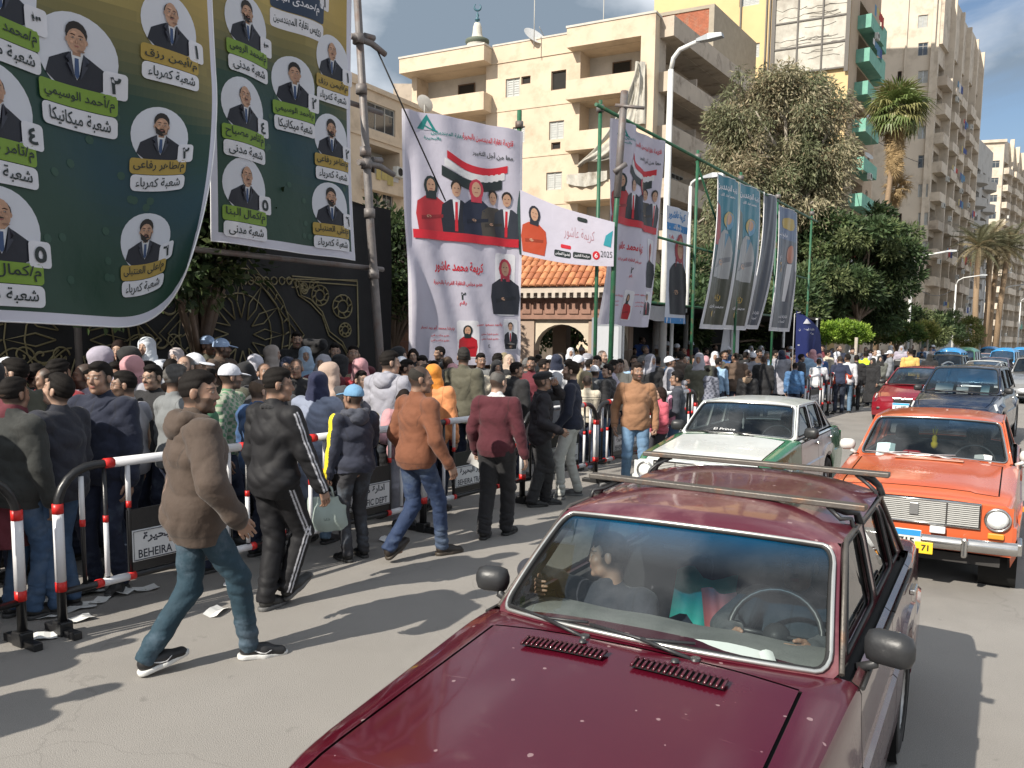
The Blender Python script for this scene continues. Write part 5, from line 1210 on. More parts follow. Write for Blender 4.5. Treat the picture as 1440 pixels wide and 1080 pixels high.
def date_palm(pxb,pxt,yt,Y,label,seed,k=1.2):
 rr=random.Random(seed);b=at(pxb,500,Y);b.z=.14;t=at(pxt,yt,Y)-b;o=thing('date_palm',label,'palm tree',b)
 MB().tube([(0,0,0),t*.5+Vector((rr.uniform(-.2,.2),0,0)),t],[.36,.29,.27],9).build('trunk',PALMB,o)
 for i in range(34):
  az=i*2.39996;el=lerp(1.2,-.75,i/34);Mx=Matrix.Translation(t)@Matrix.Rotation(az,4,'Z')@Matrix.Rotation(-el,4,'Y')@Matrix.Rotation(rr.uniform(-.4,.4),4,'X')@Matrix.Scale(k*rr.uniform(.8,1.1),4)
  link('frond',dfm[2 if rr.random()<.25+.4*(i>22)else rr.randrange(2)],o,mw=Mx)
date_palm(1372,1376,348,90,'leftmost date palm of the group near the far end of the street',1)
date_palm(1383,1392,342,92,'second date palm from the left of the far group',2)
date_palm(1388,1404,352,97,'slender leaning date palm in the middle of the far group',3,1.1)
date_palm(1398,1418,350,93,'rightmost date palm, leaning right, in the far group',4,1.25)
# vehicles
from mathutils.geometry import tessellate_polygon
def paint(name,c,dust=(.30,.25,.19),dlo=.60,dhi=.85,r=.28,specks=False,fade=None,metal=0.):
 if name in MATS:return MATS[name]
 m=M(name,c,r,.06,1.2,.03,6,coat=.7,stain=(dust,2.2,dlo,dhi),rvar=.10,spec=.5,metal=metal)
 N,K=nodes(m);p=N['Principled BSDF'];src=p.inputs['Base Color'].links[0].from_socket
 tc=N.new('ShaderNodeTexCoord')
 if fade:
  sx=N.new('ShaderNodeSeparateXYZ');K(tc.outputs['Object'],sx.inputs[0]);nz=N.new('ShaderNodeTexNoise');nz.inputs['Scale'].default_value=3;nz.inputs['Detail'].default_value=6;K(tc.outputs['Object'],nz.inputs[0])
  mr=N.new('ShaderNodeMapRange');mr.inputs[1].default_value=fade[1];mr.inputs[2].default_value=fade[2];K(sx.outputs[2],mr.inputs[0]);mu=N.new('ShaderNodeMath');mu.operation='MULTIPLY';K(mr.outputs[0],mu.inputs[0]);K(nz.outputs[0],mu.inputs[1])
  mm=N.new('ShaderNodeMix');mm.data_type='RGBA';mm.inputs[7].default_value=(*fade[0],1);K(mu.outputs[0],mm.inputs[0]);K(src,mm.inputs[6]);src=mm.outputs[2]
 if specks:
  vz=N.new('ShaderNodeTexVoronoi');vz.inputs['Scale'].default_value=15;vz.inputs['Randomness'].default_value=1;K(tc.outputs['Object'],vz.inputs[0])
  nz=N.new('ShaderNodeTexNoise');nz.inputs['Scale'].default_value=55;K(tc.outputs['Object'],nz.inputs[0])
  ad=N.new('ShaderNodeMath');ad.operation='MULTIPLY_ADD';ad.inputs[1].default_value=.22;K(nz.outputs[0],ad.inputs[0]);K(vz.outputs['Distance'],ad.inputs[2])
  wn=N.new('ShaderNodeSeparateColor');K(vz.outputs['Color'],wn.inputs[0]);sz=N.new('ShaderNodeMapRange');sz.inputs[1].default_value=.30;sz.inputs[2].default_value=1;sz.inputs[3].default_value=.07;sz.inputs[4].default_value=.275;K(wn.outputs[0],sz.inputs[0])
  lt=N.new('ShaderNodeMath');lt.operation='LESS_THAN';K(ad.outputs[0],lt.inputs[0]);K(sz.outputs[0],lt.inputs[1])
  m9=N.new('ShaderNodeMath');m9.operation='MULTIPLY';m9.inputs[1].default_value=.5;K(lt.outputs[0],m9.inputs[0])
  mm=N.new('ShaderNodeMix');mm.data_type='RGBA';mm.inputs[7].default_value=(.42,.30,.30,1);K(m9.outputs[0],mm.inputs[0]);K(src,mm.inputs[6]);src=mm.outputs[2]
  mp=N.new('ShaderNodeMapping');mp.inputs['Rotation'].default_value=(0,0,.7);mp.inputs['Scale'].default_value=(2,60,2);K(tc.outputs['Object'],mp.inputs[0]);n5=N.new('ShaderNodeTexNoise');n5.inputs['Scale'].default_value=1.6;n5.inputs['Detail'].default_value=3;K(mp.outputs[0],n5.inputs[0])
  m6=N.new('ShaderNodeMapRange');m6.inputs[1].default_value=.70;m6.inputs[2].default_value=.76;m6.inputs[4].default_value=.35;K(n5.outputs[0],m6.inputs[0])
  mm=N.new('ShaderNodeMix');mm.data_type='RGBA';mm.inputs[7].default_value=(.30,.18,.18,1);K(m6.outputs[0],mm.inputs[0]);K(src,mm.inputs[6]);src=mm.outputs[2]
 K(src,p.inputs['Base Color']);return m
CHR=M('chrome_worn',(.55,.54,.52),.22,.15,8,metal=1.);RUB=M('rubber_black',(.014,.014,.014),.6,.2,12);TYR=M('tyre_rubber',(.022,.021,.02),.85,.2,12,.3,60);BLP=M('plastic_black',(.025,.026,.028),.42,.15,10,.1,80)
RIM=M('rim_steel',(.35,.35,.35),.4,.2,6,metal=.6);INT=M('car_interior_dark',(.03,.028,.027),.8,.2,5);DASH=M('dashboard_dusty',(.17,.17,.16),.85,.2,8,.3,90);GAP=M('panel_gap',(.004,.004,.004),.9,0)
SEATB=M('seat_cloth_dark',(.035,.035,.045),.85,.2,10);SLAT=M('slat_bright',(.55,.55,.53),.35,.1,8,metal=.2);LENS=M('lamp_lens',(.70,.72,.72),.12,.1,30,.6,45,spec=.9,bdist=.01);AMB=M('lamp_amber',(.62,.26,.03),.2,.1,10);REDL=M('lamp_red',(.35,.02,.02),.2,.1,10)
HEADL=M('headliner',(.20,.20,.19),.9);STEELG=M('rack_steel',(.11,.10,.09),.5,.25,9,.25,60,metal=.5,stain=((.18,.10,.06),6,.55,.7))
def interp(tab,s):
 if s<=tab[0][0]:return tab[0][1]
 for(a,va),(b,vb)in zip(tab,tab[1:]):
  if s<=b:t=(s-a)/(b-a);return va+(vb-va)*t
 return tab[-1][1]
def sinterp(tab,s):
 return(interp(tab,s-.05)+2*interp(tab,s)+interp(tab,s+.05))/4
LADA=dict(L=4.13,zc=[(.10,.80),(.15,.855),(.3,.885),(1.28,.985),(3.50,.985),(4.02,.95),(4.10,.90)],zs=[(.10,.775),(.16,.825),(.4,.85),(1.3,.935),(3.5,.94),(3.98,.91),(4.10,.86)],ws=[(.06,.70),(.3,.735),(1.4,.755),(3.4,.755),(4.12,.715)],w=[(.06,.765),(.4,.80),(3.6,.80),(4.12,.77)],ax=(.60,3.02),ra=.335,wr=.285,zb=.20,A=(1.42,.69,.945),T=(1.90,.585,1.315),TR=(2.98,.575,1.315),Cc=(3.52,.69,.95),wc=(1.26,.985),tc=(1.80,1.345),trc=(3.06,1.345),cc=(3.60,.99),roof=.055,win=[[(1.60,.965),(2.34,.965),(2.34,1.285),(2.00,1.285)],[(2.43,.965),(3.02,.965),(2.93,1.285),(2.43,1.285)],[(3.08,.965),(3.30,.965),(3.06,1.25),(2.99,1.285)]],doors=(1.44,2.385,3.22),hw=.62,hs=(.17,1.24),ts=(3.66,4.03),bev=.03,rg=.0)
SEDAN=dict(LADA,L=4.48,zc=[(.02,.58),(.12,.68),(.5,.80),(1.15,.96),(3.9,1.05),(4.4,1.0),(4.48,.85)],zs=[(.02,.56),(.15,.66),(.5,.77),(1.2,.93),(3.8,1.0),(4.40,.97),(4.48,.83)],ws=[(.0,.50),(.15,.64),(.5,.72),(1.4,.78),(3.6,.78),(4.3,.72),(4.48,.62)],w=[(.0,.60),(.15,.76),(.5,.85),(1.2,.885),(3.6,.885),(4.3,.84),(4.48,.74)],ax=(.88,3.53),ra=.36,wr=.32,zb=.20,A=(1.30,.72,.955),T=(2.02,.57,1.40),TR=(3.20,.56,1.40),Cc=(3.85,.70,1.03),wc=(1.02,.985),tc=(1.90,1.435),trc=(3.30,1.44),cc=(4.0,1.06),roof=.045,win=[[(1.62,.99),(2.52,1.01),(2.52,1.36),(2.12,1.36)],[(2.62,1.01),(3.40,1.03),(3.18,1.36),(2.62,1.36)],[(3.46,1.04),(3.60,1.05),(3.30,1.32),(3.26,1.34)]],doors=(1.42,2.57,3.42),hw=.66,hs=(.22,1.05),ts=(4.05,4.40))
SUV=dict(SEDAN,L=4.40,zc=[(.02,.72),(.12,.84),(.5,.96),(1.15,1.07),(4.3,1.1),(4.40,.95)],zs=[(.02,.70),(.15,.82),(.5,.93),(1.2,1.04),(4.3,1.06),(4.40,.9)],zb=.26,A=(1.32,.74,1.06),T=(2.05,.61,1.57),TR=(3.95,.58,1.58),Cc=(4.30,.70,1.10),wc=(1.05,1.09),tc=(1.93,1.605),trc=(4.0,1.60),cc=(4.32,1.12),roof=.05,ax=(.88,3.50),ra=.39,wr=.35,win=[[(1.66,1.09),(2.50,1.11),(2.50,1.53),(2.16,1.53)],[(2.60,1.11),(3.35,1.13),(3.35,1.53),(2.60,1.53)],[(3.43,1.14),(4.0,1.17),(3.85,1.50),(3.43,1.53)]],doors=(1.44,2.55,3.40),ts=(4.30,4.36))
VAN=dict(LADA,L=3.4,zc=[(.02,.80),(.10,.98),(.22,1.04),(3.3,1.1),(3.4,1.0)],zs=[(.02,.78),(.1,.94),(.25,1.0),(3.3,1.0),(3.4,.9)],ws=[(.0,.60),(.2,.68),(3.4,.69)],w=[(.0,.66),(.3,.72),(3.4,.72)],ax=(.62,2.75),ra=.31,wr=.27,zb=.24,A=(.36,.68,1.0),T=(.72,.60,1.62),TR=(3.22,.60,1.62),Cc=(3.36,.68,1.02),wc=(.22,1.04),tc=(.62,1.70),trc=(3.26,1.70),cc=(3.40,1.05),roof=.34,win=[[(.55,1.03),(1.25,1.03),(1.25,1.60),(.82,1.60)],[(1.35,1.03),(2.2,1.03),(2.2,1.6),(1.35,1.6)],[(2.28,1.03),(3.2,1.03),(3.12,1.6),(2.28,1.6)]],doors=(.46,1.30,2.24),hw=.6,hs=(.05,.2),ts=(3.36,3.38))
def ringfill(outer,inner):
 """faces between two loops of equal length, outer first"""
 n=len(outer);return[(i,(i+1)%n,n+(i+1)%n,n+i)for i in range(n)]
def rr_loop(x0,x1,y0,y1,r,n=5):
 P=[]
 for cx,cy,a in((x1-r[0],y1-r[1],0),(x0+r[0],y1-r[1],90),(x0+r[0],y0+r[1],180),(x1-r[0],y0+r[1],270)):
  for k in range(n):t=math.radians(a+90*k/(n-1));P.append((cx+r[0]*math.cos(t),cy+r[1]*math.sin(t)))
 out=[]
 for i in range(len(P)):
  a,b=P[i],P[(i+1)%len(P)];out.append(a);d=math.hypot(b[0]-a[0],b[1]-a[1]);m=int(d/.12)
  for k in range(1,m+1):out.append((lerp(a[0],b[0],k/(m+1)),lerp(a[1],b[1],k/(m+1))))
 return out
def inset_poly(P,d,r=.03,n=4):
 """rounded version of a convex polygon"""
 out=[];m=len(P)
 for i in range(m):
  a,b,c=Vector(P[i-1]),Vector(P[i]),Vector(P[(i+1)%m]);u=(a-b).normalized()*r;v=(c-b).normalized()*r
  for k in range(n+1):t=k/n;out.append(tuple((b+u)*(1-t)**2+b*2*t*(1-t)+(b+v)*t*t))
 return out
class Car:
 def __init__(s,P,name,label,cat,pos,yaw,mats,group=None,detail=2):
  """pos = ground point under the middle of the front bumper; the tail runs along (sin yaw, cos yaw)"""
  s.P=P;s.root=thing(name,label,cat,(pos[0],pos[1],0),0,group);s.root.rotation_euler=(0,0,-yaw);s.m=mats;s.det=detail
 def pt(s,st,y,z):return Vector((y,st,z))
 def body(s):
  P=s.P;L_=P['L'];m=s.m;st=set();ds=.07 if s.det>1 else .14
  k=int(L_/ds)
  for i in range(k+1):st.add(round(.03+(L_-.06)*i/k,4))
  for a in P['ax']:
   for t in np.linspace(0,PI,15 if s.det>1 else 9):st.add(round(a+P['ra']*math.cos(t),4))
   st.add(round(a-P['ra']-.012,4));st.add(round(a+P['ra']+.012,4))
  seams=list(P['doors'])+[P['hs'][0],P['hs'][1],P['ts'][0],P['ts'][1]]
  if s.det>1:
   st={x for x in st if all(abs(x-q)>.014 for q in seams)}
   for q in seams:st|={round(q-.005,4),round(q+.005,4)}
  st=sorted(st);st=[x for i,x in enumerate(st)if i==0 or x-st[i-1]>.004]
  def section(x):
   w_,ws,zs,zc=sinterp(P['w'],x),sinterp(P['ws'],x),sinterp(P['zs'],x),sinterp(P['zc'],x);zb=P['zb']if P['L']!=4.13 else interp([(0,.36),(.2,.34),(.262,.2)],x)
   hw=min(P['hw'],ws-.06)
   rows=[(w_-.05,zb),(w_-.012,lerp(zb,zs,.15)),(w_,lerp(zb,zs,.40)),(w_-.002,lerp(zb,zs,.58)),(w_-.02,lerp(zb,zs,.60)),(lerp(w_,ws,.7),lerp(zb,zs,.85)),(ws+.012,zs-.035),(ws,zs-.012),(ws-.022,zs+.003)]
   zt=lambda y:zs+(zc-zs)*(1-(abs(y)/ws)**2.4)
   for y in(hw+.006,hw-.006,hw-.05,hw*.72,hw*.66,hw*.35,0):rows.append((y,zt(y)+(.009 if y<hw*.69 and s.P is LADA else 0)))
   for a in P['ax']:
    if abs(x-a)<P['ra']+.001:
     zz=P['wr']+math.sqrt(max(0,P['ra']**2-(x-a)**2));z4=rows[5][1]
     if zz>zb:rows[:5]=[(y,zz+(z-zb)*(z4-zz)/(z4-zb))for y,z in rows[:5]]
   return rows
  secs=[section(x)for x in st];nr=len(secs[0])
  full=[[(y,z)for y,z in r]+[(-y,z)for y,z in r[-2::-1]]for r in secs];nf=2*nr-1
  parts={}
  A_,Cc=P['A'],P['Cc']
  for i in range(len(st)-1):
   x0,x1=st[i],st[i+1];xm=(x0+x1)/2
   for j in range(nf-1):
    jj=min(j,nf-2-j);ym=(full[i][j][0]+full[i][j+1][0])/2
    top=jj>=8
    if top and jj>=8 and A_[0]-.02<xm<Cc[0]+.02:continue
    nm='body'
    seam=s.det>1 and x1-x0<.0105 and any(abs(xm-q)<.003 for q in seams)
    if top:
     inh=jj>=10
     if P['hs'][0]<xm<P['hs'][1]+0 and inh:nm='hood'
     elif P['ts'][0]<xm<P['ts'][1]and inh:nm='boot_lid'
     if s.det>1 and jj==9 and(P['hs'][0]<xm<P['hs'][1]or P['ts'][0]<xm<P['ts'][1]):continue
     if seam and inh and not(P['doors'][0]-.01<xm<P['doors'][2]+.01):continue
    else:
     if P['doors'][0]<xm<P['doors'][1]and jj<8:nm='front_door'
     elif P['doors'][1]<xm<P['doors'][2]and jj<8:nm='rear_door'
     if nm!='body' and ym<0:nm+='_far'
     if seam and any(abs(xm-q)<.003 for q in P['doors'])and jj<8:continue
     if nm.startswith('rear')and False:pass
    parts.setdefault(nm,[]).append((i,j))
  V=[s.pt(x,y,z)for x,r in zip(st,full)for(y,z)in r]
  s.cross=(st,full)
  def emit(nm,cells,mat,par=None,label=None):
   mb=MB();mp={}
   def vi(k):
    if k not in mp:mp[k]=len(mb.v);mb.v.append(tuple(V[k]))
    return mp[k]
   for i,j in cells:
    a=i*nf+j;f=(vi(a),vi(a+1),vi(a+nf+1),vi(a+nf));mb.f.append(f);mb.m.append(0);mb.sm.append(True)
   me=mb.mesh(nm,mat);me.set_sharp_from_angle(angle=math.radians(28));return link(nm,me,par or s.root,label=label)
  for nm,cells in parts.items():
   mt=m['paint']
   if nm=='hood':mt=m.get('hood',mt)
   if nm=='boot_lid':mt=m.get('boot',mt)
   if 'door' in nm:mt=m.get('door',mt)
   if nm=='body':mt=m.get('fender',mt)
   o=emit(nm.replace('_far',''),cells,mt)
   if 'door' in nm:
    sg=-1 if nm.endswith('_far')else 1;d0,d1=(P['doors'][0],P['doors'][1])if 'front' in nm else(P['doors'][1],P['doors'][2]);y=sinterp(P['w'],d1-.2);z=interp(P['zs'],d1)-.105
    MB().bbox(sg*(y-.022),sg*(y-.022)+sg*.03,d1-.20,d1-.06,z,z+.028,.006).build('handle',m.get('trim',CHR),o)
    if s.det>1:pts=[Vector((sg*(interp(P['ws'],q)+.013),q,interp(P['zs'],q)-.018))for q in np.linspace(d0+.01,d1-.01,6)];MB().tube(pts,.008,5).build('belt_trim',m.get('belt',RUB),o)
  mb=MB()
  for i in range(len(st)-1):
   for j in range(nf-1):
    jj=min(j,nf-2-j)
    if jj>=8 and A_[0]-.02<(st[i]+st[i+1])/2<Cc[0]+.02:continue
    q=[(i,j),(i,j+1),(i+1,j+1),(i+1,j)];mb.quad(*[s.pt(st[a],full[a][b][0]*.98,full[a][b][1]-.014)for a,b in q])
  mb.build('under_body',GAP,s.root)
  mb=MB();w_=P['w'][1][1]-.14;mb.box(-w_,w_,.12,L_-.12,P['zb']+.04,P['zb']+.12);mb.build('floor_pan',INT,s.root)
  for(ii,nm,sg)in((0,'nose_panel',-1),(len(st)-1,'tail_panel',1)):
   r=full[ii];mb=MB();x=st[ii];n=nf//2;zb=P['zb']+(.16 if sg<0 and P['L']==4.13 else .04)
   for j in range(nf-1):(y0,z0),(y1,z1)=r[j],r[j+1];mb.quad(s.pt(x,y0,z0),s.pt(x,y1,z1),s.pt(x+sg*.015,y1*.96,lerp(z1,zb+.3,.12)),s.pt(x+sg*.015,y0*.96,lerp(z0,zb+.3,.12)))
   zt=lambda y:lerp(sinterp(P['zs'],x)+(sinterp(P['zc'],x)-sinterp(P['zs'],x))*(1-(abs(y)/sinterp(P['ws'],x))**2.4),zb+.3,.12)
   ys=[v[0]*.96 for v in r];wmin=max(ys)
   for k in range(16):
    y0,y1=lerp(-wmin,wmin,k/16),lerp(-wmin,wmin,(k+1)/16);mb.quad(s.pt(x+sg*.015,y0,zb),s.pt(x+sg*.015,y1,zb),s.pt(x+sg*.015,y1,zt(y1)if abs(y1)<sinterp(P['ws'],x)*.95 else zt(sinterp(P['ws'],x)*.9)),s.pt(x+sg*.015,y0,zt(y0)if abs(y0)<sinterp(P['ws'],x)*.95 else zt(sinterp(P['ws'],x)*.9)))
   mb.build(nm,m['paint']if sg<0 else m.get('boot',m['paint']),s.root)
  for a in P['ax']:
   for sg in(-1,1):
    R_=P['wr'];wd=.17;o=thing('wheel',None,None,(0,0,0));o.parent=s.root;o.location=(sg*(sinterp(P['w'],a)-.10),a,R_);o.rotation_euler=(0,PI/2*sg,0)
    MB().lathe([(R_*.60,-wd/2),(R_*.93,-wd/2),(R_,-wd*.36),(R_+.002,0),(R_,wd*.36),(R_*.93,wd/2),(R_*.60,wd/2),(R_*.58,0)],n=28).build('tyre',TYR,o)
    mb=MB();mb.lathe([(R_*.62,wd*.46),(R_*.56,wd*.40),(R_*.50,wd*.15),(R_*.30,wd*.20),(R_*.22,wd*.38),(0,wd*.42)],n=20);mb.build('rim',RIM,o)
    if s.det>1:MB().lathe([(R_*1.12,-.2),(R_*1.12,.085)],n=20).build('wheel_well',GAP,o)
  return s
 def ws_map(s,front=True):
  P=s.P;b,t=(P['A'],P['T'])if front else(P['Cc'],P['TR']);bc,tc_=(P['wc'],P['tc'])if front else(P['cc'],P['trc'])
  def f(u,v,off=0.):
   k=1-abs(u)**2.2;y=lerp(b[1],t[1],v)*u;x=lerp(lerp(b[0],bc[0],k),lerp(t[0],tc_[0],k),v);z=lerp(lerp(b[2],bc[1],k),lerp(t[2],tc_[1],k),v)+.0
   sg=-1 if front else 1;bul=.02*math.sin(PI*v)
   return s.pt(x+sg*(bul+off),y,z+bul*.4+off*.5)
  return f
 def greenhouse(s):
  P=s.P;m=s.m;pm=m.get('pillar',m['paint'])
  for front in(True,False):
   f=s.ws_map(front);inn=rr_loop(-.955,.955,.035,.955,(.07,.14));n=len(inn)
   def outp(p):
    x,y=p;return(max(-1,min(1,(x)*1.047)),max(0,min(1,.5+(y-.495)*1.09)))
   out=[]
   for(x,y)in inn:
    k=max(abs(x)/.955,abs((y-.495)/.46));out.append((max(-1,min(1,x/k/.955)),max(0,min(1,.5+(y-.495)/k/.92))))
   mb=MB();V=[f(*p)for p in out]+[f(*p)for p in inn]+[f(*p,-.03)for p in inn]
   mb.add(V,ringfill(out,inn)+[(n+i,n+(i+1)%n,2*n+(i+1)%n,2*n+i)for i in range(n)],0,True)
   mb.build('windscreen_frame' if front else 'rear_screen_frame',pm,s.root)
   ctr=(0,.495);V=[];F=[];rings=[1.0,.8,.55,.3]
   for r_ in rings:V+=[f(ctr[0]+(x-ctr[0])*r_,ctr[1]+(y-ctr[1])*r_,-.006)for x,y in inn]
   V.append(f(*ctr,-.006));
   for q in range(len(rings)-1):F+=[(q*n+i,q*n+(i+1)%n,(q+1)*n+(i+1)%n,(q+1)*n+i)for i in range(n)]
   F+=[((len(rings)-1)*n+i,(len(rings)-1)*n+(i+1)%n,len(V)-1)for i in range(n)]
   g=MB().add(V,F,0,True).build('windscreen' if front else 'rear_screen',m['glass']if front else m.get('rglass',m['glass']),s.root)
   lp=[f(*p,.002)for p in inn];MB().tube(lp,.011 if s.det>1 else .009,6,closed=True).build('gasket',RUB,g)
   if m.get('chrome_ring')and front:MB().tube([f(x*1.012,.495+(y-.495)*1.02,.008)for x,y in inn],.0085,6,closed=True).build('bright_trim',m['chrome_ring'],g)
  A_,T,TR_,Cc=P['A'],P['T'],P['TR'],P['Cc']
  def sm(x,z,sg,off=0.):k=(z-A_[2])/(T[2]-A_[2]);return s.pt(x,sg*(lerp(A_[1]+.0,T[1],k)+.012*math.sin(PI*max(0,min(1,k)))+off),z)
  outer=[(A_[0],A_[2]-.0),(lerp(A_[0],Cc[0],.5),lerp(A_[2],Cc[2],.5)-.01),(Cc[0],Cc[2]),(TR_[0],TR_[2]),(lerp(T[0],TR_[0],.5),T[2]),(T[0],T[2])]
  for sg in(-1,1):
   holes=[inset_poly(w_,0,.045 if i<2 else .03)for i,w_ in enumerate(P['win'])]
   allp=[Vector((x,z,0))for x,z in outer];lps=[allp]+[[Vector((x,z,0))for x,z in h]for h in holes]
   tri=tessellate_polygon(lps);flat=[v for l in lps for v in l]
   mb=MB();mb.add([sm(v.x,v.y,sg)for v in flat],[tuple(t)for t in tri]);
   for h in holes:
    n=len(h);b=[sm(x,z,sg)for x,z in h]+[sm(x,z,sg,-.035)for x,z in h];mb.add(b,[(i,(i+1)%n,n+(i+1)%n,n+i)for i in range(n)])
   mb.build('side_frame',pm,s.root)
   for i,h in enumerate(holes):
    op=s.P.get('open',());n=len(h)
    o=MB().add([sm(x,z,sg,-.016)for x,z in h],[tuple(range(n))]).build('side_window',m.get('sglass',m['glass']),s.root)
    MB().tube([sm(x,z,sg,-.004)for x,z in h],.009,5,closed=True).build('gasket',RUB,o)
   if s.det>1:
    a=[sm(A_[0]+.02,A_[2]+.01,sg,.008),sm(T[0]-.015,T[2]-.03,sg,.01)]+[sm(x,T[2]+.004,sg,.012)for x in np.linspace(T[0]+.05,TR_[0]-.05,6)]+[sm(TR_[0]+.02,TR_[2]-.03,sg,.01),sm(Cc[0]-.03,Cc[2]+.01,sg,.008)]
    MB().tube(a,.011,5).build('rain_gutter',m.get('gutter',pm),s.root)
  f0,f1=s.ws_map(True),s.ws_map(False);nu,nv=(24,22)if s.det>1 else(12,10)
  def rf(u,v,dz=0.):
   b=-1+2*u;a_=f0(b,1.0);c_=f1(b,1.0);p=a_.lerp(c_,v);e=math.sin(PI*v)**.32 if 0<v<1 else 0
   p.z+=P['roof']*(1-abs(b)**4.2)*e*.55+.02*(1-b*b)*0+dz;wide=T[1]*(1+.02*e)
   p.x=b*wide if abs(b)==1 else b*wide;return p
  rs=MB().grid(rf,nu,nv);rme=rs.mesh('roof',m.get('roof',m['paint']));rme.set_sharp_from_angle(angle=math.radians(40));s.roof=link('roof',rme,s.root)
  MB().grid(lambda u,v:rf(lerp(.02,.98,u),lerp(.02,.98,v),-.035),8,8).build('headliner',HEADL,s.root)
  s.rf=rf;return s
 def interior(s,seats=True,wheel=True,dash=None,rest=False,lhd=1,seatm=SEATB):
  P=s.P;A_=P['A'];zb=A_[2]-.06;f=s.ws_map(True)
  mb=MB()
  def df(u,v):x=lerp(A_[0]-.08-.12*(1-(2*u-1)**2),A_[0]+.40,v);y=lerp(-A_[1]+.05,A_[1]-.05,u);return s.pt(x,y,zb+.03+.030*math.sin(PI*v)-.01*v+.012*math.sin(20*u)*.3)
  mb.grid(df,16,6);mb.box(-A_[1]+.06,A_[1]-.06,A_[0]+.3,A_[0]+.36,zb-.35,zb-.03);mb.build('dashboard',dash or DASH,s.root)
  mb=MB();ws_=A_[1]+.0
  for sg in(-1,1):mb.box(sg*ws_-.02,sg*ws_+.02,A_[0],P['Cc'][0],P['zb']+.1,A_[2]-.04)
  mb.box(-ws_,ws_,P['Cc'][0]-.1,P['Cc'][0]+.05,P['zb']+.1,zb+.02);mb.box(-ws_,ws_,A_[0]+.05,A_[0]+.08,P['zb']+.1,zb-.02);mb.build('door_trim',INT,s.root)
  s1=A_[0]+.98
  for k,y in enumerate((-.36,.36)):
   st=thing('seat',None,None);st.parent=s.root;st.location=(y,s1,0)
   zc_=P['zb']+.22
   MB().bbox(-.24,.24,-.42,.12,zc_-.1,zc_+.08,.05).build('cushion',seatm,st);T=Matrix.Translation((0,.08,zc_+.02))@Matrix.Rotation(-.28,4,'X');MB().bbox(-.24,.24,-.05,.08,0,.58,.05,T=T).build('backrest',seatm,st)
   if s.det>0:MB().bbox(-.12,.12,-.03,.05,.60,.76,.03,T=T).build('head_restraint',seatm,st)
  o=MB();x2=P['Cc'][0]-.42;zc_=P['zb']+.24;o.bbox(-.6,.6,x2-.48,x2,zc_-.1,zc_+.08,.05);o.build('rear_bench',seatm,s.root);MB().bbox(-.6,.6,-.05,.1,0,.55,.05,T=Matrix.Translation((0,x2,zc_))@Matrix.Rotation(-.3,4,'X')).build('rear_backrest',seatm,s.root)
  if wheel:
   c=Vector((.36*lhd,A_[0]+.50,zb+.0));T=Matrix.Translation(c)@Matrix.Rotation(math.radians(62),4,'X');pts=[T@Vector((.19*math.cos(a),.19*math.sin(a),0))for a in np.linspace(0,2*PI,28,endpoint=False)]
   w_=MB().tube(pts,.013,6,closed=True).build('steering_wheel',BLP,s.root);mb=MB()
   for a in(0,PI,-PI/2):mb.tube([T@Vector((.19*math.cos(a),.19*math.sin(a),0)),T@Vector((0,0,-.03))],.012,5)
   mb.lathe([(0,.0),(.05,-.01),(.06,-.04)],n=12,T=T);mb.build('spokes',BLP,w_)
  MB().bbox(-.11,.11,0,.02,0,.055,.008,T=Matrix.Translation(f(0,.90,-.09))).build('inside_mirror',BLP,s.root);return s
 def mirror(s,sg,z=None,x=None,col=None,big=1.):
  P=s.P;z=z or P['A'][2]+.02;x=x or P['A'][0]+.22;y=sinterp(P['ws'],x)
  mb=MB();T=Matrix.Translation((sg*(y+.075),x,z+.05))@Matrix.Rotation(-sg*.25,4,'Z')
  mb.bbox(-.088*big,.088*big,-.05,.05,-.062*big,.068*big,.045,T=T);o=mb.build('door_mirror',col or BLP,s.root)
  for f in o.data.polygons:f.use_smooth=True
  MB().tube([Vector((sg*(y-.03),x,z-.04)),Vector((sg*(y+.03),x-.01,z-.01)),T@Vector((-sg*.05,0,-.03))],.02,6).build('mirror_arm',col or BLP,o)
  MB().box(-.045*big,.045*big,.0505,.0525,-.02*big,.024*big,T=T).build('mirror_glass',CHR,o)
 def wipers(s,mat=BLP,spots=((-.28,.62),(.34,.62)),lenw=.42):
  f=s.ws_map(True);rr=random.Random(4)
  for i,(u,_)in enumerate(spots):
   p0=f(u,-.035,.012);p1=f(u-.30,.035,.028);p2=f(u-.62,.065,.022);a=f(u-.02,.07,.02)
   mb=MB();mb.cyl(p0-Vector((0,0,.02)),p0+Vector((0,0,.012)),.018,10);mb.tube([p0,p1],.008,5);mb.tube([f(u-.02,.075,.016),p1,p2],.006,5);mb.build('wiper',mat,s.root)
 def plate(s,x,z,w_,h_,top,bg,txt,tcol=(.01,.01,.01),y=0.):
  o=MB().bbox(y-w_/2,y+w_/2,x-.012,x,z,z+h_,.004).build('number_plate',M('plate_bg_%d'%int(bg[0]*100),bg,.4),s.root)
  MB().box(y-w_/2+.004,y+w_/2-.004,x-.014,x-.0125,z+h_*.68,z+h_-.004).build('plate_strip',M('plate_top_%d'%int(top[2]*100),top,.4),o)
  V,F,d=text2d(txt,.03);k=h_*.5/d[1];mb=MB();mb.add([(y+a*k,x-.0145,z+h_*.34+b*k)for a,b in V],F);mb.build('plate_number',M('ink_black',tcol,.6),o)
 def tail(s):
  P=s.P;L_=P['L']
  for sg in(-1,1):MB().bbox(sg*.52-.13,sg*.52+.13,L_-.025,L_+.01,.62,.76,.01).build('tail_lamp',REDL,s.root)
  MB().bbox(-.74,.74,L_-.02,L_+.07,.40,.50,.02).build('rear_bumper',s.m.get('bumper',CHR),s.root)
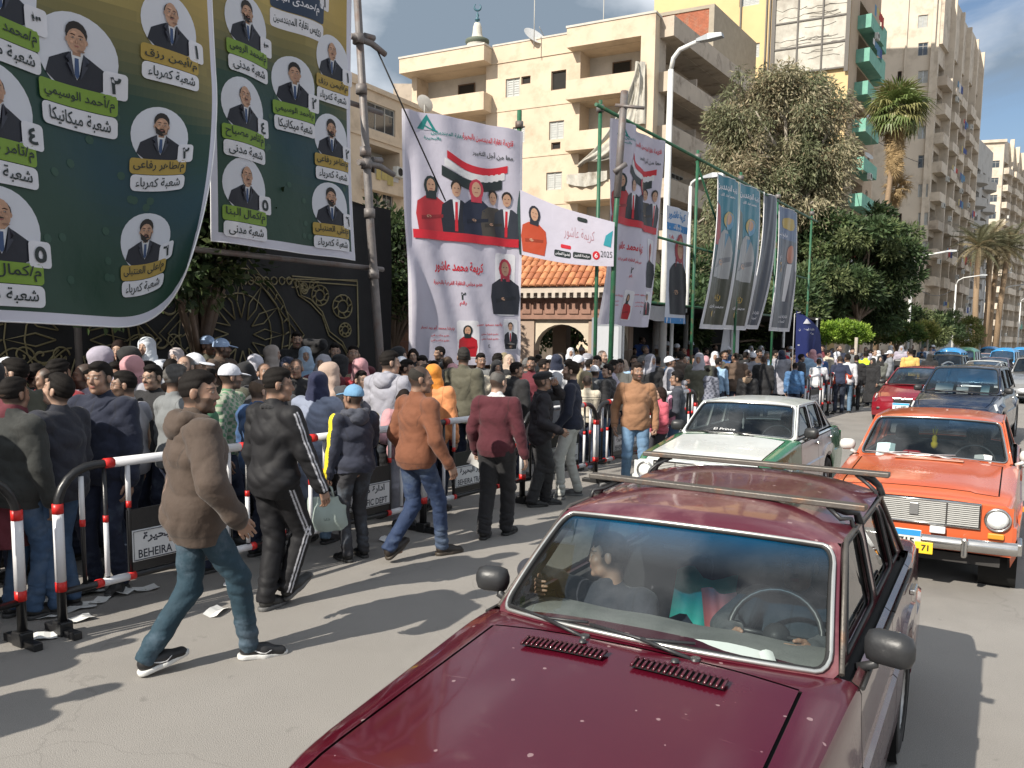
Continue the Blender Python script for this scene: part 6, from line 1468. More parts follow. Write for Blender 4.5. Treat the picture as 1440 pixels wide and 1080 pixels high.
def bumper_chrome(c,over=True):
 P=c.P;pts=[Vector((y,.0-.06*(1-(y/.8)**2)-(.0),.43))for y in np.linspace(-.78,.78,13)]
 mb=MB();n=len(pts)
 prof=[(-.0,-.055),(-.035,-.03),(-.04,0),(-.035,.03),(0,.055)]
 V=[p+Vector((0,a+.02,b))for p in pts for a,b in prof];F=[(i*5+j,i*5+j+1,(i+1)*5+j+1,(i+1)*5+j)for i in range(n-1)for j in range(4)]
 mb.add(V,F,0,True);[mb.bbox(sg*.79-.02,sg*.79+.02,.0,.30,.38,.48,.01)for sg in(-1,1)];o=mb.build('front_bumper',CHR,c.root)
 if over:
  for sg in(-.40,.40):MB().bbox(sg-.025,sg+.025,-.11,-.02,.33,.50,.02).build('overrider',CHR,o)
def grille_chrome(c,slats=11,badge=True):
 P=c.P;x=.008;w_=.50;z0,z1=.575,.775
 MB().box(-w_,w_,x,x+.02,z0,z1).build('grille_back',GAP,c.root)
 g=MB();g.tube([(-w_,x-.01,z0),(w_,x-.01,z0),(w_,x-.01,z1),(-w_,x-.01,z1)],.012,6,closed=True);g.build('grille_frame',CHR,c.root)
 for i in range(slats):z=lerp(z0+.015,z1-.015,i/(slats-1));MB().box(-w_+.01,w_-.01,x-.016,x+.002,z-.0045,z+.005).build('grille_slat',SLAT,c.root)
 for y in(-.25,.25):MB().box(y-.006,y+.006,x-.018,x,z0,z1).build('grille_bar',CHR,c.root)
 if badge:MB().bbox(-.035,.035,x-.03,x-.012,.64,.745,.006).build('badge',M('badge_grey',(.3,.3,.3),.4,metal=.7),c.root)
def round_lamp(c,sg,z=.66,y=.62,r=.085):
 T=Matrix.Translation((sg*y,.012,z))@Matrix.Rotation(PI/2,4,'X')
 o=MB().lathe([(r*.0,.045),(r*.5,.04),(r*.85,.022),(r*.98,.0)],n=24,T=T).build('headlight',LENS,c.root)
 MB().lathe([(r*.96,.022),(r*1.10,.03),(r*1.18,.012),(r*1.2,-.03)],n=24,T=T).build('lamp_rim',CHR,o)
def modern_face(c,wlamp=.26,zl=.66,grille=(.45,.10,.56),plate=None,headc=None,fog=True):
 P=c.P
 for sg in(-1,1):
  def hl(u,v):
   st=lerp(.10,.52,u);y=sinterp(P['ws'],st)+.02+.04*(1-v);y-=(1-u)*.18;z=lerp(sinterp(P['zs'],st)-.14,sinterp(P['zs'],st)-.015,v)-.0;return Vector((sg*(y+.012),st-.02*(1-v),z))
  mb=MB();mb.grid(hl,8,4);o=mb.build('headlight',LENS,c.root);q=hl(.35,.5);MB().lathe([(0,.03),(.04,.02),(.05,0)],n=14,T=Matrix.Translation(q-Vector((sg*.0,.0,0)))@Matrix.Rotation(PI/2,4,'X')).build('projector',CHR,o)
  if fog:MB().bbox(sg*.55-.08,sg*.55+.08,-.03,.05,.36,.43,.02).build('fog_lamp',LENS if 0 else BLP,c.root)
 w_,h_,z=grille
 MB().bbox(-w_/2,w_/2,-.03,.04,z,z+h_,.02).build('grille',BLP,c.root);MB().bbox(-w_/2-.01,w_/2+.01,-.035,.04,z+h_,z+h_+.018,.006).build('grille_trim',CHR,c.root)
 MB().lathe([(0,.012),(.055,.008),(.06,0)],n=18,T=Matrix.Translation((0,-.035,z+h_*.75))@Matrix.Rotation(PI/2,4,'X')@Matrix.Diagonal((1.3,.7,1,1))).build('badge',CHR,c.root)
 zb=P['zb'];mb=MB();
 def bf(u,v):y=lerp(-1,1,u);k=1-abs(y)**3;return Vector((y*(sinterp(P['w'],.18)+.01),.16-.26*k*.9,lerp(zb,z-.01,v)+.0))+Vector((0,-.04*math.sin(PI*v),0))
 mb.grid(bf,16,6);mb.build('front_bumper',c.m['paint'],c.root);MB().bbox(-.42,.42,-.145,-.08,zb+.04,zb+.13,.02).build('air_intake',GAP,c.root)
GL_M=glassmat('windscreen_glass',(.86,.93,.93),.02,(.16,.17,.17),band=((.01,.22,.42),1.20,1.31),dirt=.06)
GL_S=glassmat('side_glass',(.45,.48,.47),.12,(.02,.02,.02));GL_D=glassmat('tinted_glass',(.22,.27,.30),.25,(.015,.02,.025));GL_W=glassmat('clear_glass',(.62,.68,.70),.10,(.05,.06,.06),band=((.05,.15,.25),1.2,1.32),dirt=.10)
MAR=paint('paint_maroon',(.070,.0035,.012),dust=(.20,.12,.11),dlo=.60,dhi=.95,r=.20,specks=True);MARR=paint('paint_maroon_roof',(.085,.010,.020),dust=(.30,.15,.15),dlo=.50,dhi=.85,r=.32,specks=True)
MARD=paint('paint_maroon_door',(.07,.008,.018),dust=(.22,.16,.13),dlo=.45,dhi=.80,r=.25)
LADAM=dict(LADA,ws=[(.06,.655),(.3,.695),(1.4,.752),(3.4,.755),(4.12,.715)],w=[(.06,.72),(.4,.765),(1.2,.80),(3.6,.80),(4.12,.77)],T=(1.90,.605,1.312),TR=(3.05,.605,1.345),trc=(3.16,1.385),roof=.085,hw=.60)
c1_=Car(LADAM,'parked_car','old maroon saloon with a roof rack filling the foreground, hood speckled with pale spots','car',(-.17,1.90),.528,dict(paint=MAR,roof=MARR,door=MARD,fender=MAR,hood=MAR,boot=MAR,glass=GL_M,sglass=GL_S,gutter=STEELG,pillar=MARR,chrome_ring=M('windscreen_trim',(.60,.60,.57),.35,.1,9,metal=.8)))
c1_.body().greenhouse().interior(seatm=M('seat_cloth_charcoal',(.035,.035,.04),.9,.2,12));c1_.mirror(-1,x=1.60,big=.9);c1_.mirror(1,x=1.62,big=1.0);c1_.wipers();c1_.tail();bumper_chrome(c1_)
for sg in(-1,1):MB().bbox(sg*.50-.17,sg*.50+.17,.0,.05,.58,.75,.02).build('headlight',LENS,c1_.root)
MB().bbox(-.30,.30,.005,.04,.57,.77,.01).build('grille',BLP,c1_.root);MB().bbox(-.32,.32,-.005,.03,.77,.79,.006).build('grille_trim',CHR,c1_.root)
def hood_z(c,y,x):P=c.P;zs,zc,ws=sinterp(P['zs'],x),sinterp(P['zc'],x),sinterp(P['ws'],x);return zs+(zc-zs)*(1-(abs(y)/ws)**2.4)+(.009 if abs(y)<P['hw']*.69 else 0)
for k,yc in enumerate((-.22,.22)):
 gb=MB()
 gb.grid(lambda u,v:Vector((yc+lerp(-.165,.165,u),lerp(1.075,1.145,v),hood_z(c1_,yc+lerp(-.165,.165,u),lerp(1.075,1.145,v))+.0015)),6,2);vo=gb.build('cowl_vent',GAP,c1_.root)
 for i in range(17):
  y=yc-.16+.02*i;P=[Vector((y+dy,x,hood_z(c1_,y,x)+dz))for x,dz,dy in((1.078,.002,0),(1.09,.010,.003),(1.13,.012,.003),(1.144,.002,0))];MB().tube(P,.0055,4).build('louvre',MAR,vo)
for y in(-.30,.30):MB().lathe([(.016,0),(.013,.008),(0,.012)],(y*.6,1.19,hood_z(c1_,y,1.19)),10).build('washer_nozzle',BLP,c1_.root)
def rf_at(c,y,st):return c.rf((y/c.P['T'][1]+1)/2,(st-c.P['T'][0])/(c.P['TR'][0]-c.P['T'][0]))
rk=thing('roof_rack','weathered steel roof rack bars clamped across the maroon saloon roof','roof rack',c1_.root.location);rk.rotation_euler=c1_.root.rotation_euler
for i,(st,zz)in enumerate(((2.24,1.412),(3.02,1.440))):
 T=Matrix.Translation((0,st,zz))@Matrix.Rotation((-.085,-.03)[i],4,'Z');bar=MB();bar.bbox(-.67,.66,-.030,.030,-.012,.014,.005,T=T);b_=bar.build('crossbar',STEELG,rk)
 for sg in(-1,1):
  g=c1_.pt(st,sg*.610,1.33)
  MB().tube([T@Vector((sg*.52,0,-.01)),T@Vector((sg*.57,.03,-.03)),Vector((sg*.605,st+.05,1.37)),g+Vector((sg*.012,.05,-.01))],[.017,.02,.017,.02],6).build('foot',BLP,rk)
  MB().tube([T@Vector((sg*.50,0,-.012)),T@Vector((sg*.57,-.05,-.05)),Vector((sg*.60,st-.06,1.36)),g+Vector((sg*.01,-.06,-.03))],[.010,.010,.010,.012],5).build('strap',BLP,rk)
def on_dash(c,y,x,w_,d_,rot,name,label,mat,hgt=.0):
 mb=MB();z=c.P['A'][2]-.06+.078;mb.grid(lambda u,v:Vector(((u-.5)*w_,(v-.5)*d_,.01*math.sin(3*u)+hgt*v)),4,2)
 o=mb.build(name,mat);o.matrix_world=Matrix.Translation(c.root.location)@Matrix.Rotation(c.root.rotation_euler.z,4,'Z')@Matrix.Translation((y,x,z))@Matrix.Rotation(rot,4,'Z');tag(o,label,'paper');return o
on_dash(c1_,.30,1.40,.26,.07,.02,'paper_sheet','long white paper lying on the dashboard of the maroon saloon',PAPER,.02)
on_dash(c1_,.46,1.38,.05,.08,.5,'paper_sheet','small folded white scrap beside the long paper on the maroon saloon dashboard',PAPER,.03)
TEAL=M('cloth_teal',(.02,.30,.24),.7,.1,5,.3,20);PINK=M('cloth_pink',(.60,.18,.17),.7,.1,5)
o=MB().grid(lambda u,v:Vector((lerp(-.15,.15,u),.05*math.sin(9*u)+.1*v,lerp(0,.22,v)+.02*math.sin(7*u))),8,8).build('towel',TEAL);o.matrix_world=c1_.root.matrix_basis@Matrix.Translation((-.08,2.30,.74));tag(o,'teal towel over the rear seat inside the maroon saloon','towel')
o=MB().grid(lambda u,v:Vector((lerp(-.08,.08,u)-.03*v,.04*math.sin(7*u),lerp(0,.24,v))),8,6).build('towel',PINK);o.matrix_world=c1_.root.matrix_basis@Matrix.Translation((.06,2.22,.70));tag(o,'pink cloth beside the teal towel inside the maroon saloon','cloth')
WHP=paint('paint_white',(.66,.69,.68),dust=(.40,.38,.33),dlo=.55,dhi=.9,r=.3);GRP=paint('paint_green',(.015,.16,.06),r=.25)
c2_=Car(dict(LADA,hs=(.05,1.24)),'taxi_car','old saloon with white hood and roof and green fenders behind the maroon one','car',(2.0,8.86),.545,dict(paint=WHP,fender=GRP,boot=GRP,door=WHP,hood=WHP,roof=WHP,pillar=WHP,glass=GL_W,sglass=GL_S,chrome_ring=CHR))
c2_.body().greenhouse().interior();c2_.mirror(-1);c2_.mirror(1);c2_.wipers();c2_.tail();bumper_chrome(c2_);grille_chrome(c2_);[round_lamp(c2_,s_,y=.60)for s_ in(-1,1)]
f=c2_.ws_map(True)
V,F,d=text2d('El Prince',.0);mb=MB();mb.add([f(-.18+a*.115,.13+b*.085,.012)for a,b in V],F);mb.build('windscreen_lettering',M('sticker_white',(.8,.8,.8),.5),c2_.root)
MB().bbox(-.06,.06,-.01,.01,-.02,.03,.005,T=Matrix.Translation(f(-.05,.90,-.05))).build('toll_sticker',M('sticker_blue',(.03,.22,.6),.4),c2_.root)
mb=MB();p=f(-.05,.80,-.12);mb.tube([p,p-Vector((0,0,.08))],.003,4);mb.lathe([(0,0),(.014,-.02),(.02,-.06),(.008,-.10),(.016,-.13),(0,-.15)],p-Vector((0,0,.07)),8);mb.build('hanging_ornament',M('ornament_grey',(.4,.4,.38),.6),c2_.root)
ORP=paint('paint_orange',(.54,.105,.035),dust=(.50,.28,.20),dlo=.55,dhi=.95,r=.3)
c3_=Car(LADA,'old_car','orange old saloon with round headlights and chrome slatted grille','car',(3.47,7.06),.546,dict(paint=ORP,glass=GL_W,sglass=GL_S,chrome_ring=CHR))
c3_.body().greenhouse().interior();c3_.tail();bumper_chrome(c3_);grille_chrome(c3_);[round_lamp(c3_,s_,y=.625)for s_ in(-1,1)]
MIW=M('mirror_white',(.6,.6,.58),.4);c3_.mirror(-1,col=MIW,big=.9);c3_.mirror(1,col=MIW,big=.9);c3_.wipers(M('wiper_silver',(.5,.45,.45),.4,metal=.4))
for sg in(-1,1):MB().bbox(sg*.62-.06,sg*.62+.06,-.012,.02,.50,.55,.01).build('indicator',AMB,c3_.root);MB().bbox(sg*.805-.01,sg*.805+.01,.30,.36,.70,.74,.005).build('side_repeater',AMB,c3_.root)
MB().bbox(.13,.25,-.03,.01,.50,.56,.008).build('fog_lamp',LENS,c3_.root)
c3_.plate(-.085,.355,.33,.17,(.03,.25,.55),(.62,.60,.55),'5173 ر',y=-.09)
MB().bbox(.03,.17,-.11,-.098,.33,.43,.004).build('licence_plate',M('plate_yellow',(.75,.50,.03),.4),c3_.root)
V,F,d=text2d('71',.03);MB().add([(.11+a*.07,-.112,.38+b*.07)for a,b in V],F).build('plate_number',MATS['ink_black'],c3_.root)
MB().bbox(-.30,.30,1.10,1.17,-.004,.006,.003,T=Matrix.Translation((0,0,hood_z(c3_,0,1.13)+.006))).build('cowl_vent',M('vent_pinkish',(.45,.25,.18),.5),c3_.root)
on_dash(c3_,-.42,1.38,.17,.14,.05,'paper_sheet','pale blue printed sheet standing on the left of the orange saloon dashboard',M('paper_blueish',(.45,.62,.62),.7),.11)
on_dash(c3_,.45,1.38,.15,.07,-.05,'paper_sheet','white card standing on the right of the orange saloon dashboard',PAPER,.06)
o=MB().bbox(-.09,.09,-.05,.05,0,.10,.03).build('cushion',M('cloth_red',(.55,.02,.03),.8));o.matrix_world=c3_.root.matrix_basis@Matrix.Translation((-.20,1.62,.90));tag(o,'small red cushion behind the orange saloon windscreen','cushion')
p=f=c3_.ws_map(True);q=f(-.02,.88,-.12);mb=MB();mb.tube([q,q-Vector((0,0,.10))],.003,4);mb.lathe([(0,0),(.02,-.015),(.028,-.045),(.022,-.07),(.035,-.09),(.03,-.13),(0,-.15)],q-Vector((0,0,.09)),10);mb.tube([q-Vector((.012,0,.09)),q-Vector((.02,0,.03))],.006,5);mb.tube([q-Vector((-.012,0,.09)),q-Vector((-.02,0,.03))],.006,5)
o=mb.build('hanging_toy',M('toy_yellow',(.80,.60,.02),.6),c3_.root)
REDP=paint('paint_red_dark',(.22,.012,.022),r=.22);NVP=paint('paint_navy',(.012,.022,.050),dust=(.16,.15,.14),dlo=.45,dhi=.85,r=.25,metal=.2)
def modern(P,label,pos,yaw,mats,det=2,**k):
 c=Car(P,k.pop('name','car'),label,k.pop('cat','car'),pos,yaw,mats,detail=det);c.body().greenhouse().interior();c.mirror(-1);c.mirror(1)
 c.tail();modern_face(c,**k);return c
c4_=modern(SEDAN,'dark red modern saloon beside the crowd, half hidden by the navy car',(10.07,21.44),.631,dict(paint=REDP,glass=GL_W,sglass=GL_D));c4_.plate(-.18,.40,.40,.16,(.05,.35,.75),(.66,.70,.74),'2846 ن ج')
c5_=modern(SUV,'dark navy crossover with papers behind its windscreen, behind the orange saloon',(8.66,16.45),.625,dict(paint=NVP,glass=GL_W,sglass=GL_D,pillar=NVP),zl=.8,grille=(.6,.14,.62));c5_.wipers()
for sg in(-1,1):MB().tube([Vector((sg*.52,t,1.625+.05*math.sin(PI*(t-2.2)/1.6)))for t in np.linspace(2.2,3.8,10)],.018,6).build('roof_rail',CHR,c5_.root)
on_dash(c5_,-.35,1.6,.34,.18,0,'paper_sheet','large white sheet against the left part of the navy crossover windscreen',PAPER,.16);on_dash(c5_,.02,1.42,.22,.12,.1,'box','white and orange tissue box on the navy crossover dashboard',PAPER,.10);on_dash(c5_,.42,1.62,.16,.16,0,'paper_sheet','small pale sheet on the right of the navy crossover windscreen',M('paper_blueish',(.45,.62,.62),.7),.14)
def simple(P,label,px,d,yaw,mats,name='car',cat='car',face=True,grp=None):
 q=at(px,490,d);c=Car(P,name,label,cat,(q.x,q.y),yaw,mats,group=grp,detail=1);c.body().greenhouse().interior();c.mirror(-1);c.mirror(1);c.tail()
 if P is VAN:
  for sg in(-1,1):MB().bbox(sg*.46-.12,sg*.46+.12,-.02,.04,.62,.76,.02).build('headlight',LENS,c.root)
  MB().bbox(-.30,.30,-.015,.04,.64,.74,.01).build('grille',BLP,c.root);MB().bbox(-.68,.68,-.05,.04,.34,.46,.03).build('front_bumper',BLP,c.root)
 else:modern_face(c)
 return c
BLR=paint('paint_sky_blue',(.01,.30,.70),r=.35);WV=paint('paint_van_white',(.60,.62,.62),r=.35);GRV=paint('paint_van_green',(.03,.22,.09),r=.35);GRY=paint('paint_grey_violet',(.12,.10,.16),r=.3);BKP=paint('paint_black',(.012,.012,.014),r=.25);SIL=paint('paint_silver',(.30,.31,.32),r=.3,metal=.4);RPK=paint('paint_faded_red',(.40,.07,.07),r=.4)
vm=dict(paint=WV,roof=BLR,pillar=BLR,glass=GL_W,sglass=GL_D);G_='blue roofed minibuses down the street'
simple(VAN,'white minibus with a sky blue roof nearest on the left of the far traffic',1330,43,.62,dict(vm,fender=WV),'minibus','minibus',grp=G_)
simple(VAN,'white minibus with a green roof just behind the nearest blue roofed one',1352,50,.64,dict(vm,roof=GRV,pillar=GRV,fender=WV),'minibus','minibus')
simple(VAN,'white minibus with a sky blue roof right of the green roofed one',1408,50,.66,dict(vm),'minibus','minibus',grp=G_)
simple(VAN,'farthest right sky blue roofed minibus near the picture edge',1432,62,.66,dict(vm),'minibus','minibus',grp=G_)
simple(VAN,'distant sky blue roofed minibus above the red pickup',1388,72,.66,dict(vm),'minibus','minibus',grp=G_)
simple(SEDAN,'white saloon directly behind the navy crossover',1376,31,.62,dict(paint=WV,glass=GL_W,sglass=GL_D))
simple(SEDAN,'grey violet saloon behind the white one',1392,38.5,.62,dict(paint=GRY,glass=GL_W,sglass=GL_D))
simple(SEDAN,'faded red car with a white roof in the far queue',1378,55,.64,dict(paint=RPK,roof=WV,glass=GL_W,sglass=GL_D))
simple(SUV,'black crossover parked behind the red saloon roof',1322,34,.60,dict(paint=BKP,glass=GL_D,sglass=GL_D))
simple(SEDAN,'silver saloon partly hidden by the man in the yellow shirt',1268,33,.60,dict(paint=SIL,glass=GL_W,sglass=GL_D))
q=ground(1452,545,.6);c6_=modern(SUV,'silver grey crossover cut by the right edge of the picture',(q.x,q.y),.60,dict(paint=SIL,glass=GL_D,sglass=GL_D))
simple(SEDAN,'dark car at the right edge further down the far queue',1446,40,.62,dict(paint=BKP,glass=GL_D,sglass=GL_D))
# crowd barriers with the traffic department's boards
BBL=M('barrier_black',(.016,.016,.017),.35,.2,10,.15,40);BWH=M('barrier_white',(.66,.66,.68),.4,.06,6);BRD=M('barrier_red',(.55,.018,.015),.4,.08,8);BRDS=M('board_white',(.62,.63,.64),.5,.05,5);INKB=M('board_ink',(.02,.025,.04),.6)
BV=5.76;BL_=1.93
_bar=None
def make_barrier(label,u0,v=BV,ang=ROADA,loc=None,board=True):
 global _bar
 o=thing('crowd_barrier',label,'barrier',loc if loc is not None else R(u0,v),PI/2-ang,'striped crowd barriers around the queue')
 if _bar is not None:
  for ch in _bar.children:
   c=ch.copy();COL.objects.link(c);c.parent=o
   for g in ch.children:d=g.copy();COL.objects.link(d);d.parent=c
  return o
 _bar=o;H_=1.19;W_=BL_
 arc=lambda x0,sg:[(x0,0,.05),(x0,0,.90)]+[(x0+sg*.27*(1-math.cos(a)),0,.90+.27*math.sin(a))for a in np.linspace(.25,PI/2,6)]
 MB().tube(arc(0,1)+arc(W_,-1)[::-1],.031,10).build('frame',BBL,o)
 MB().cyl((0,0,.30),(W_,0,.30),.026,8).build('lower_rail',BBL,o)
 for x in(0,W_):MB().cyl((x,0,.38),(x,0,.87),.0355,10).build('white_sleeve',BWH,o);[MB().cyl((x,0,z),(x,0,z+.07),.037,10).build('red_band',BRD,o)for z in(.31,.86)]
 MB().cyl((.40,0,1.17),(W_-.40,0,1.17),.0355,10).build('white_sleeve',BWH,o)
 for x in(.34,W_-.41):MB().cyl((x,0,1.17),(x+.07,0,1.17),.037,10).build('red_band',BRD,o)
 for x0 in(.30,W_-.52):MB().cyl((x0,0,.30),(x0+.20,0,.30),.030,10).build('white_sleeve',BWH,o);[MB().cyl((x,0,.30),(x+.05,0,.30),.032,10).build('red_band',BRD,o)for x in(x0-.05,x0+.20)]
 for k,x in enumerate((.17,.34,.52,W_-.52,W_-.34,W_-.17)):
  top=1.10 if k in(0,5)else 1.15;MB().cyl((x,0,.30),(x,0,top),.0155,8).build('bar',BBL,o)
  a,b,r=[(.78,1.10,.74),(.34,.74,.74),(.86,1.15,.82)][k if k<3 else 5-k]
  MB().cyl((x,0,a),(x,0,b),.0185,8).build('white_sleeve',BWH,o);MB().cyl((x,0,r),(x,0,r+.05),.0195,8).build('red_band',BRD,o)
 MB().box(.50,1.43,-.006,.006,.33,.80).build('back_board',BBL,o)
 MB().bbox(.53,1.40,-.016,-.0065,.40,.64,.003).build('sign_board',BRDS,o)
 mb=MB();mb.tube([(.54,-.018,.41),(1.39,-.018,.41),(1.39,-.018,.63),(.54,-.018,.63)],.004,4,closed=True)
 for t,x,z,h,w_,bo in(('ادارة مرور البحيرة',.965,.575,.085,.70,.03),('BEHEIRA TRAFFIC DEPT',.965,.455,.065,.78,.015)):
  V,F,d=text2d(t,bo);ky=h/d[1];kx=min(ky*1.3,w_/d[0]);mb.add([(x+a*kx,-.0175,z+b*ky)for a,b in V],F)
 mb.build('board_lettering',INKB,o)
 for x in(0,W_):mb=MB();mb.bbox(x-.03,x+.03,-.20,.20,.0,.055,.008);mb.bbox(x-.045,x+.045,-.06,.06,.0,.10,.01);mb.build('foot',BBL,o)
 return o
bl=['barrier second from the left, its near leg standing in the litter','barrier behind the brown jacket and the black tracksuit','barrier behind the man with the blue cap and the rust brown sweater','barrier beside the man in the maroon sweater']
make_barrier('barrier at the left picture edge before the litter',0,loc=R(2.94-1.955-.24,BV-.05),ang=ROADA-.03)
for k in range(4):make_barrier(bl[k],2.94+1.955*k)
make_barrier('barrier behind the man in the navy zip sweater',2.94+1.955*4)
make_barrier('barrier between the tan sweater and the man in the cream sweater',2.94+1.955*5+.3,v=5.9)
make_barrier('barrier just right of the man in the denim jacket',0,loc=ground(1141,592)+EV*.2)
for k,(px,py)in enumerate(((1176,583),(1212,572),(1236,560))):make_barrier(['barrier in front of the white shirt and jeans','barrier behind the yellow safety vest','last barrier in view by the woman in a grey robe'][k],0,loc=ground(px,py)+EV*.25)
# people: smooth-blended volumes polygonised with surface nets
class Field:
 def __init__(s,lo,hi,h):
  s.lo=np.array(lo,np.float32)-3*h;s.h=h;s.n=np.ceil((np.array(hi)+3*h-s.lo)/h).astype(int)+1
  s.D=np.full(s.n,1.0,np.float32);s.ax=[s.lo[i]+h*np.arange(s.n[i],dtype=np.float32)for i in range(3)]
 def reg(s,lo,hi):
  a=np.clip(np.floor((np.array(lo)-s.lo)/s.h).astype(int),0,s.n);b=np.clip(np.ceil((np.array(hi)-s.lo)/s.h).astype(int)+1,0,s.n)
  sl=tuple(slice(int(a[i]),int(b[i]))for i in range(3));return sl,s.ax[0][sl[0]][:,None,None],s.ax[1][sl[1]][None,:,None],s.ax[2][sl[2]][None,None,:]
 def mix(s,sl,d,k,op='u'):
  D=s.D[sl]
  if D.size==0:return s
  if op=='u':h=np.clip(.5+.5*(D-d)/k,0,1);s.D[sl]=D+(d-D)*h-k*h*(1-h)
  else:h=np.clip(.5-.5*(D+d)/k,0,1);s.D[sl]=D+(-d-D)*h+k*h*(1-h)
  return s
 def cap(s,a,b,ra,rb,k=.02,wide=None,op='u'):
  """tapered capsule; wide = (direction, factor) stretches its section"""
  a=np.array(a,np.float32);b=np.array(b,np.float32);f=wide[1]if wide else 1.;m=max(ra,rb)*f+k+2*s.h
  sl,X,Y,Z=s.reg(np.minimum(a,b)-m,np.maximum(a,b)+m);px,py,pz=X-a[0],Y-a[1],Z-a[2];ba=b-a;bb=float(ba@ba)+1e-9
  if wide:w_=np.array(wide[0],np.float32);w_/=np.linalg.norm(w_);q=(px*w_[0]+py*w_[1]+pz*w_[2])*(1-1/f);px=px-q*w_[0];py=py-q*w_[1];pz=pz-q*w_[2]
  t=np.clip((px*ba[0]+py*ba[1]+pz*ba[2])/bb,0,1);d=np.sqrt((px-t*ba[0])**2+(py-t*ba[1])**2+(pz-t*ba[2])**2)-(ra+(rb-ra)*t);return s.mix(sl,d,k,op)
 def ell(s,c,r,k=.02,M3=None,op='u'):
  c=np.array(c,np.float32);r=np.array(r,np.float32);m=r.max()+k+2*s.h;sl,X,Y,Z=s.reg(c-m,c+m);x,y,z=X-c[0],Y-c[1],Z-c[2]
  if M3 is not None:Mi=np.array(M3,np.float32).T;x,y,z=(Mi[0][0]*x+Mi[0][1]*y+Mi[0][2]*z),(Mi[1][0]*x+Mi[1][1]*y+Mi[1][2]*z),(Mi[2][0]*x+Mi[2][1]*y+Mi[2][2]*z)
  k0=np.sqrt((x/r[0])**2+(y/r[1])**2+(z/r[2])**2);k1=np.sqrt((x/r[0]**2)**2+(y/r[1]**2)**2+(z/r[2]**2)**2)+1e-6;return s.mix(sl,k0*(k0-1)/k1,k,op)
 def cut(s,nrm,off):
  X,Y,Z=s.ax[0][:,None,None],s.ax[1][None,:,None],s.ax[2][None,None,:];s.D=np.maximum(s.D,off-(X*nrm[0]+Y*nrm[1]+Z*nrm[2]));return s
 def warp(s,amp,seed=0.,f=36.,lo=None,hi=None):
  lo=lo if lo is not None else s.lo;hi=hi if hi is not None else s.lo+s.n*s.h;sl,X,Y,Z=s.reg(lo,hi)
  n=np.sin(Z*f+2.1*np.sin(X*11+seed)+1.7*np.sin(Y*13+2*seed))*(.55+.45*np.sin(X*9+Y*7+seed*3))+.5*np.sin(X*31+2*np.sin(Z*13+seed))*np.sin(Z*9+Y*17+seed)
  r1=1-2*np.abs(np.sin(Z*f*.62+1.9*np.sin(X*9.3+seed)+1.6*np.sin(Y*8.1+seed*1.7)+X*6));r2=1-2*np.abs(np.sin(X*23+Z*9+1.5*np.sin(Z*17+seed)+Y*15))
  r3=1-2*np.abs(np.sin(Z*f*1.3+X*14+2.3*np.sin(Y*12+seed)+1.3*np.sin(X*21)))
  s.D[sl]+=(amp*(.28*r3*(.5+.5*np.sin(X*7-Z*5+seed*2))+.5*n+.75*r1*(.6+.4*np.sin(X*13+seed))+.35*r2)).astype(np.float32);return s
 def net(s):
  D=s.D;S=D<0;c=[S[i:S.shape[0]-1+i,j:S.shape[1]-1+j,k:S.shape[2]-1+k]for i in(0,1)for j in(0,1)for k in(0,1)]
  cnt=sum(x.astype(np.int8)for x in c);act=(cnt>0)&(cnt<8);I=np.argwhere(act);idx=np.full(act.shape,-1,np.int32);idx[act]=np.arange(len(I))
  off=np.array([(i,j,k)for i in(0,1)for j in(0,1)for k in(0,1)]);vals=np.stack([D[I[:,0]+o[0],I[:,1]+o[1],I[:,2]+o[2]]for o in off],1)
  acc=np.zeros((len(I),3),np.float32);n=np.zeros(len(I),np.float32)
  for a in range(8):
   for b in range(a+1,8):
    d=off[b]-off[a]
    if np.abs(d).sum()!=1:continue
    m=(vals[:,a]<0)!=(vals[:,b]<0);t=np.where(m,vals[:,a]/(vals[:,a]-vals[:,b]+1e-12),0);acc+=np.where(m[:,None],off[a]+t[:,None]*d,0);n+=m
  V=(I+acc/np.maximum(n,1)[:,None])*s.h+s.lo;F=[]
  for ax in range(3):
   sh=[slice(None)]*3;s0=list(sh);s1=list(sh);s0[ax]=slice(0,-1);s1[ax]=slice(1,None);A=S[tuple(s0)];B=S[tuple(s1)];E_=np.argwhere(A!=B);u,v=(ax+1)%3,(ax+2)%3
   ok=(E_[:,u]>0)&(E_[:,v]>0)&(E_[:,u]<S.shape[u]-1)&(E_[:,v]<S.shape[v]-1);E_=E_[ok];fl=A[tuple(E_.T)]
   q=[]
   for du,dv in((-1,-1),(0,-1),(0,0),(-1,0)):e=E_.copy();e[:,u]+=du;e[:,v]+=dv;q.append(idx[tuple(e.T)])
   q=np.stack(q,1);q=np.where(fl[:,None],q,q[:,::-1]);F.append(q)
  F=np.concatenate(F);F=F[(F>=0).all(1)];return V.astype(np.float32),F
def join(parts):
 V=[];F=[];C=[];b=0
 for v,f,c in parts:V.append(v);F.append(f+b);C.append(c if c is not None else np.zeros((len(v),4),np.float32));b+=len(v)
 return np.concatenate(V),np.concatenate(F),np.concatenate(C)
def xf(v,M4):M4=np.array(M4,np.float32);return v@M4[:3,:3].T+M4[:3,3]
def meshcol(name,V,F,C,mat):
 me=npmesh(name,V,F,[mat],smooth=True);ca=me.color_attributes.new('Col','FLOAT_COLOR','POINT');ca.data.foreach_set('color',np.asarray(C,np.float32).ravel());return me
SKIN=M('skin',r=.5,var=.06,scale=20,objcol=True,attr='Col',bump=.1,bscale=200,bdist=.002);MATS['skin'].node_tree.nodes['Principled BSDF'].inputs['Subsurface Weight'].default_value=.08
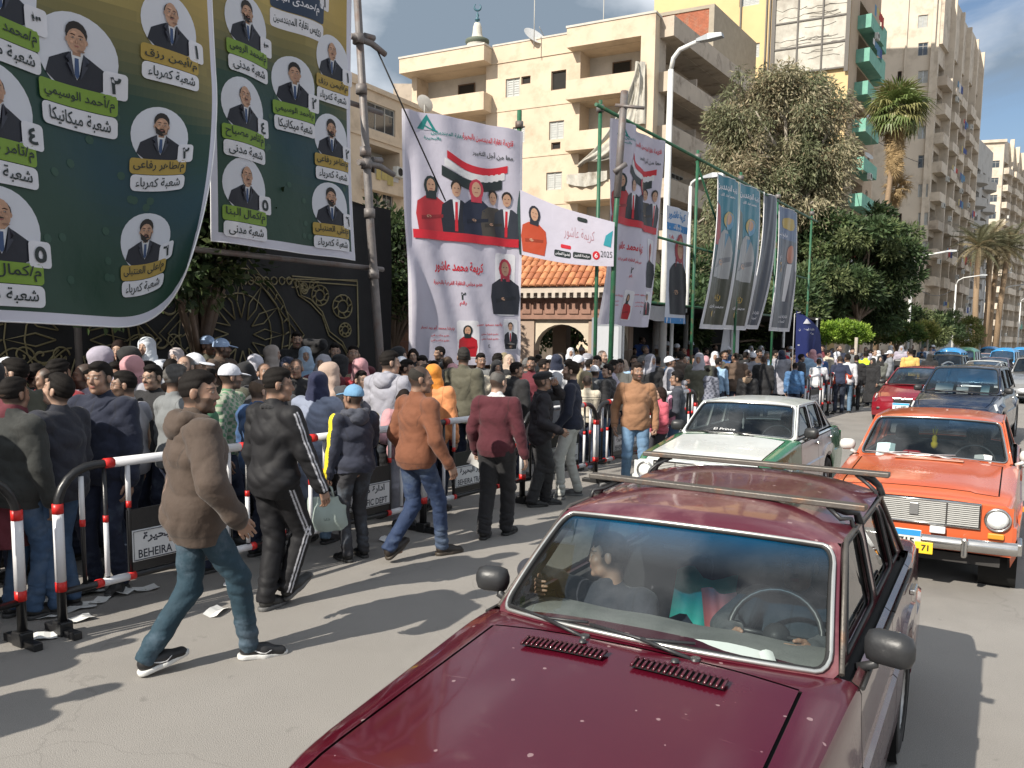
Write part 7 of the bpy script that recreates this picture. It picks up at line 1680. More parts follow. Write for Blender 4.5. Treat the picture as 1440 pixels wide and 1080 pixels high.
FAB={'cotton':M('fabric_cotton',r=.85,var=.12,scale=9,objcol=True,attr='Col',bump=.5,bscale=16,bdist=.02,sheen=.1),'denim':M('fabric_denim',r=.85,var=.22,scale=7,objcol=True,attr='Col',bump=.5,bscale=22,bdist=.016,stain=((.13,.17,.22),3.2,.50,.82)),'knit':M('fabric_knit',r=.9,var=.08,scale=14,objcol=True,attr='Col',bump=.5,bscale=24,bdist=.014,sheen=.1),'shiny':M('fabric_shiny',r=.66,var=.12,scale=8,objcol=True,attr='Col',bump=.25,bscale=12,bdist=.012,spec=.25),'hair':M('hair_fibre',r=.75,var=.35,scale=30,objcol=True,attr='Col',bump=.6,bscale=140,bdist=.004,stretch=(1,1,.35),spec=.15),'shoe':M('shoe_leather',r=.5,var=.15,scale=20,objcol=True,attr='Col',bump=.2,bscale=80,bdist=.003)}
_HC={}
def head_geo(kind,h):
 """kind: m clean, b beard, s stubble moustache, f woman, c child; head space: z up, face towards +y, origin between the ears"""
 k=(kind,h)
 if k in _HC:return _HC[k]
 f=Field((-.11,-.14,-.24),(.11,.15,.14),h);fem=kind in 'fc'
 f.ell((0,-.012,.035),(.074,.096,.090),.02);f.ell((0,.03,-.03),(.058 if not fem else .054,.066,.080),.03);f.cap((-.035,.035,-.075),(.035,.035,-.075),.022,.022,.03);f.ell((0,.075,-.092),(.022,.017,.016),.02)
 f.ell((0,.077,.032),(.045,.018,.014),.02)
 for sx in(-1,1):
  f.ell((sx*.036,.066,-.022),(.02,.018,.02),.02);f.ell((sx*.030,.100,.012),(.017,.014,.011),.012,op='s');f.ell((sx*.030,.078,.011),(.0145,.0145,.0125),.004)
  f.cap((sx*.018,.090,.0165),(sx*.042,.084,.0155),.0045,.004,.006);f.ell((sx*.077,-.006,.0),(.009,.019,.030),.008,M3=np.array(Matrix.Rotation(sx*.25,3,'Z')))
 f.cap((0,.088,.018),(0,.108,-.018),.008,.012,.012);f.ell((0,.098,-.024),(.016,.013,.009),.008)
 f.ell((0,.087,-.049),(.023,.012,.0055),.006);f.ell((0,.086,-.059),(.020,.012,.0065),.006);f.cap((-.02,.1025,-.054),(.02,.1025,-.054),.002,.002,.003,op='s')
 f.cap((0,-.02,-.04),(0,-.04,-.20),.052 if not fem else .044,.058 if not fem else .048,.03)
 V,F=f.net();C=np.zeros((len(V),4),np.float32)
 x,y,z=np.abs(V[:,0]),V[:,1],V[:,2]
 def pc(m,c,a=1.):C[m]=(*c,a)
 if kind not in 'fc':
  hl=(y<.045+.25*np.clip(z-.01,0,.1))&(z>-.075+np.clip(y,0,1)*.9)&~((x>.070)&(np.abs(y+.006)<.024)&(z<.034));k_=np.clip(np.minimum((.045+.25*np.clip(z-.01,0,.1)-y)/.02,(z+.075-np.clip(y,0,1)*.9)/.03),0,1);C[hl,:3]=(.014,.011,.010);C[hl,3]=.85*k_[hl]
 if kind in 'bs':
  jaw=(y>.0)&(z<-.022-.35*np.clip(.05-x,0,1)*(y<.09))&(z>-.125)&~((x<.021)&(z>-.066)&(z<-.045));pc(jaw&((z<-.03)|(x>.03)),(.02,.015,.012),.72 if kind=='b' else .25)
  pc((x<.032)&(z<-.030)&(z>-.046)&(y>.08),(.02,.015,.012),.9)
 pc((x<.020)&(z<-.045)&(z>-.064)&(y>.085),(.30,.10,.09),.7)
 ed=np.sqrt((x-.030)**2+((z-.011)*1.7)**2);pc((ed<.014)&(y>.07),(.40,.36,.33),.8);pc((ed<.0065)&(y>.07),(.02,.012,.01),1)
 pc((x>.012)&(x<.048)&(np.abs(z-.0205-.0*x)<.0022)&(y>.06),(.03,.02,.015),.6);pc((x>.013)&(x<.052)&(np.abs(z-(.034-.10*(x-.03)))<.0040)&(y>.055),(.02,.015,.012),.85 if not fem else .7)
 _HC[k]=(V,F,C);return _HC[k]
def hand_geo(pose,h):
 k=(pose,h,'hand')
 if k in _HC:return _HC[k]
 curl={'relax':(.35,.45,.3),'grip':(1.25,1.3,.8),'flat':(.08,.1,.05),'phone':(.7,.9,.5)}[pose]
 f=Field((-.10,-.07,-.22),(.05,.10,.08),h);f.cap((0,0,.07),(0,0,-.01),.024,.022,.015,wide=((0,1,0),1.2))
 for i in range(4):
  y=.033-.021*i;f.cap((0,y*.55,-.015),(-.002,y,-.082+.003*abs(i-1.2)),.013,.0115,.012)
  p=np.array([-.002,y,-.082+.003*abs(i-1.2)]);a=0.;Ls=np.array([.044,.027,.021])*(.93,1.02,.95,.78)[i]
  for j in range(3):
   a+=curl[j]*(1+.07*i);q=p+Ls[j]*np.array([-math.sin(a),(i-1.5)*-.03,-math.cos(a)]);f.cap(p,q,.0092-.0008*j,.0086-.001*j,.0035);p=q
 t=[(0,.018,-.018),(-.016,.046,-.045),(-.026,.052,-.075),(-.034,.050,-.096)]if pose in('relax','flat')else[(0,.018,-.018),(-.024,.042,-.045),(-.042,.034,-.070),(-.048,.018,-.085)]
 for a_,b_,r0,r1 in zip(t,t[1:],(.017,.0125,.0105),(.0125,.011,.009)):f.cap(a_,b_,r0,r1,.005)
 V,F=f.net();_HC[k]=(V,F,None);return _HC[k]
def hair_geo(kind):
 k=(kind,'hair')
 if k in _HC:return _HC[k]
 h=.005;C=None
 if kind in('short','bald','tall','grey_ring','long','curly'):
  t={'short':.006,'tall':.009,'bald':.0035,'grey_ring':.0035,'long':.013,'curly':.014}[kind];f=Field((-.13,-.18,-.30 if kind=='long' else-.14),(.13,.14,.17),h)
  f.ell((0,-.011,.040),(.0742+t*.55,.0955+t*.55,.090+t),.01)
  if kind in('short','tall','curly'):f.ell((0,.025,.10),(.055,.06,.024+t),.025)
  if kind=='long':f.cap((0,-.05,.0),(0,-.075,-.22),.085,.06,.04,wide=((1,0,0),1.25));f.warp(.003,3,60)
  f.ell((0,.130,-.030),(.076,.086,.110),.03,op='s');[f.ell((sx*.068,.062,.038),(.026,.030,.034),.02,op='s')for sx in(-1,1)]if kind!='long' else 0;f.ell((0,.04,-.13),(.11,.10,.11 if kind!='long' else .09),.02,op='s')
  if kind!='long':f.ell((0,-.03,-.178),(.12,.15,.120),.045,op='s');[f.ell((sx*.092,.004,-.012),(.026,.030,.044),.016,op='s')for sx in(-1,1)]
  if kind in('short','tall','curly'):f.warp(.0024 if kind!='curly' else .0045,2,120)
  if kind in('bald','grey_ring'):f.ell((0,.045,.115),(.085,.115,.085),.01,op='s')
 elif kind=='cap':
  f=Field((-.12,-.14,-.03),(.12,.21,.17),h);f.ell((0,-.012,.045),(.089,.108,.098),.01);f.cut((0,0,1),.028);f.ell((0,-.012,.03),(.080,.099,.088),.004,op='s')
  f.ell((0,.125,.036),(.075,.075,.010),.008,M3=np.array(Matrix.Rotation(-.22,3,'X')));f.ell((0,-.012,.142),(.008,.008,.006),.003)
 elif kind=='beret':
  f=Field((-.14,-.15,0),(.14,.17,.16),h);f.ell((0,.01,.085),(.112,.132,.052),.01);f.ell((0,.0,.055),(.085,.105,.045),.01);f.cut((0,0,1),.03);f.ell((0,.115,.052),(.06,.05,.010),.008);f.ell((0,-.01,.03),(.077,.097,.06),.003,op='s')
 elif kind=='hijab':
  f=Field((-.24,-.22,-.34),(.24,.20,.17),h);f.ell((0,-.018,.032),(.092,.117,.108),.01);f.ell((0,-.005,-.07),(.092,.102,.10),.05);f.cap((0,-.02,-.10),(0,-.01,-.20),.085,.115,.06,wide=((1,0,0),1.35));f.cap((-.12,-.01,-.24),(.12,-.01,-.24),.07,.07,.05);f.cut((0,0,1),-.29)
  f.warp(.005,1.3,30);f.ell((0,.135,-.018),(.056,.085,.082),.012,op='s')
 elif kind=='hood':
  f=Field((-.18,-.22,-.30),(.18,.16,-.02),h);pts=[(.0,-.125,-.14),(.08,-.09,-.135),(.105,-.0,-.15),(.07,.07,-.19)]
  for sx in(-1,1):
   for a_,b_ in zip(pts,pts[1:]):f.cap((sx*a_[0],a_[1],a_[2]),(sx*b_[0],b_[1],b_[2]),.042,.032,.03)
  f.ell((0,-.125,-.19),(.10,.06,.07),.03);f.warp(.005,4,50)
 elif kind=='collar':
  f=Field((-.12,-.14,-.24),(.12,.10,-.06),h)
  for i in range(14):
   a0,a1=-2.1+4.2*i/14,-2.1+4.2*(i+1)/14;f.cap((.072*math.sin(a0),-.032-.078*math.cos(a0),-.14-.02*abs(a0)),(.072*math.sin(a1),-.032-.078*math.cos(a1),-.14-.02*abs(a1)),.016,.016,.01)
 elif kind=='glasses':
  mb=MB()
  for sx in(-1,1):mb.tube([(sx*.032+.020*math.cos(a),.112,.012+.015*math.sin(a))for a in np.linspace(0,2*PI,14,endpoint=False)],.0016,4,closed=True);mb.tube([(sx*.052,.112,.018),(sx*.076,.06,.018),(sx*.082,.0,.012)],.0016,4)
  mb.tube([(-.012,.113,.014),(.012,.113,.014)],.0016,4);_HC[k]=mb.mesh('glasses',BLP);return _HC[k]
 V,F=f.net();me=meshcol({'cap':'cap','beret':'flat_cap','hijab':'headscarf','hood':'hood','collar':'collar'}.get(kind,'hair'),V,F,np.zeros((len(V),4)),FAB['cotton']if kind in('cap','hijab','hood','collar')else FAB['knit']if kind=='beret' else FAB['hair'])
 _HC[k]=me;return me
def shoe_geo():
 if 'shoe' in _HC:return _HC['shoe']
 h=.006;f=Field((-.06,-.12,0),(.06,.20,.14),h);f.cap((0,-.055,.055),(0,.05,.045),.040,.040,.02);f.cap((0,.05,.035),(0,.145,.025),.042,.034,.03,wide=((1,0,0),1.12));f.cap((0,-.04,.05),(0,-.035,.105),.038,.036,.02);f.cut((0,0,1),.016);V,F=f.net();up=meshcol('shoe',V,F,np.zeros((len(V),4)),FAB['shoe'])
 f=Field((-.07,-.13,-.01),(.07,.21,.06),h);f.cap((0,-.06,.016),(0,.05,.016),.046,.046,.02);f.cap((0,.05,.016),(0,.155,.020),.050,.034,.02);X=f.ax[2][None,None,:];f.D=np.maximum(np.maximum(f.D,X-.030),.0-X);V,F=f.net();so_=meshcol('sole',V,F,np.zeros((len(V),4)),FAB['shoe'])
 _HC['shoe']=(up,so_);return _HC['shoe']
def ik(a,t,l1,l2,pole):
 a,t=Vector(a),Vector(t);d=t-a;L_=min(d.length,(l1+l2)*.999);d.normalize();t=a+d*L_;c=(l1*l1+L_*L_-l2*l2)/(2*L_);hh=math.sqrt(max(l1*l1-c*c,0));p=Vector(pole);p=p-d*p.dot(d);p.normalize();return a+d*c+p*hh,t
def frame_from(down,yhint):
 z=-Vector(down).normalized();x=Vector(yhint).cross(z);x.normalize();y=z.cross(x);return Matrix((x,y,z)).transposed().to_4x4()
def skeleton(feet=None,lean=0.,twist=0.,hands=(None,None),head=(0.,0.),hip=None,palms=('relax','relax'),sit=None,poles=(None,None),hy=None):
 """feet: ((x, y, lift, pitch), right likewise) for left (x<0) and right (x>0)"""
 J={};feet=feet or((-.10,0,0,0),(.10,.02,0,0));ank=[]
 for(x,y,lift,pitch)in feet:ank.append(Vector((x,y,.085+lift)))
 mid=(ank[0]+ank[1])/2;reach=.873;dmax=max(math.hypot(a.x-(mid.x+(-.09,.09)[i]),a.y-mid.y)for i,a in enumerate(ank));pz=min(.96,min(a.z+math.sqrt(reach**2-(math.hypot(a.x-mid.x-(-.09,.09)[i],a.y-mid.y))**2)for i,a in enumerate(ank))+.01)
 if hip is not None:pz=hip[2];mid=Vector((hip[0],hip[1],0))
 Pv=Vector((mid.x*(1),mid.y+.0,pz));J['pelvis']=Pv;Rm=Matrix.Rotation(-lean,4,'X')@Matrix.Rotation(twist,4,'Z')
 def up(v):return Pv+(Rm@Vector(v))
 J['R']=Rm;J['waist']=up((0,0,.14));J['chest']=up((0,0,.33));J['neck']=up((0,-.015,.515));J['headc']=up((0,.012,.665))
 J['HM']=Matrix.Translation(J['headc'])@Rm@Matrix.Translation((0,-.02,-.10))@Matrix.Rotation(head[0],4,'Z')@Matrix.Rotation(-head[1],4,'X')@Matrix.Translation((0,.02,.10))
 J['sh']=[up((sx*.188,-.01,.452))for sx in(-1,1)];J['hp']=[Pv+(Matrix.Rotation(twist*.4,4,'Z')@Vector((sx*.09,0,-.02)))for sx in(-1,1)];J['kn']=[];J['an']=ank;J['el']=[];J['wr']=[];J['feet']=feet;J['palms']=palms
 for i in(0,1):
  k,a=ik(J['hp'][i],ank[i],.44,.435,(.05*(-1,1)[i],1,0));J['kn'].append(k);J['an'][i]=a
  t=hands[i];t=up((.0,0,0))+Vector(((-1,1)[i]*.255,.06,-.10))if t is None else Vector(t);e,w_=ik(J['sh'][i],t,.295,.27,poles[i]or((-.35,.35)[i],-1,-.15));J['el'].append(e);J['wr'].append(w_)
 return J
def bodymesh(J,head,fine):
 h=.011 if fine else .015;pts=[J['pelvis'],J['headc']]+J['kn']+J['an']+J['el']+J['wr']+J['sh']+J['hp'];lo=np.min([tuple(p)for p in pts],0)-.2;hi=np.max([tuple(p)for p in pts],0)+.2
 lo[2]=max(lo[2],min(J['an'][0].z,J['an'][1].z)-.09);hi[2]=J['neck'].z+.02+max(0,max(w_.z for w_ in J['wr'])-J['neck'].z+.06);f=Field(lo,hi,h);xd=tuple(J['R']@Vector((1,0,0)))
 f.ell(J['pelvis'],(.15,.11,.12),.05);f.cap(J['pelvis'],J['waist'],.10,.095,.05,wide=(xd,1.3));f.cap(J['waist'],J['chest'],.095,.11,.06,wide=(xd,1.35));f.cap(J['chest'],J['neck']-Vector((0,0,.05)),.10,.055,.05,wide=(xd,1.4));f.cap(J['neck'],J['neck']+Vector((0,0,.05)),.056,.052,.03)
 for i in(0,1):
  f.cap(J['sh'][i],J['el'][i],.048,.036,.03);f.cap(J['el'][i],J['wr'][i],.037,.024,.012);f.cap(J['hp'][i],J['kn'][i],.078,.05,.03);f.cap(J['kn'][i],J['an'][i],.052,.034,.015)
  fd=Vector((0,.12,-.045));f.cap(J['an'][i]-Vector((0,.0,.04)),J['an'][i]+fd,.035,.022,.02)
 V,F=f.net();parts=[(V,F,None)];hv,hf,hc=head_geo(head,.005 if fine else .008);parts.append((xf(hv,J['HM']),hf,hc))
 for i in(0,1):
  sx=(-1,1)[i];pv,pf,_=hand_geo(J['palms'][i],.0045 if fine else .0065);d=(J['wr'][i]-J['el'][i]).normalized();yh=Vector((0,1,.0))if abs(d.y)<.75 else Vector((0,0,1));T=Matrix.Translation(J['wr'][i]-d*.005)@frame_from(d,yh)
  v=pv.copy();q=pf
  if sx<0:v[:,0]*=-1;q=pf[:,::-1]
  parts.append((xf(v,T),q,None))
 return join(parts)
def topmesh(J,kind,fine,seed=0.,colfn=None,belly=0.,thick=1.,hem=None,hood=False):
 """kind: jacket, sweater, shirt, coat (long), robe (to the ankles), vest"""
 h=.0085 if fine else .013;pts=[J['pelvis'],J['neck']]+J['el']+J['wr']+J['sh'];lo=np.min([tuple(p)for p in pts],0)-.24;hi=np.max([tuple(p)for p in pts],0)+.16
 hz=hem if hem is not None else{'jacket':-.13,'sweater':-.06,'shirt':-.10,'coat':-.48,'robe':-.80,'vest':-.10}[kind];hz+=J['pelvis'].z;hz=max(hz,min(J['an'][0].z,J['an'][1].z)+.02);lo[2]=hz-.03
 f=Field(lo,hi,h);xd=tuple(J['R']@Vector((1,0,0)));t={'jacket':.030,'sweater':.014,'shirt':.010,'coat':.034,'robe':.03,'vest':.02}[kind]*thick;low=J['pelvis'].copy();low.z=hz-.08
 rb=.125 if kind in('coat','robe')else .108;rb2={'robe':.20,'coat':.15}.get(kind,.104)
 f.cap(J['pelvis']+Vector((0,0,.02)),J['waist'],.106+t,.104+t,.05,wide=(xd,1.34));f.cap(J['waist'],J['chest'],.106+t,.122+t,.06,wide=(xd,1.34));f.cap(J['chest'],J['neck']-Vector((0,0,.075)),.112+t,.074+t*.8,.05,wide=(xd,1.45));f.cap(J['pelvis']+Vector((0,0,.02)),low,rb+t,rb2+t,.05,wide=(xd,1.34))
 f.ell(J['pelvis']+Vector((0,-.012,.0)),(.178+t,.142+t,.15),.05)
 if belly:b=J['waist']+J['R']@Vector((0,.06,.0));f.ell(b,(.13,.07+belly,.13),.06)
 f.cap(J['neck']-Vector((0,0,.03)),J['neck']+Vector((0,0,.015)),.063+t*.5,.060+t*.4,.03)
 for i in(0,1):
  if kind=='vest':f.cap(J['sh'][i],J['sh'][i].lerp(J['el'][i],.25),.05+t,.05+t,.03);continue
  f.cap(J['neck']-Vector((0,0,.06)),J['sh'][i],.05+t,.052+t,.04);f.cap(J['sh'][i],J['el'][i],.060+t,.049+t*.9,.03);f.cap(J['el'][i],J['wr'][i].lerp(J['el'][i],.03),.050+t*.9,.034+t*.6,.015)
  for k in(.80,.94):c=J['el'][i].lerp(J['wr'][i],k);f.ell(c,(.040+t*.6,)*3,.02)if k<.9 and kind in('jacket','sweater')else None
 f.warp({'jacket':.0065,'sweater':.0045,'shirt':.005,'coat':.006,'robe':.010,'vest':.005}[kind]*(1.3 if fine else 1.),seed,34 if kind!='robe' else 12)
 X,Y,Z=f.ax[0][:,None,None],f.ax[1][None,:,None],f.ax[2][None,None,:];pc=J['pelvis'];near=(np.abs(X-pc.x)<.34)&(np.abs(Y-pc.y)<.30);hd=hz-Z+.008*np.sin(X*20+seed)
 armm=np.ones(1);f.D=np.maximum(f.D,np.where(near|True,hd if kind in('coat','robe')else hd,-1))
 if kind in('jacket','sweater','shirt','vest'):
  g=Field(lo-np.array([0,0,.45]),hi,h)
  g.D[:,:,:]=1.
  for i in(0,1):
   if kind!='vest':g.cap(J['el'][i].lerp(J['sh'][i],.15),J['el'][i],.05+t,.049+t*.9,.02);g.cap(J['el'][i],J['wr'][i].lerp(J['el'][i],.03),.050+t*.9,.034+t*.6,.015)
  if kind!='vest' and min(w_.z for w_ in J['wr'])<hz+.1:
   n0=np.round((f.lo-g.lo)/h).astype(int);g.warp({'jacket':.0065,'sweater':.0045,'shirt':.005}[kind],seed,34)
   g.lo=f.lo-n0*h;sl=tuple(slice(n0[a],n0[a]+f.n[a])for a in range(3));sub=g.D[sl];m=tuple(slice(0,sub.shape[a])for a in range(3));g.D[sl]=np.minimum(sub,f.D[m]);V,F=g.net()
  else:V,F=f.net()
 else:V,F=f.net()
 C=np.zeros((len(V),4),np.float32)
 if kind in('jacket','sweater','shirt'):
  Rm=np.array(J['R'])[:3,:3];Q=(V-np.array(J['pelvis']))@Rm;w_=.0065 if fine else .009
  def line(d,m,a=.55):al=np.clip(1-np.abs(d)/w_,0,1)*a*m;k=al>C[:,3];C[k,:3]=(.004,.004,.004);C[k,3]=al[k]
  line(np.abs(Q[:,0])-.165+.25*np.clip(.40-Q[:,2],0,1),(Q[:,2]>.27)&(Q[:,2]<.56));line(V[:,2]-hz-.055,np.abs(Q[:,0])<.22)
  if kind=='jacket':line(Q[:,0]-.004,(Q[:,1]>0)&(Q[:,2]<.5),.8);line(np.abs(np.abs(Q[:,0])-.12)-.002-.2*np.abs(Q[:,2]-.02),(Q[:,1]>0)&(np.abs(Q[:,2]-.02)<.08),.6)
  for i in(0,1):line(np.linalg.norm(V-np.array(J['wr'][i]),axis=1)-.055,1.)
 if colfn:colfn(V,C,J)
 return V,F,C
def legmesh(J,kind,fine,seed=0.,colfn=None):
 h=.0085 if fine else .013;pts=[J['pelvis']]+J['kn']+J['an']+J['hp'];lo=np.min([tuple(p)for p in pts],0)-.17;hi=np.max([tuple(p)for p in pts],0)+.17;lo[2]=min(a.z for a in J['an'])-.06;hi[2]=J['pelvis'].z+.14
 if J.get('sit'):hi[2]+=.1
 f=Field(lo,hi,h);e={'jeans':0,'slim':-.006,'wide':.014,'track':.010}[kind];xd=(1,0,0)
 f.ell(J['pelvis']+Vector((0,-.01,.02)),(.158,.118,.13),.05)
 for i in(0,1):
  f.cap(J['hp'][i],J['kn'][i],.096+e,.068+e,.035);f.cap(J['kn'][i],J['an'][i]+Vector((0,-.005,.0)),.068+e,.055+e*1.2,.02);f.ell(J['hp'][i]+Vector((0,-.04,-.02)),(.082,.075,.09),.04)
 f.warp(.0045,seed,40);
 for i in(0,1):a=np.array(J['an'][i]);f.warp(.006,seed+2,85,a-.10,a+np.array([.1,.1,.16]));k=np.array(J['kn'][i]);f.warp(.004,seed+4,60,k-.09,k+.09)
 X,Y,Z=f.ax[0][:,None,None],f.ax[1][None,:,None],f.ax[2][None,None,:]
 for i in(0,1):
  a=J['an'][i];near=(X-a.x)**2+(Y-a.y)**2<.13**2;d=(J['kn'][i]-a).normalized();f.D=np.maximum(f.D,np.where(near&(Z<a.z+.1),-((X-a.x)*d.x+(Y-a.y)*d.y+(Z-a.z)*d.z)-.035,-1))
 V,F=f.net();C=np.zeros((len(V),4),np.float32)
 if kind in('jeans','slim'):
  q=V-np.array(J['pelvis']);w_=.006 if fine else .009;bx,bz=np.abs(np.abs(q[:,0])-.078),np.abs(q[:,2]+.055);d=np.maximum(bx-.055,bz-.062)
  for dd,m in((d,(q[:,1]<-.03)),(q[:,0],(q[:,2]>-.14)&(q[:,2]<.09)),(np.abs(q[:,2]-.07),q[:,2]>.05)):al=np.clip(1-np.abs(dd)/w_,0,1)*.5*m;k=al>C[:,3];C[k,:3]=(.004,.005,.008);C[k,3]=al[k]
 if colfn:colfn(V,C,J)
 return V,F,C
SK=[(.33,.20,.14),(.27,.16,.11),(.38,.245,.18),(.19,.11,.075)]
_TP={}
def person(loc,heading,label,J=None,key=None,head='m',top=('jacket',(.03,.03,.035),'cotton'),legs=('jeans',(.04,.07,.13),'denim'),hair=('short',(.012,.010,.009)),skin=0,shoes=((.015,.015,.015),(.03,.03,.03)),extra=(),scale=1.,group=None,fine=False,seed=0.,tcol=None,lcol=None,topk=None,no_legs=False,cat='person'):
 root=thing('person',label,cat,loc,-math.radians(heading),group);root.scale=(scale,)*3
 sk=SK[skin%4]if isinstance(skin,int)else skin;tk=(key,head,top[0],legs[0]if legs else None)
 if key is None or tk not in _TP:
  V,F,C=bodymesh(J,head,fine);bm_=meshcol('body',V,F,C,SKIN)
  V,F,C=topmesh(J,top[0],fine,seed,tcol,**(topk or{}));tm_=meshcol({'robe':'robe','coat':'coat','jacket':'jacket','sweater':'sweater','shirt':'shirt','vest':'vest'}[top[0]],V,F,C,FAB[top[2]])
  lm=None
  if legs:V,F,C=legmesh(J,legs[0],fine,seed+1,lcol);lm=meshcol('trousers',V,F,C,FAB[legs[2]])
  rec=(bm_,tm_,lm,J)
  if key is not None:_TP[tk]=rec
 else:rec=_TP[tk]
 bm_,tm_,lm,J=rec;b=link('body',bm_,root,color=sk)
 t=link(tm_.name.split('.')[0],tm_,root,color=top[1])
 if tm_.materials[0]!=FAB[top[2]]:t.material_slots[0].link='OBJECT';t.material_slots[0].material=FAB[top[2]]
 if lm:
  l=link('trousers',lm,root,color=legs[1])
  if lm.materials[0]!=FAB[legs[2]]:l.material_slots[0].link='OBJECT';l.material_slots[0].material=FAB[legs[2]]
 up,so_=shoe_geo()
 for i in(0,1):
  ft=J['feet'][i];a=J['an'][i];yaw=ft[4]if len(ft)>4 else(-.12,.12)[i]*-1;Mx=Matrix.Translation(a)@Matrix.Rotation(yaw,4,'Z')@Matrix.Rotation(-ft[3],4,'X')@Matrix.Translation((0,.035,-.085));s_=link('shoe',up,root,color=shoes[0],mw=Mx);link('sole',so_,s_,color=shoes[1])
 if hair:
  o=link(hair_geo(hair[0]).name.split('.')[0],hair_geo(hair[0]),root,color=hair[1],mw=J['HM'])
 for e in extra:
  g=hair_geo(e[0])
  if e[0]in('hood','collar'):Mx=Matrix.Translation(J['headc'])@J['R']
  else:Mx=J['HM']
  link(g.name.split('.')[0],g,root,color=e[1],mw=Mx)
 return root,J
# the people one can tell apart, nearest first
def feet_from(pL,pR,heading,liftL=(0,0),liftR=(0,0),scale=1.):
 """ground points under the two ankles (photo survey) -> root location and foot entries"""
 gL,gR=ground(*pL),ground(*pR);m=(gL+gR)/2;Rz=Matrix.Rotation(math.radians(heading),3,'Z')
 a=Rz@(gL-m)/scale;b=Rz@(gR-m)/scale;return m,((a.x,a.y,*liftL),(b.x,b.y,*liftR))
PTS='people walking along the road side of the barriers'
m,ft=feet_from((207,950),(352,925),58,(.02,-.25),(.0,.05),1.10)
J=skeleton(ft,lean=.03,twist=.05,head=(-.55,-.02),hands=((-.30,.02,.82),(.32,.16,.90)),poles=((-.8,-.6,0),(.9,-.7,0)))
def c_brown(V,C,J):
 x,z=V[:,0],V[:,2];m_=(x<-.02)&(x>-.035)&(z<J['chest'].z-.12)&(z>J['pelvis'].z-.02)&(V[:,1]<0);C[m_]=(.30,.20,.16,.5)
 m_=(np.abs(x-J['sh'][1].x-.04)<.03)&(V[:,1]<0)&(np.abs(z-J['sh'][1].z+.16)<.035);C[m_]=(.05,.035,.03,.6)
p1,J1=person(m,58,'man in a puffy brown hooded jacket and blue jeans walking nearest to the camera',J,head='b',top=('jacket',(.066,.045,.033),'cotton'),legs=('jeans',(.016,.042,.062),'denim'),skin=1,shoes=((.015,.015,.016),(.65,.65,.63)),extra=(('hood',(.066,.045,.033)),),fine=True,seed=1.,scale=1.10,tcol=c_brown,topk=dict(thick=1.2,hem=-.17))
sw=M('sneaker_swoosh',(.7,.7,.7),.5)
for s_ in[c for c in p1.children if c.name.startswith('shoe')]:
 for sg in(-1,1):mb=MB();mb.tube([(sg*.045,.085,.052),(sg*.0475,.05,.036),(sg*.044,.02,.040),(sg*.038,-.03,.062)],[.002,.0065,.005,.001],5);mb.build('side_mark',sw,s_)
m,ft=feet_from((375,857),(403,850),36,(.0,0),(.05,-.55),1.06)
def stripes_top(V,C,J):
 for i in(0,1):
  for a,b in((J['sh'][i],J['el'][i]),(J['el'][i],J['wr'][i])):
   a,b=np.array(a),np.array(b);d=b-a;L_=np.linalg.norm(d);d/=L_;out=np.array([(-1,1)[i],-.15,.0]);out-=d*(out@d);out/=np.linalg.norm(out);sd=np.cross(d,out);q=V-a;t=q@d;u=q@sd;o_=q@out
   m_=(t>-.03)&(t<L_+.02)&(o_>0.012)&(np.linalg.norm(q-t[:,None]*d,axis=1)<.12);al=np.clip((.006-np.minimum(np.abs(u-.012),np.abs(u+.012)))/.006+.4,0,1)*m_;s_=al>0;C[s_,:3]=(.70,.70,.74);C[s_,3]=al[s_]
def stripes_leg(V,C,J):
 for i in(0,1):
  for a,b in((J['hp'][i],J['kn'][i]),(J['kn'][i],J['an'][i])):
   a,b=np.array(a),np.array(b);d=b-a;L_=np.linalg.norm(d);d/=L_;out=np.array([(-1,1)[i],-.25,.0]);out-=d*(out@d);out/=np.linalg.norm(out);sd=np.cross(d,out);q=V-a;t=q@d;u=q@sd;o_=q@out
   m_=(t>-.05)&(t<L_+.03)&(o_>0.02);al=np.clip((.0065-np.minimum(np.abs(u-.013),np.abs(u+.013)))/.006+.4,0,1)*m_;s_=al>0;C[s_,:3]=(.70,.70,.74);C[s_,3]=al[s_]
J=skeleton(ft,lean=.04,twist=.0,head=(-.6,0),hands=((-.26,.05,.86),(.30,.20,.84)))
person(m,36,'man in a black tracksuit with white stripes walking behind the brown jacket',J,head='m',top=('jacket',(.016,.016,.018),'shiny'),legs=('track',(.014,.014,.016),'shiny'),skin=1,shoes=((.03,.03,.03),(.12,.12,.12)),extra=(('glasses',(0,0,0)),('collar',(.016,.016,.018))),fine=True,seed=2.,tcol=stripes_top,lcol=stripes_leg,topk=dict(thick=.7),scale=1.06)
m,ft=feet_from((488,790),(512,783),-40)
def c_yel(V,C,J):
 for i in(0,1):
  for a,b in((J['sh'][i]+Vector((0,0,.05)),J['el'][i]),(J['el'][i],J['wr'][i])):
   a,b=np.array(a),np.array(b);d=b-a;L_=np.linalg.norm(d);d/=L_;out=np.array([(-1,1)[i],-.1,.0]);out-=d*(out@d);out/=np.linalg.norm(out);sd=np.cross(d,out);q=V-a;t=q@d;u=q@sd;o_=q@out
   s_=(t>-.02)&(t<L_+.02)&(o_>0.0)&(np.abs(u)<.030)&(np.linalg.norm(q-t[:,None]*d,axis=1)<.12);C[s_]=(.75,.62,.02,1)
J=skeleton(ft,lean=.02,head=(.35,-.05),hands=((-.27,.06,.86),(.24,.40,1.10)),palms=('grip','grip'))
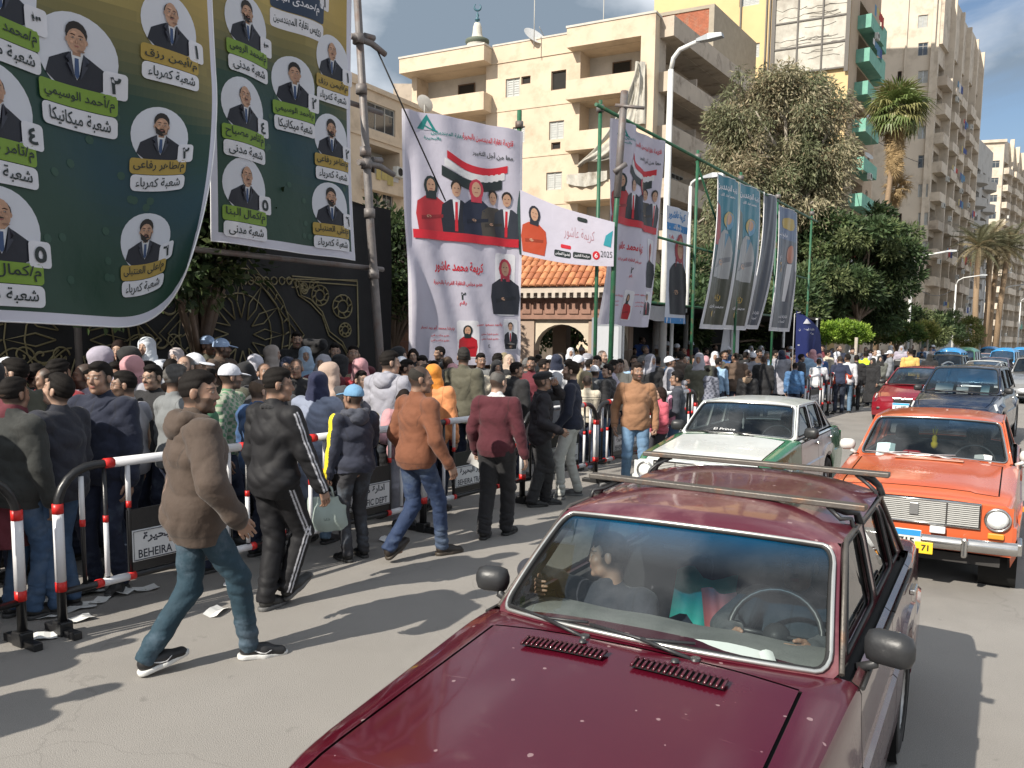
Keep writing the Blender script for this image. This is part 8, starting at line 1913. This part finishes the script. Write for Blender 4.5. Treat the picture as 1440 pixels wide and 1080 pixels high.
p3,J3=person(m,-40,'man in a pale blue cap and navy hoodie with yellow sleeves holding a shopping bag',J,head='m',top=('jacket',(.022,.026,.045),'cotton'),legs=('jeans',(.035,.035,.04),'denim'),hair=('cap',(.14,.30,.48)),skin=1,shoes=((.012,.012,.012),(.04,.04,.04)),extra=(('hood',(.05,.055,.075)),),fine=True,seed=3.,tcol=c_yel,topk=dict(thick=.7,hem=-.06),scale=.94)
bw_=p3.matrix_basis@(J3['wr'][0]+Vector((0,.02,-.075)))
bg=thing('shopping_bag','pale mint fabric shopping bag hanging from the hand of the man in the blue cap','bag',bw_-Vector((0,0,.46)),.2)
BAGM=M('bag_mint',(.42,.50,.46),.75,.08,8,.3,25,transl=.15)
def bagf(a,t):w_=.19-.02*t;d_=.055*math.sin(PI*min(1,t*1.15+.08))+.012+.008*math.sin(7*a+5*t);return Vector((w_*math.cos(a)+.006*math.sin(9*t+a),d_*math.sin(a),.02+.32*t+.006*math.sin(5*a)))
MB().grid(lambda u,v:bagf(2*PI*u,v),28,10).build('bag_body',BAGM,bg);MB().grid(lambda u,v:bagf(2*PI*u,0)*v+Vector((0,0,.02*(1-v))),28,2).build('bag_base',BAGM,bg)
for sg in(-1,1):MB().tube([(-.06,sg*.012,.34),(-.045,sg*.012,.42),(-.01,0,.465),(.01,0,.465),(.045,sg*.012,.42),(.06,sg*.012,.34)],[.011]*6,5).build('handle',BAGM,bg)
V_,F_,d_=text2d('شكرا',.02)
MB().add([(a*.03,-.071,.14+b*.03)for a,b in V_],F_).build('print',M('bag_print',(.12,.16,.14),.6),bg)
m,ft=feet_from((547,792),(622,780),48,(.05,-.5),(0,.0),1.07)
J=skeleton(ft,lean=.04,head=(-.5,0),hands=((-.24,.10,.88),(.30,.14,.86)))
person(m,48,'balding man in a rust brown sweater and dark blue jeans walking right',J,head='s',top=('sweater',(.17,.062,.030),'knit'),legs=('jeans',(.018,.035,.085),'denim'),hair=('bald',(.03,.027,.024)),skin=1,shoes=((.02,.015,.012),(.05,.04,.03)),fine=True,seed=4.,topk=dict(thick=1.2,hem=-.10,belly=.02),scale=1.07)
m,ft=feet_from((680,758),(712,752),22)
def c_col(V,C,J):q=V-np.array(J['neck']);m_=(q[:,2]>.012)&(np.linalg.norm(q[:,:2],axis=1)<.10);C[m_]=(.6,.6,.6,1)
J=skeleton(ft,lean=.02,head=(-.25,.05),hands=((-.27,.08,.88),(.30,.06,.86)),palms=('grip','relax'))
p5,J5=person(m,22,'balding grey haired man in a maroon sweater with papers in his left hand',J,head='m',top=('sweater',(.068,.010,.017),'knit'),legs=('wide',(.012,.012,.014),'cotton'),hair=('grey_ring',(.10,.095,.09)),skin=2,shoes=((.012,.012,.012),(.03,.03,.03)),fine=True,seed=5.,tcol=c_col,topk=dict(thick=1.2,hem=-.09),scale=1.01)
pw=p5.matrix_basis@(J5['wr'][0]+Vector((-.01,.03,-.10)));o=MB().grid(lambda u,v:Vector(((u-.5)*.16,.03*math.sin(3*u+2*v),(v-.5)*.13)),4,3).build('paper_sheet',PAPER);o.location=pw;o.rotation_euler=(.2,.5,.4);tag(o,'folded white papers in the hand of the man in the maroon sweater','paper')
m,ft=feet_from((748,713),(767,709),82)
J=skeleton(ft,lean=.06,head=(.0,-.25),hands=((-.03,.20,1.56),(.24,.22,1.0)),palms=('phone','relax'),poles=((-.9,.2,-.6),None))
person(m,82,'man in a black flat cap and glossy black jacket raising a hand to his face',J,head='m',top=('jacket',(.020,.018,.022),'shiny'),legs=('wide',(.022,.022,.024),'cotton'),hair=('beret',(.012,.012,.014)),skin=1,shoes=((.012,.012,.012),(.04,.04,.04)),extra=(('glasses',(0,0,0)),('collar',(.02,.018,.022))),fine=True,seed=6.,topk=dict(thick=.8,hem=-.14),scale=.97)
m,ft=feet_from((788,702),(812,697),-78)
def c_shirt(V,C,J):q=V-np.array(J['neck']);m_=(q[:,1]>.055)&(np.abs(q[:,0])<.02)&(q[:,2]>-.12)&(q[:,2]<.05);C[m_]=(.45,.48,.55,1)
J=skeleton(ft,lean=.0,head=(.1,-.05),hands=((-.22,.16,.90),(.24,.14,.92)))
person(m,-78,'bearded young man in a navy zip sweater and pale grey trousers facing left',J,head='b',top=('sweater',(.012,.015,.032),'knit'),legs=('jeans',(.48,.48,.45),'cotton'),hair=('tall',(.02,.014,.010)),skin=2,shoes=((.10,.10,.10),(.2,.2,.2)),fine=True,seed=7.,tcol=c_shirt,topk=dict(hem=-.06),scale=1.03)
m,ft=feet_from((872,688),(905,690),190)
m,ft=ground(890,692),((-.13,.0,0,0),(.12,.12,0,0))
J=skeleton(ft,lean=-.02,head=(.30,-.05),hands=((-.27,.08,.88),(.28,.10,.90)),palms=('grip','relax'))
person(m,184,'smiling bearded man in a tan sweater and light jeans facing the camera',J,head='b',top=('sweater',(.27,.14,.075),'knit'),legs=('jeans',(.12,.21,.33),'denim'),hair=('short',(.02,.014,.012)),skin=1,fine=True,seed=8.,topk=dict(thick=1.,hem=-.10,belly=.03),scale=1.02,shoes=((.03,.02,.015),(.05,.05,.05)))
m=ground(950,672)
def c_pink(V,C,J):z=V[:,2];m_=(V[:,1]>.02)&(z<J['chest'].z+.08)&(z>J['waist'].z-.3)&(V[:,0]<.12)&(V[:,0]>-.2);C[m_]=(.62,.30,.42,1)
J=skeleton(((-.09,0,0,0),(.09,.04,0,0)),head=(.1,0),hands=((-.16,.25,1.0),(.20,.22,.98)))
person(m,-75,'youth in a charcoal and pink sweatshirt in profile beside the tan sweater',J,head='m',top=('sweater',(.04,.045,.06),'cotton'),legs=('jeans',(.06,.12,.22),'denim'),hair=('tall',(.010,.008,.008)),skin=1,fine=True,seed=9.,tcol=c_pink,scale=.93,topk=dict(hem=-.12))
J=skeleton(((-.08,0,0,0),(.08,.03,0,0)),head=(-.1,-.15),hands=((-.12,.24,1.05),(.12,.24,1.05)))
person(ground(925,676),250,'girl with long hair in a pink top between the tan sweater and the youth',J,head='f',top=('sweater',(.50,.10,.14),'cotton'),legs=('slim',(.03,.03,.04),'denim'),hair=('long',(.02,.012,.010)),skin=2,fine=True,seed=10.,scale=.80)
def seated(c,y,x,head,top,hair,label,heading_off=180,hands=None,lean=-.15,skin=1,scale=.85,hd='m',extra=(),z=.42):
 J=skeleton(((-.12,.52,.0,0),(.12,.52,.0,0)),lean=lean,head=head,hands=hands or((-.2,.42,.52),(.2,.42,.52)),hip=(0,0,.30));J['sit']=1
 loc=c.root.matrix_basis@Vector((y,x,z-.30*scale));hdg=math.degrees(-c.root.rotation_euler.z)+heading_off
 return person(loc,hdg,label,J,head=hd,top=top,hair=hair,legs=('jeans',(.02,.025,.04),'denim'),skin=skin,scale=scale,fine=True,seed=11.,extra=extra)
bpy.context.view_layer.update()
seated(c1_,-.42,1.93,(-1.25,0.05),('sweater',(.018,.020,.030),'cotton'),('tall',(.012,.010,.010)),'boy in a dark top leaning on the passenger window of the maroon saloon',hands=((-.2,.30,.55),(.30,.24,.86)),scale=.88,z=.50)
seated(c1_,.36,2.30,(0,0),('jacket',(.05,.055,.06),'cotton'),('short',(.015,.012,.012)),'driver in a dark jacket at the wheel of the maroon saloon',hands=((-.17,.46,.74),(.17,.46,.74)),scale=.95,z=.44)
seated(c2_,.36,2.30,(0,0),('sweater',(.06,.07,.10),'cotton'),('short',(.015,.012,.012)),'driver in a bluish sweater inside the white and green saloon',hands=((-.17,.48,.76),(.19,.46,.74)),scale=.95,z=.44)
seated(c3_,.36,2.30,(0,0),('jacket',(.03,.035,.05),'cotton'),('short',(.015,.012,.012)),'driver in dark clothes inside the orange saloon',hands=((-.17,.46,.74),(.17,.46,.74)),scale=.95,z=.44)
# the queue
TJ={}
def tj(k):
 if k in TJ:return TJ[k]
 F0=((-.10,0,0,0),(.10,.03,0,0));d=dict(stand=dict(feet=F0),look_r=dict(feet=F0,head=(-.7,0)),look_l=dict(feet=F0,head=(.7,0)),clasp=dict(feet=F0,head=(.1,-.15),hands=((-.05,.26,1.02),(.05,.27,1.03)),palms=('grip','grip')),phone=dict(feet=F0,head=(.1,-.3),hands=((-.10,.32,1.22),(.14,.28,1.12)),palms=('phone','grip')),face=dict(feet=F0,head=(0,-.1),hands=((-.26,.08,.88),(.06,.17,1.50)),palms=('relax','phone'),poles=(None,(.9,.1,-.6))),ear=dict(feet=F0,head=(.2,0),hands=((-.12,.07,1.60),(.24,.2,1.0)),palms=('phone','relax'),poles=((-.9,.1,-.6),None)),reach=dict(feet=F0,lean=.1,head=(0,0),hands=((-.16,.42,1.12),(.18,.42,1.14)),palms=('grip','grip')),lean=dict(feet=F0,lean=.16,head=(.2,.1),hands=((-.28,.2,.92),(.28,.16,.95))))[k]
 TJ[k]=skeleton(**d);return TJ[k]
DKC={'black':(.014,.014,.016),'navy':(.014,.02,.045),'grey':(.13,.135,.14),'lgrey':(.30,.30,.34),'brown':(.10,.065,.045),'olive':(.085,.085,.06),'white':(.56,.57,.60),'cream':(.48,.43,.34),'red':(.32,.03,.04),'maroon':(.12,.02,.03),'blue':(.04,.09,.22),'denim':(.045,.09,.17),'lblue':(.28,.42,.58),'green':(.04,.13,.07),'pink':(.50,.26,.28),'beige':(.42,.32,.25),'orange':(.60,.20,.04),'yellow':(.62,.40,.12),'hivis':(.55,.80,.03),'teal':(.04,.16,.20),'tan':(.30,.19,.12),'charcoal':(.045,.045,.05),'lilac':(.36,.33,.40),'khaki':(.25,.21,.13)}
CN={'lgrey':'pale grey','lblue':'light blue','hivis':'fluorescent yellow'}
def crowd(px,py,v,what,pose,hd,top,col,hair='short',hcol=None,head='m',fab=None,legs='jeans',lcol='navy',skin=None,z=None,extra=(),label=None,base=1.75,fine=False,group=None,tcol=None,shadeof=None,lo=.80,hi=1.12,cap_c=None):
 """head top at photo pixel (px, py) on the row v metres from the road axis"""
 z=(.3 if v>8.7 else 0.)if z is None else z;q=road_hit(px,py,v);s=max(lo,min(hi,(q.z-z-.01)/base));loc=Vector((q.x,q.y,z));c=DKC[col]if isinstance(col,str)else col
 skin=random.randrange(4)if skin is None else skin;hc=hcol or(.012,.010,.009);fab=fab or{'jacket':'cotton','sweater':'knit','shirt':'cotton','coat':'cotton','robe':'cotton','vest':'shiny'}[top]
 lc=DKC[lcol]if isinstance(lcol,str)else lcol
 return person(loc,hd,label or what,tj(pose),key=(pose,fine,tcol.__name__ if tcol else ''),head=head,top=(top,c,fab),legs=(legs,lc,'denim')if legs else None,hair=(hair,hc),skin=skin,scale=s,extra=extra,fine=fine,seed=len(TJ),group=group,tcol=tcol,shoes=((.02,.02,.02),(.05,.05,.05)))[0]
def c_cream(V,C,J):
 z=V[:,2]-J['pelvis'].z
 for a in(.34,.365,.40,.04,.06):C[np.abs(z-a)<.007]=(.02,.02,.02,1)
def c_check(V,C,J):m_=(np.sin(V[:,0]*90)*np.sin(V[:,2]*90)>.1);C[m_]=(.05,.22,.10,.8)
def c_camo(V,C,J):m_=(np.sin(V[:,0]*60+np.sin(V[:,2]*30))*np.sin(V[:,2]*55)>.15);C[m_]=(.05,.06,.09,.8)
def c_print(V,C,J):m_=(V[:,1]<-.05)&(np.abs(V[:,2]-J['chest'].z+.03)<.07)&(np.abs(V[:,0])<.07)&(np.sin(V[:,0]*150)*np.sin(V[:,2]*170)>-.2);C[m_]=(.03,.03,.04,.9)
def c_sleeves(V,C,J):
 for i in(0,1):e,w_=np.array(J['el'][i]),np.array(J['sh'][i]);d=np.linalg.norm(V-np.array(J['wr'][i]),axis=1);C[(d<.33)&(np.abs(V[:,0])>.14)]=(.50,.07,.03,1)
def c_bands(V,C,J):m_=(np.abs(V[:,2]-J['waist'].z)<.025)|(np.abs(V[:,2]-J['chest'].z)<.02);C[m_]=(.6,.62,.6,1)
WCAP=(.62,.63,.68);BCAP=(.33,.45,.66)
X=crowd
X(14,530,6.35,'person in a bulky dark quilted jacket cut off by the left picture edge','stand',20,'jacket',(.022,.024,.022),fab='cotton',skin=1,fine=True,lcol='denim')
X(80,525,6.25,'young man in a navy jacket reading a paper, facing left, second from the left edge','phone',-78,'jacket',(.012,.014,.024),head='m',hair='tall',skin=2,fine=True,lcol='denim')
X(24,503,7.3,'bearded man with glasses and an olive jacket in profile near the left edge','look_l',-60,'jacket','olive',head='b',skin=2,extra=(('glasses',(0,0,0)),))
X(70,515,7.7,'man with a high forehead behind the young man reading a paper','stand',-120,'jacket','grey',hair='bald',head='s')
X(143,508,6.5,'man in a dark navy zip sweater facing the camera beside the first barrier','stand',190,'jacket',(.010,.014,.032),head='m',skin=1,fine=True,fab='knit')
X(140,480,8.3,'woman in a grey lilac headscarf turned away behind the man in navy','look_r',20,'coat','lilac','hijab',DKC['lilac'],'f',skin=2)
X(180,486,8.2,'woman in a black headscarf seen from behind','stand',30,'coat','black','hijab',(.012,.012,.012),'f')
X(168,478,9.4,'young woman with uncovered dark hair half hidden by the black headscarf','stand',175,'coat','grey','long',(.02,.012,.01),'f',skin=2)
X(206,474,9.0,'woman in a white headscarf and white coat holding a hand over her mouth','face',185,'coat',(.52,.55,.62),'hijab',(.62,.66,.72),'f',skin=2,fine=True)
X(248,489,8.9,'smiling woman in a pale pinkish headscarf near the two blue caps','stand',180,'coat','pink','hijab',(.48,.42,.42),'f',skin=2)
X(178,521,6.9,'bearded man with sunglasses in profile wearing a pale vest over navy','look_l',-75,'vest','lgrey',head='b',skin=1,extra=(('glasses',(0,0,0)),),fine=True)
X(217,512,7.5,'man with glasses and a black jacket looking at the camera','stand',200,'jacket','black',head='s',skin=2,extra=(('glasses',(0,0,0)),))
X(243,512,6.55,'grey haired man in a grey sweater seen from behind, left of the white caps','stand',40,'sweater',(.17,.18,.185),hcol=(.09,.085,.08),skin=1,fine=True)
X(267,531,6.35,'man with greying hair and a green collar just left of the brown jacket hood','look_l',25,'jacket','green',hcol=(.16,.15,.14),skin=2)
X(271,497,7.8,'man in a plain white cap, left one of the two near white caps','look_r',60,'jacket','brown','cap',WCAP,'b',skin=0)
X(290,472,9.3,'man in a pale blue cap at the back, left one of a pair','look_l',150,'jacket','olive','cap',BCAP,'s',skin=3)
X(309,476,9.0,'man in a pale blue cap at the back, right one of a pair, in profile','look_l',110,'jacket','brown','cap',BCAP,'b',skin=3)
X(320,512,7.0,'man in a white cap and green checked shirt with a full beard','look_l',95,'shirt',(.36,.38,.30),'cap',WCAP,'b',skin=0,tcol=c_check,fine=True)
X(361,532,6.3,'bald man in a blue jacket seen from behind beside the tracksuit man','stand',38,'jacket',(.035,.085,.20),'bald',(.10,.07,.05),'s',skin=2,fine=True)
X(358,498,8.3,'woman in a white headscarf with her back turned behind the bald man in blue','look_l',10,'coat','lgrey','hijab',(.50,.50,.56),'f')
X(381,485,9.1,'smiling woman in a beige grey headscarf near the man on the phone','look_l',130,'coat','brown','hijab',(.38,.33,.30),'f',skin=2)
X(417,466,10.0,'man in black with a phone at his ear, highest head before the tent','ear',170,'jacket','black',head='s',skin=2)
X(429,487,8.9,'smiling woman in a sky blue headscarf right of the man on the phone','stand',160,'coat','lblue','hijab',(.36,.47,.60),'f',skin=2)
X(417,503,7.9,'bald man with glasses and a white stubble beard facing the camera','stand',178,'jacket','black','bald',(.25,.24,.23),'m',skin=0,extra=(('glasses',(0,0,0)),))
X(382,521,7.1,'dark haired youth with a hand near his mouth between two shoulders','face',165,'jacket','charcoal',skin=0)
X(441,522,6.3,'woman in a navy headscarf and pale blue grey cardigan leaning at the barrier','reach',20,'coat',(.22,.25,.33),'hijab',(.012,.016,.05),'f',lcol=(.16,.25,.36),fine=True)
X(462,509,7.0,'woman in a beige headscarf and dark coat turned away','look_r',25,'coat','charcoal','hijab',(.42,.31,.25),'f')
X(470,482,8.9,'young man with side parted hair and a teal jacket in profile','look_r',120,'jacket','teal','s' and 'tall',skin=2)
X(497,484,8.6,'man in a dark red hoodie with his head bowed over papers','phone',175,'jacket','maroon',skin=0)
X(508,521,7.2,'man with glasses and a patterned jacket below the red hoodie','clasp',150,'jacket',(.16,.15,.14),skin=2,tcol=c_camo,extra=(('glasses',(0,0,0)),))
X(545,493,6.5,'tall man in a pale grey hoodie seen from behind at the third barrier','look_r',25,'jacket',(.30,.30,.345),'short',lcol='black',extra=(('hood',(.30,.30,.345)),),fine=True,skin=2)
X(559,487,8.4,'woman in a black headscarf looking right, in front of the brick wall','look_l',150,'coat','black','hijab',(.012,.012,.014),'f',skin=2)
X(581,490,8.8,'young woman with long dark hair in front of the brick wall','stand',175,'coat','black','long',(.015,.01,.009),'f',skin=2)
X(570,505,7.6,'man with a moustache and a black jacket left of the rust brown sweater','look_l',140,'jacket','black',head='s',skin=0)
X(596,512,7.3,'man in profile facing right behind the orange headscarf','look_r',60,'jacket','charcoal',head='b',skin=1)
X(568,546,6.15,'little girl in a pink jacket with long hair behind the barrier rail','reach',170,'jacket','pink','long',(.015,.01,.008),'f',skin=2,lo=.6,z=0,lcol='lgrey')
X(609,512,6.35,'woman in an orange headscarf and matching orange hoodie with a black back print','stand',20,'jacket',(.62,.25,.10),'hijab',(.66,.24,.03),'f',tcol=c_print,fine=True)
X(620,487,8.9,'dark haired man with a beard right in front of the tall white banner','look_r',200,'jacket','black',head='b',skin=0)
X(629,500,8.3,'bald man with a hand behind his neck in front of the tall white banner','ear',30,'jacket','grey','bald',(.1,.07,.05),'s',skin=0)
X(652,484,7.0,'tall broad man in an olive jacket seen from behind beside the maroon sweater','look_l',30,'jacket',(.085,.08,.055),hcol=(.03,.028,.026),fine=True)
X(713,476,9.0,'man in a black cap looking right in front of the right edge of the banner','look_r',110,'jacket','khaki','cap',(.015,.015,.017),'s',skin=2)
X(699,497,8.2,'dark curly head right of the olive jacket','stand',30,'jacket','black','curly')
X(724,509,7.0,'man in a black jacket in profile behind the man in the flat cap','look_r',45,'jacket','black',head='s',skin=1)
X(741,503,7.8,'grey haired man behind the flat cap','stand',60,'jacket','charcoal',hcol=(.12,.12,.12))
X(757,497,8.9,'balding man behind the flat cap close to the gate pier','stand',40,'jacket','grey','bald')
X(773,500,8.6,'white cap just above the flat cap by the gate','stand',30,'jacket','olive','cap',WCAP)
X(826,527,6.4,'balding man in a cream sweater with black stripes seen from behind','clasp',25,'sweater',(.50,.45,.36),'bald',(.05,.04,.035),tcol=c_cream,fine=True,skin=0)
X(857,512,6.5,'man in a black jacket in profile left of the tan sweater','look_l',-70,'jacket','black',skin=2,fine=True,lcol='denim')
X(843,517,7.2,'man in a blue jacket facing the black jacket beside the white cap','look_r',60,'jacket','blue',skin=2)
X(836,514,7.0,'white cap between the cream sweater and the black jacket','stand',30,'jacket','grey','cap',WCAP)
X(846,492,8.0,'tall bald man with grey stubble near the gate pier poster','look_r',100,'jacket','grey','bald',(.2,.18,.17),'s',skin=2)
X(828,505,8.0,'dark haired man left of the tall bald man by the gate','stand',70,'jacket','black')
X(902,473,10.0,'bearded man in a bright blue jacket standing high beside the white column','look_l',150,'jacket',(.03,.08,.28),'bald',(.02,.015,.01),'b',skin=0,z=.62)
X(938,480,9.6,'man in a white cap in the shade, leftmost of three by the marquee','stand',170,'jacket','charcoal','cap',WCAP,'s',skin=3)
X(952,483,9.3,'man in a white cap in the shade, middle one of three by the marquee','stand',190,'jacket','black','cap',WCAP,'s',skin=3)
X(971,479,9.3,'man in a white cap and red jacket, right one of three by the marquee','stand',175,'jacket','red','cap',WCAP,'s',skin=3)
X(957,494,7.3,'broad man in a brown jacket seen from behind, right of the pink sweatshirt youth','look_l',35,'jacket',(.10,.072,.055),fine=True)
X(940,502,8.2,'balding man in a brown jacket left of the broad brown back','look_r',60,'jacket','brown','bald',skin=2)
X(924,508,7.9,'dark haired man in a red collared jacket behind the youth','stand',40,'jacket','maroon')
X(976,500,7.8,'man facing the camera right of the broad brown back','stand',170,'jacket','black',skin=0,head='s')
X(990,497,8.3,'man in a grey jacket with a bowed head under the blue and white banner','look_r',70,'jacket','grey',skin=2)
X(996,515,6.5,'man with a camouflage hood seen from behind behind the white saloon','stand',40,'jacket',(.20,.21,.26),tcol=c_camo,extra=(('hood',(.20,.21,.26)),))
X(1010,503,7.2,'man in a light blue shirt seen from behind with black hair','look_r',35,'shirt','lblue')
X(1031,507,7.4,'man in a white shirt and grey jacket facing the camera above the white saloon','clasp',180,'jacket','grey',skin=0)
X(1043,514,7.0,'woman in a pale pink headscarf behind the fur collar','stand',60,'coat','pink','hijab',(.62,.38,.38),'f')
X(1052,519,6.2,'man with cropped hair and a tan fur collar on a black leather jacket','look_r',30,'jacket','black','bald',(.06,.04,.03),fab='shiny',extra=(('hood',(.30,.21,.14)),))
X(1074,500,6.9,'tall man in a long black coat seen from behind','stand',28,'coat','black','bald',(.05,.035,.03))
X(1118,510,6.15,'man in a faded denim jacket seen from behind at the rear of the white saloon','stand',30,'jacket',(.065,.16,.33),fab='denim',fine=True)
X(1050,492,8.6,'white cap in the second row above the pink headscarf','stand',60,'jacket','olive','cap',WCAP)
X(1064,493,8.4,'white cap with a grey jacket right of the other cap in the second row','look_r',70,'jacket','cream','cap',WCAP)
X(1086,492,8.2,'bearded man in a beige jacket reaching forward','reach',100,'jacket',(.34,.28,.24),head='b',skin=2)
X(1100,489,8.7,'man in a bright red hooded jacket in the far crowd','look_l',160,'jacket',(.55,.02,.04),extra=(('hood',(.55,.02,.04)),),skin=2)
X(1112,487,9.2,'small person in white right of the red hood','stand',160,'jacket','white','cap',WCAP)
X(1126,492,8.4,'white cap in front of the navy feather flag','stand',120,'jacket','charcoal','cap',WCAP,'s')
X(1139,496,7.6,'man in dark blue seen from behind below the feather flag portrait','stand',40,'jacket','navy')
X(1152,504,6.1,'person in a white top with a blue scarf leaning on the black barrier','reach',20,'shirt','white',extra=(('collar',(.06,.14,.25)),))
X(1163,492,7.2,'man in a cream jacket left of the dark blue back','look_r',60,'jacket','cream',skin=2)
X(1183,500,5.75,'heavy man in a dark blue sweater with orange red sleeves leaning at the barrier','lean',10,'sweater',(.018,.025,.055),tcol=c_sleeves,lcol=(.02,.028,.05),fine=True,hcol=(.05,.04,.035))
X(1193,498,5.6,'man in a white shirt and jeans beside the dark blue sweater','look_l',20,'shirt','white',lcol=(.10,.17,.25),lo=.7)
X(1205,499,5.6,'man in black between the white shirt and the safety vest','stand',20,'jacket','black',lcol='black')
X(1218,494,5.9,'man in a fluorescent yellow safety vest with his back turned','stand',25,'vest','hivis',tcol=c_bands,fab='cotton',lcol=(.26,.24,.2),lo=.9)
X(1229,491,6.4,'bald man in a white shirt right of the safety vest','look_l',190,'shirt','white','bald',skin=2)
X(1238,500,5.5,'woman in a long grey robe and black headscarf facing the road','clasp',200,'robe',(.11,.115,.10),'hijab',(.014,.014,.014),'f',skin=2)
X(1228,503,5.5,'woman in a black robe beside the grey robe','stand',230,'robe','black','hijab',(.012,.012,.012),'f')
X(1252,493,5.5,'man in a white cap and grey hoodie carrying a black backpack','look_l',-70,'jacket',(.20,.21,.23),'cap',WCAP,'s')
X(1267,489,7.2,'person with a light cap in the far crowd left of the yellow shirt','stand',170,'jacket','maroon','cap',WCAP)
X(1281,490,4.6,'man in a warm yellow shirt walking behind the red saloon','look_l',20,'shirt','yellow',skin=0)
X(1308,497,4.4,'person in black at the black crossover','stand',20,'robe','black','hijab',(.012,.012,.012),'f')
X(1301,487,7.5,'person in white near the end of the crowd, left of two','stand',170,'shirt','white',skin=2)
X(1309,487,7.6,'person in pinkish white near the end of the crowd, right of two','stand',190,'shirt',(.6,.48,.46),skin=2)
q=road_hit(1258,510,5.45);bp_=thing('backpack','black backpack on the man in the white cap','backpack',(q.x+.16,q.y+.05,1.05),-.6);MB().bbox(-.15,.15,-.10,.10,0,.46,.06).build('bag_body',BLP,bp_);MB().bbox(-.11,.11,-.14,-.08,.05,.25,.03).build('pocket',BLP,bp_)
for k,(x,y,hd,lb,tp,cl)in enumerate([(-4.35,3.95,60,'man in a black jacket waiting just outside the left picture edge, nearest','jacket','black'),(-4.9,4.5,30,'man in a grey jacket waiting just outside the left picture edge','jacket','grey'),(-5.0,3.7,80,'man in an olive jacket behind the nearest one outside the frame','jacket','olive'),(-5.6,4.2,20,'man in navy furthest outside the left picture edge','jacket','navy'),(-4.75,5.2,40,'woman in a pale coat just outside the left picture edge','coat','lgrey'),(-5.3,5.0,10,'man in brown between the others outside the left edge','jacket','brown'),(-4.1,3.2,50,'man in a dark blue jacket outside the frame by the road','jacket','blue')]):
 w_=tp=='coat';person(Vector((x,y,0)),hd,lb,tj('stand'),key=('stand',False,''),head='f' if w_ else 'm',top=(tp,DKC[cl],'cotton'),legs=('jeans',DKC['navy'],'denim'),hair=('hijab',DKC['lgrey'])if w_ else('short',(.012,.01,.009)),skin=k)
rr=random.Random(42);cols_=['black','navy','charcoal','brown','grey','olive','maroon','black','blue','tan','white','denim','lilac','cream','red','lgrey','lblue','khaki']
poses=['stand','look_r','look_l','clasp','phone','stand'];seen={}
def placename(px):
 for a,n in((130,'at the far left'),(330,'before the tent medallion'),(520,'before the tent corner'),(600,'before the brick wall'),(720,'before the tall banner'),(870,'before the gatehouse'),(1000,'before the marquee drapes'),(1130,'under the dark banners'),(1220,'before the lime hedge'),(1500,'before the dull hedges')):
  if px<a:return n
def filler(px,v,py,hd):
 fem=rr.random()<.30;col=rr.choice(cols_);capd=rr.random()<.14 and not fem;hh='hijab' if fem else 'cap' if capd else rr.choice(['short','short','bald','curly','tall']);hc=DKC[rr.choice(['black','lgrey','beige','navy','white','pink'])]if fem else WCAP if capd else(.012,.01,.009)if rr.random()<.8 else(.12,.12,.12)
 n={'hijab':'woman with a headscarf','cap':'man in a white cap','bald':'balding man','short':'dark haired man','curly':'curly haired man','tall':'man with thick hair'}[hh];top='coat' if fem else rr.choice(['jacket','jacket','sweater']);lb='%s in a %s %s %s %s'%(n,CN.get(col,col),top,placename(px),'facing us' if 90<hd<270 else 'back turned')
 if lb in seen:return
 seen[lb]=1
 X(px,py,v,lb,rr.choice(poses),hd,top,col,hh,hc,'f' if fem else rr.choice('msb'),group='people packed in the rear rows of the crowd')
for px in range(20,840,27):
 if rr.random()<.85:filler(px+rr.uniform(-8,8),rr.uniform(7.6,8.5),rr.uniform(500,516)-.02*px*.3,rr.choice([rr.uniform(150,210),rr.uniform(0,60)]))
for px in range(-190,5,24):filler(px,rr.uniform(6.4,8.3),505-.02*px,rr.choice([rr.uniform(150,210),rr.uniform(0,60)]))
for px in range(760,1300,11):
 v=rr.uniform(6.6,8.4);filler(px+rr.uniform(-4,4),v,rr.uniform(495,506)if px<1000 else rr.uniform(491,498),rr.choice([rr.uniform(150,220),rr.uniform(0,70),rr.uniform(80,120)]))
for px in range(800,1320,16):
 filler(px+rr.uniform(-5,5),rr.uniform(8.8,10.5)if px<1150 else rr.uniform(7,9),rr.uniform(484,490),rr.uniform(120,230))
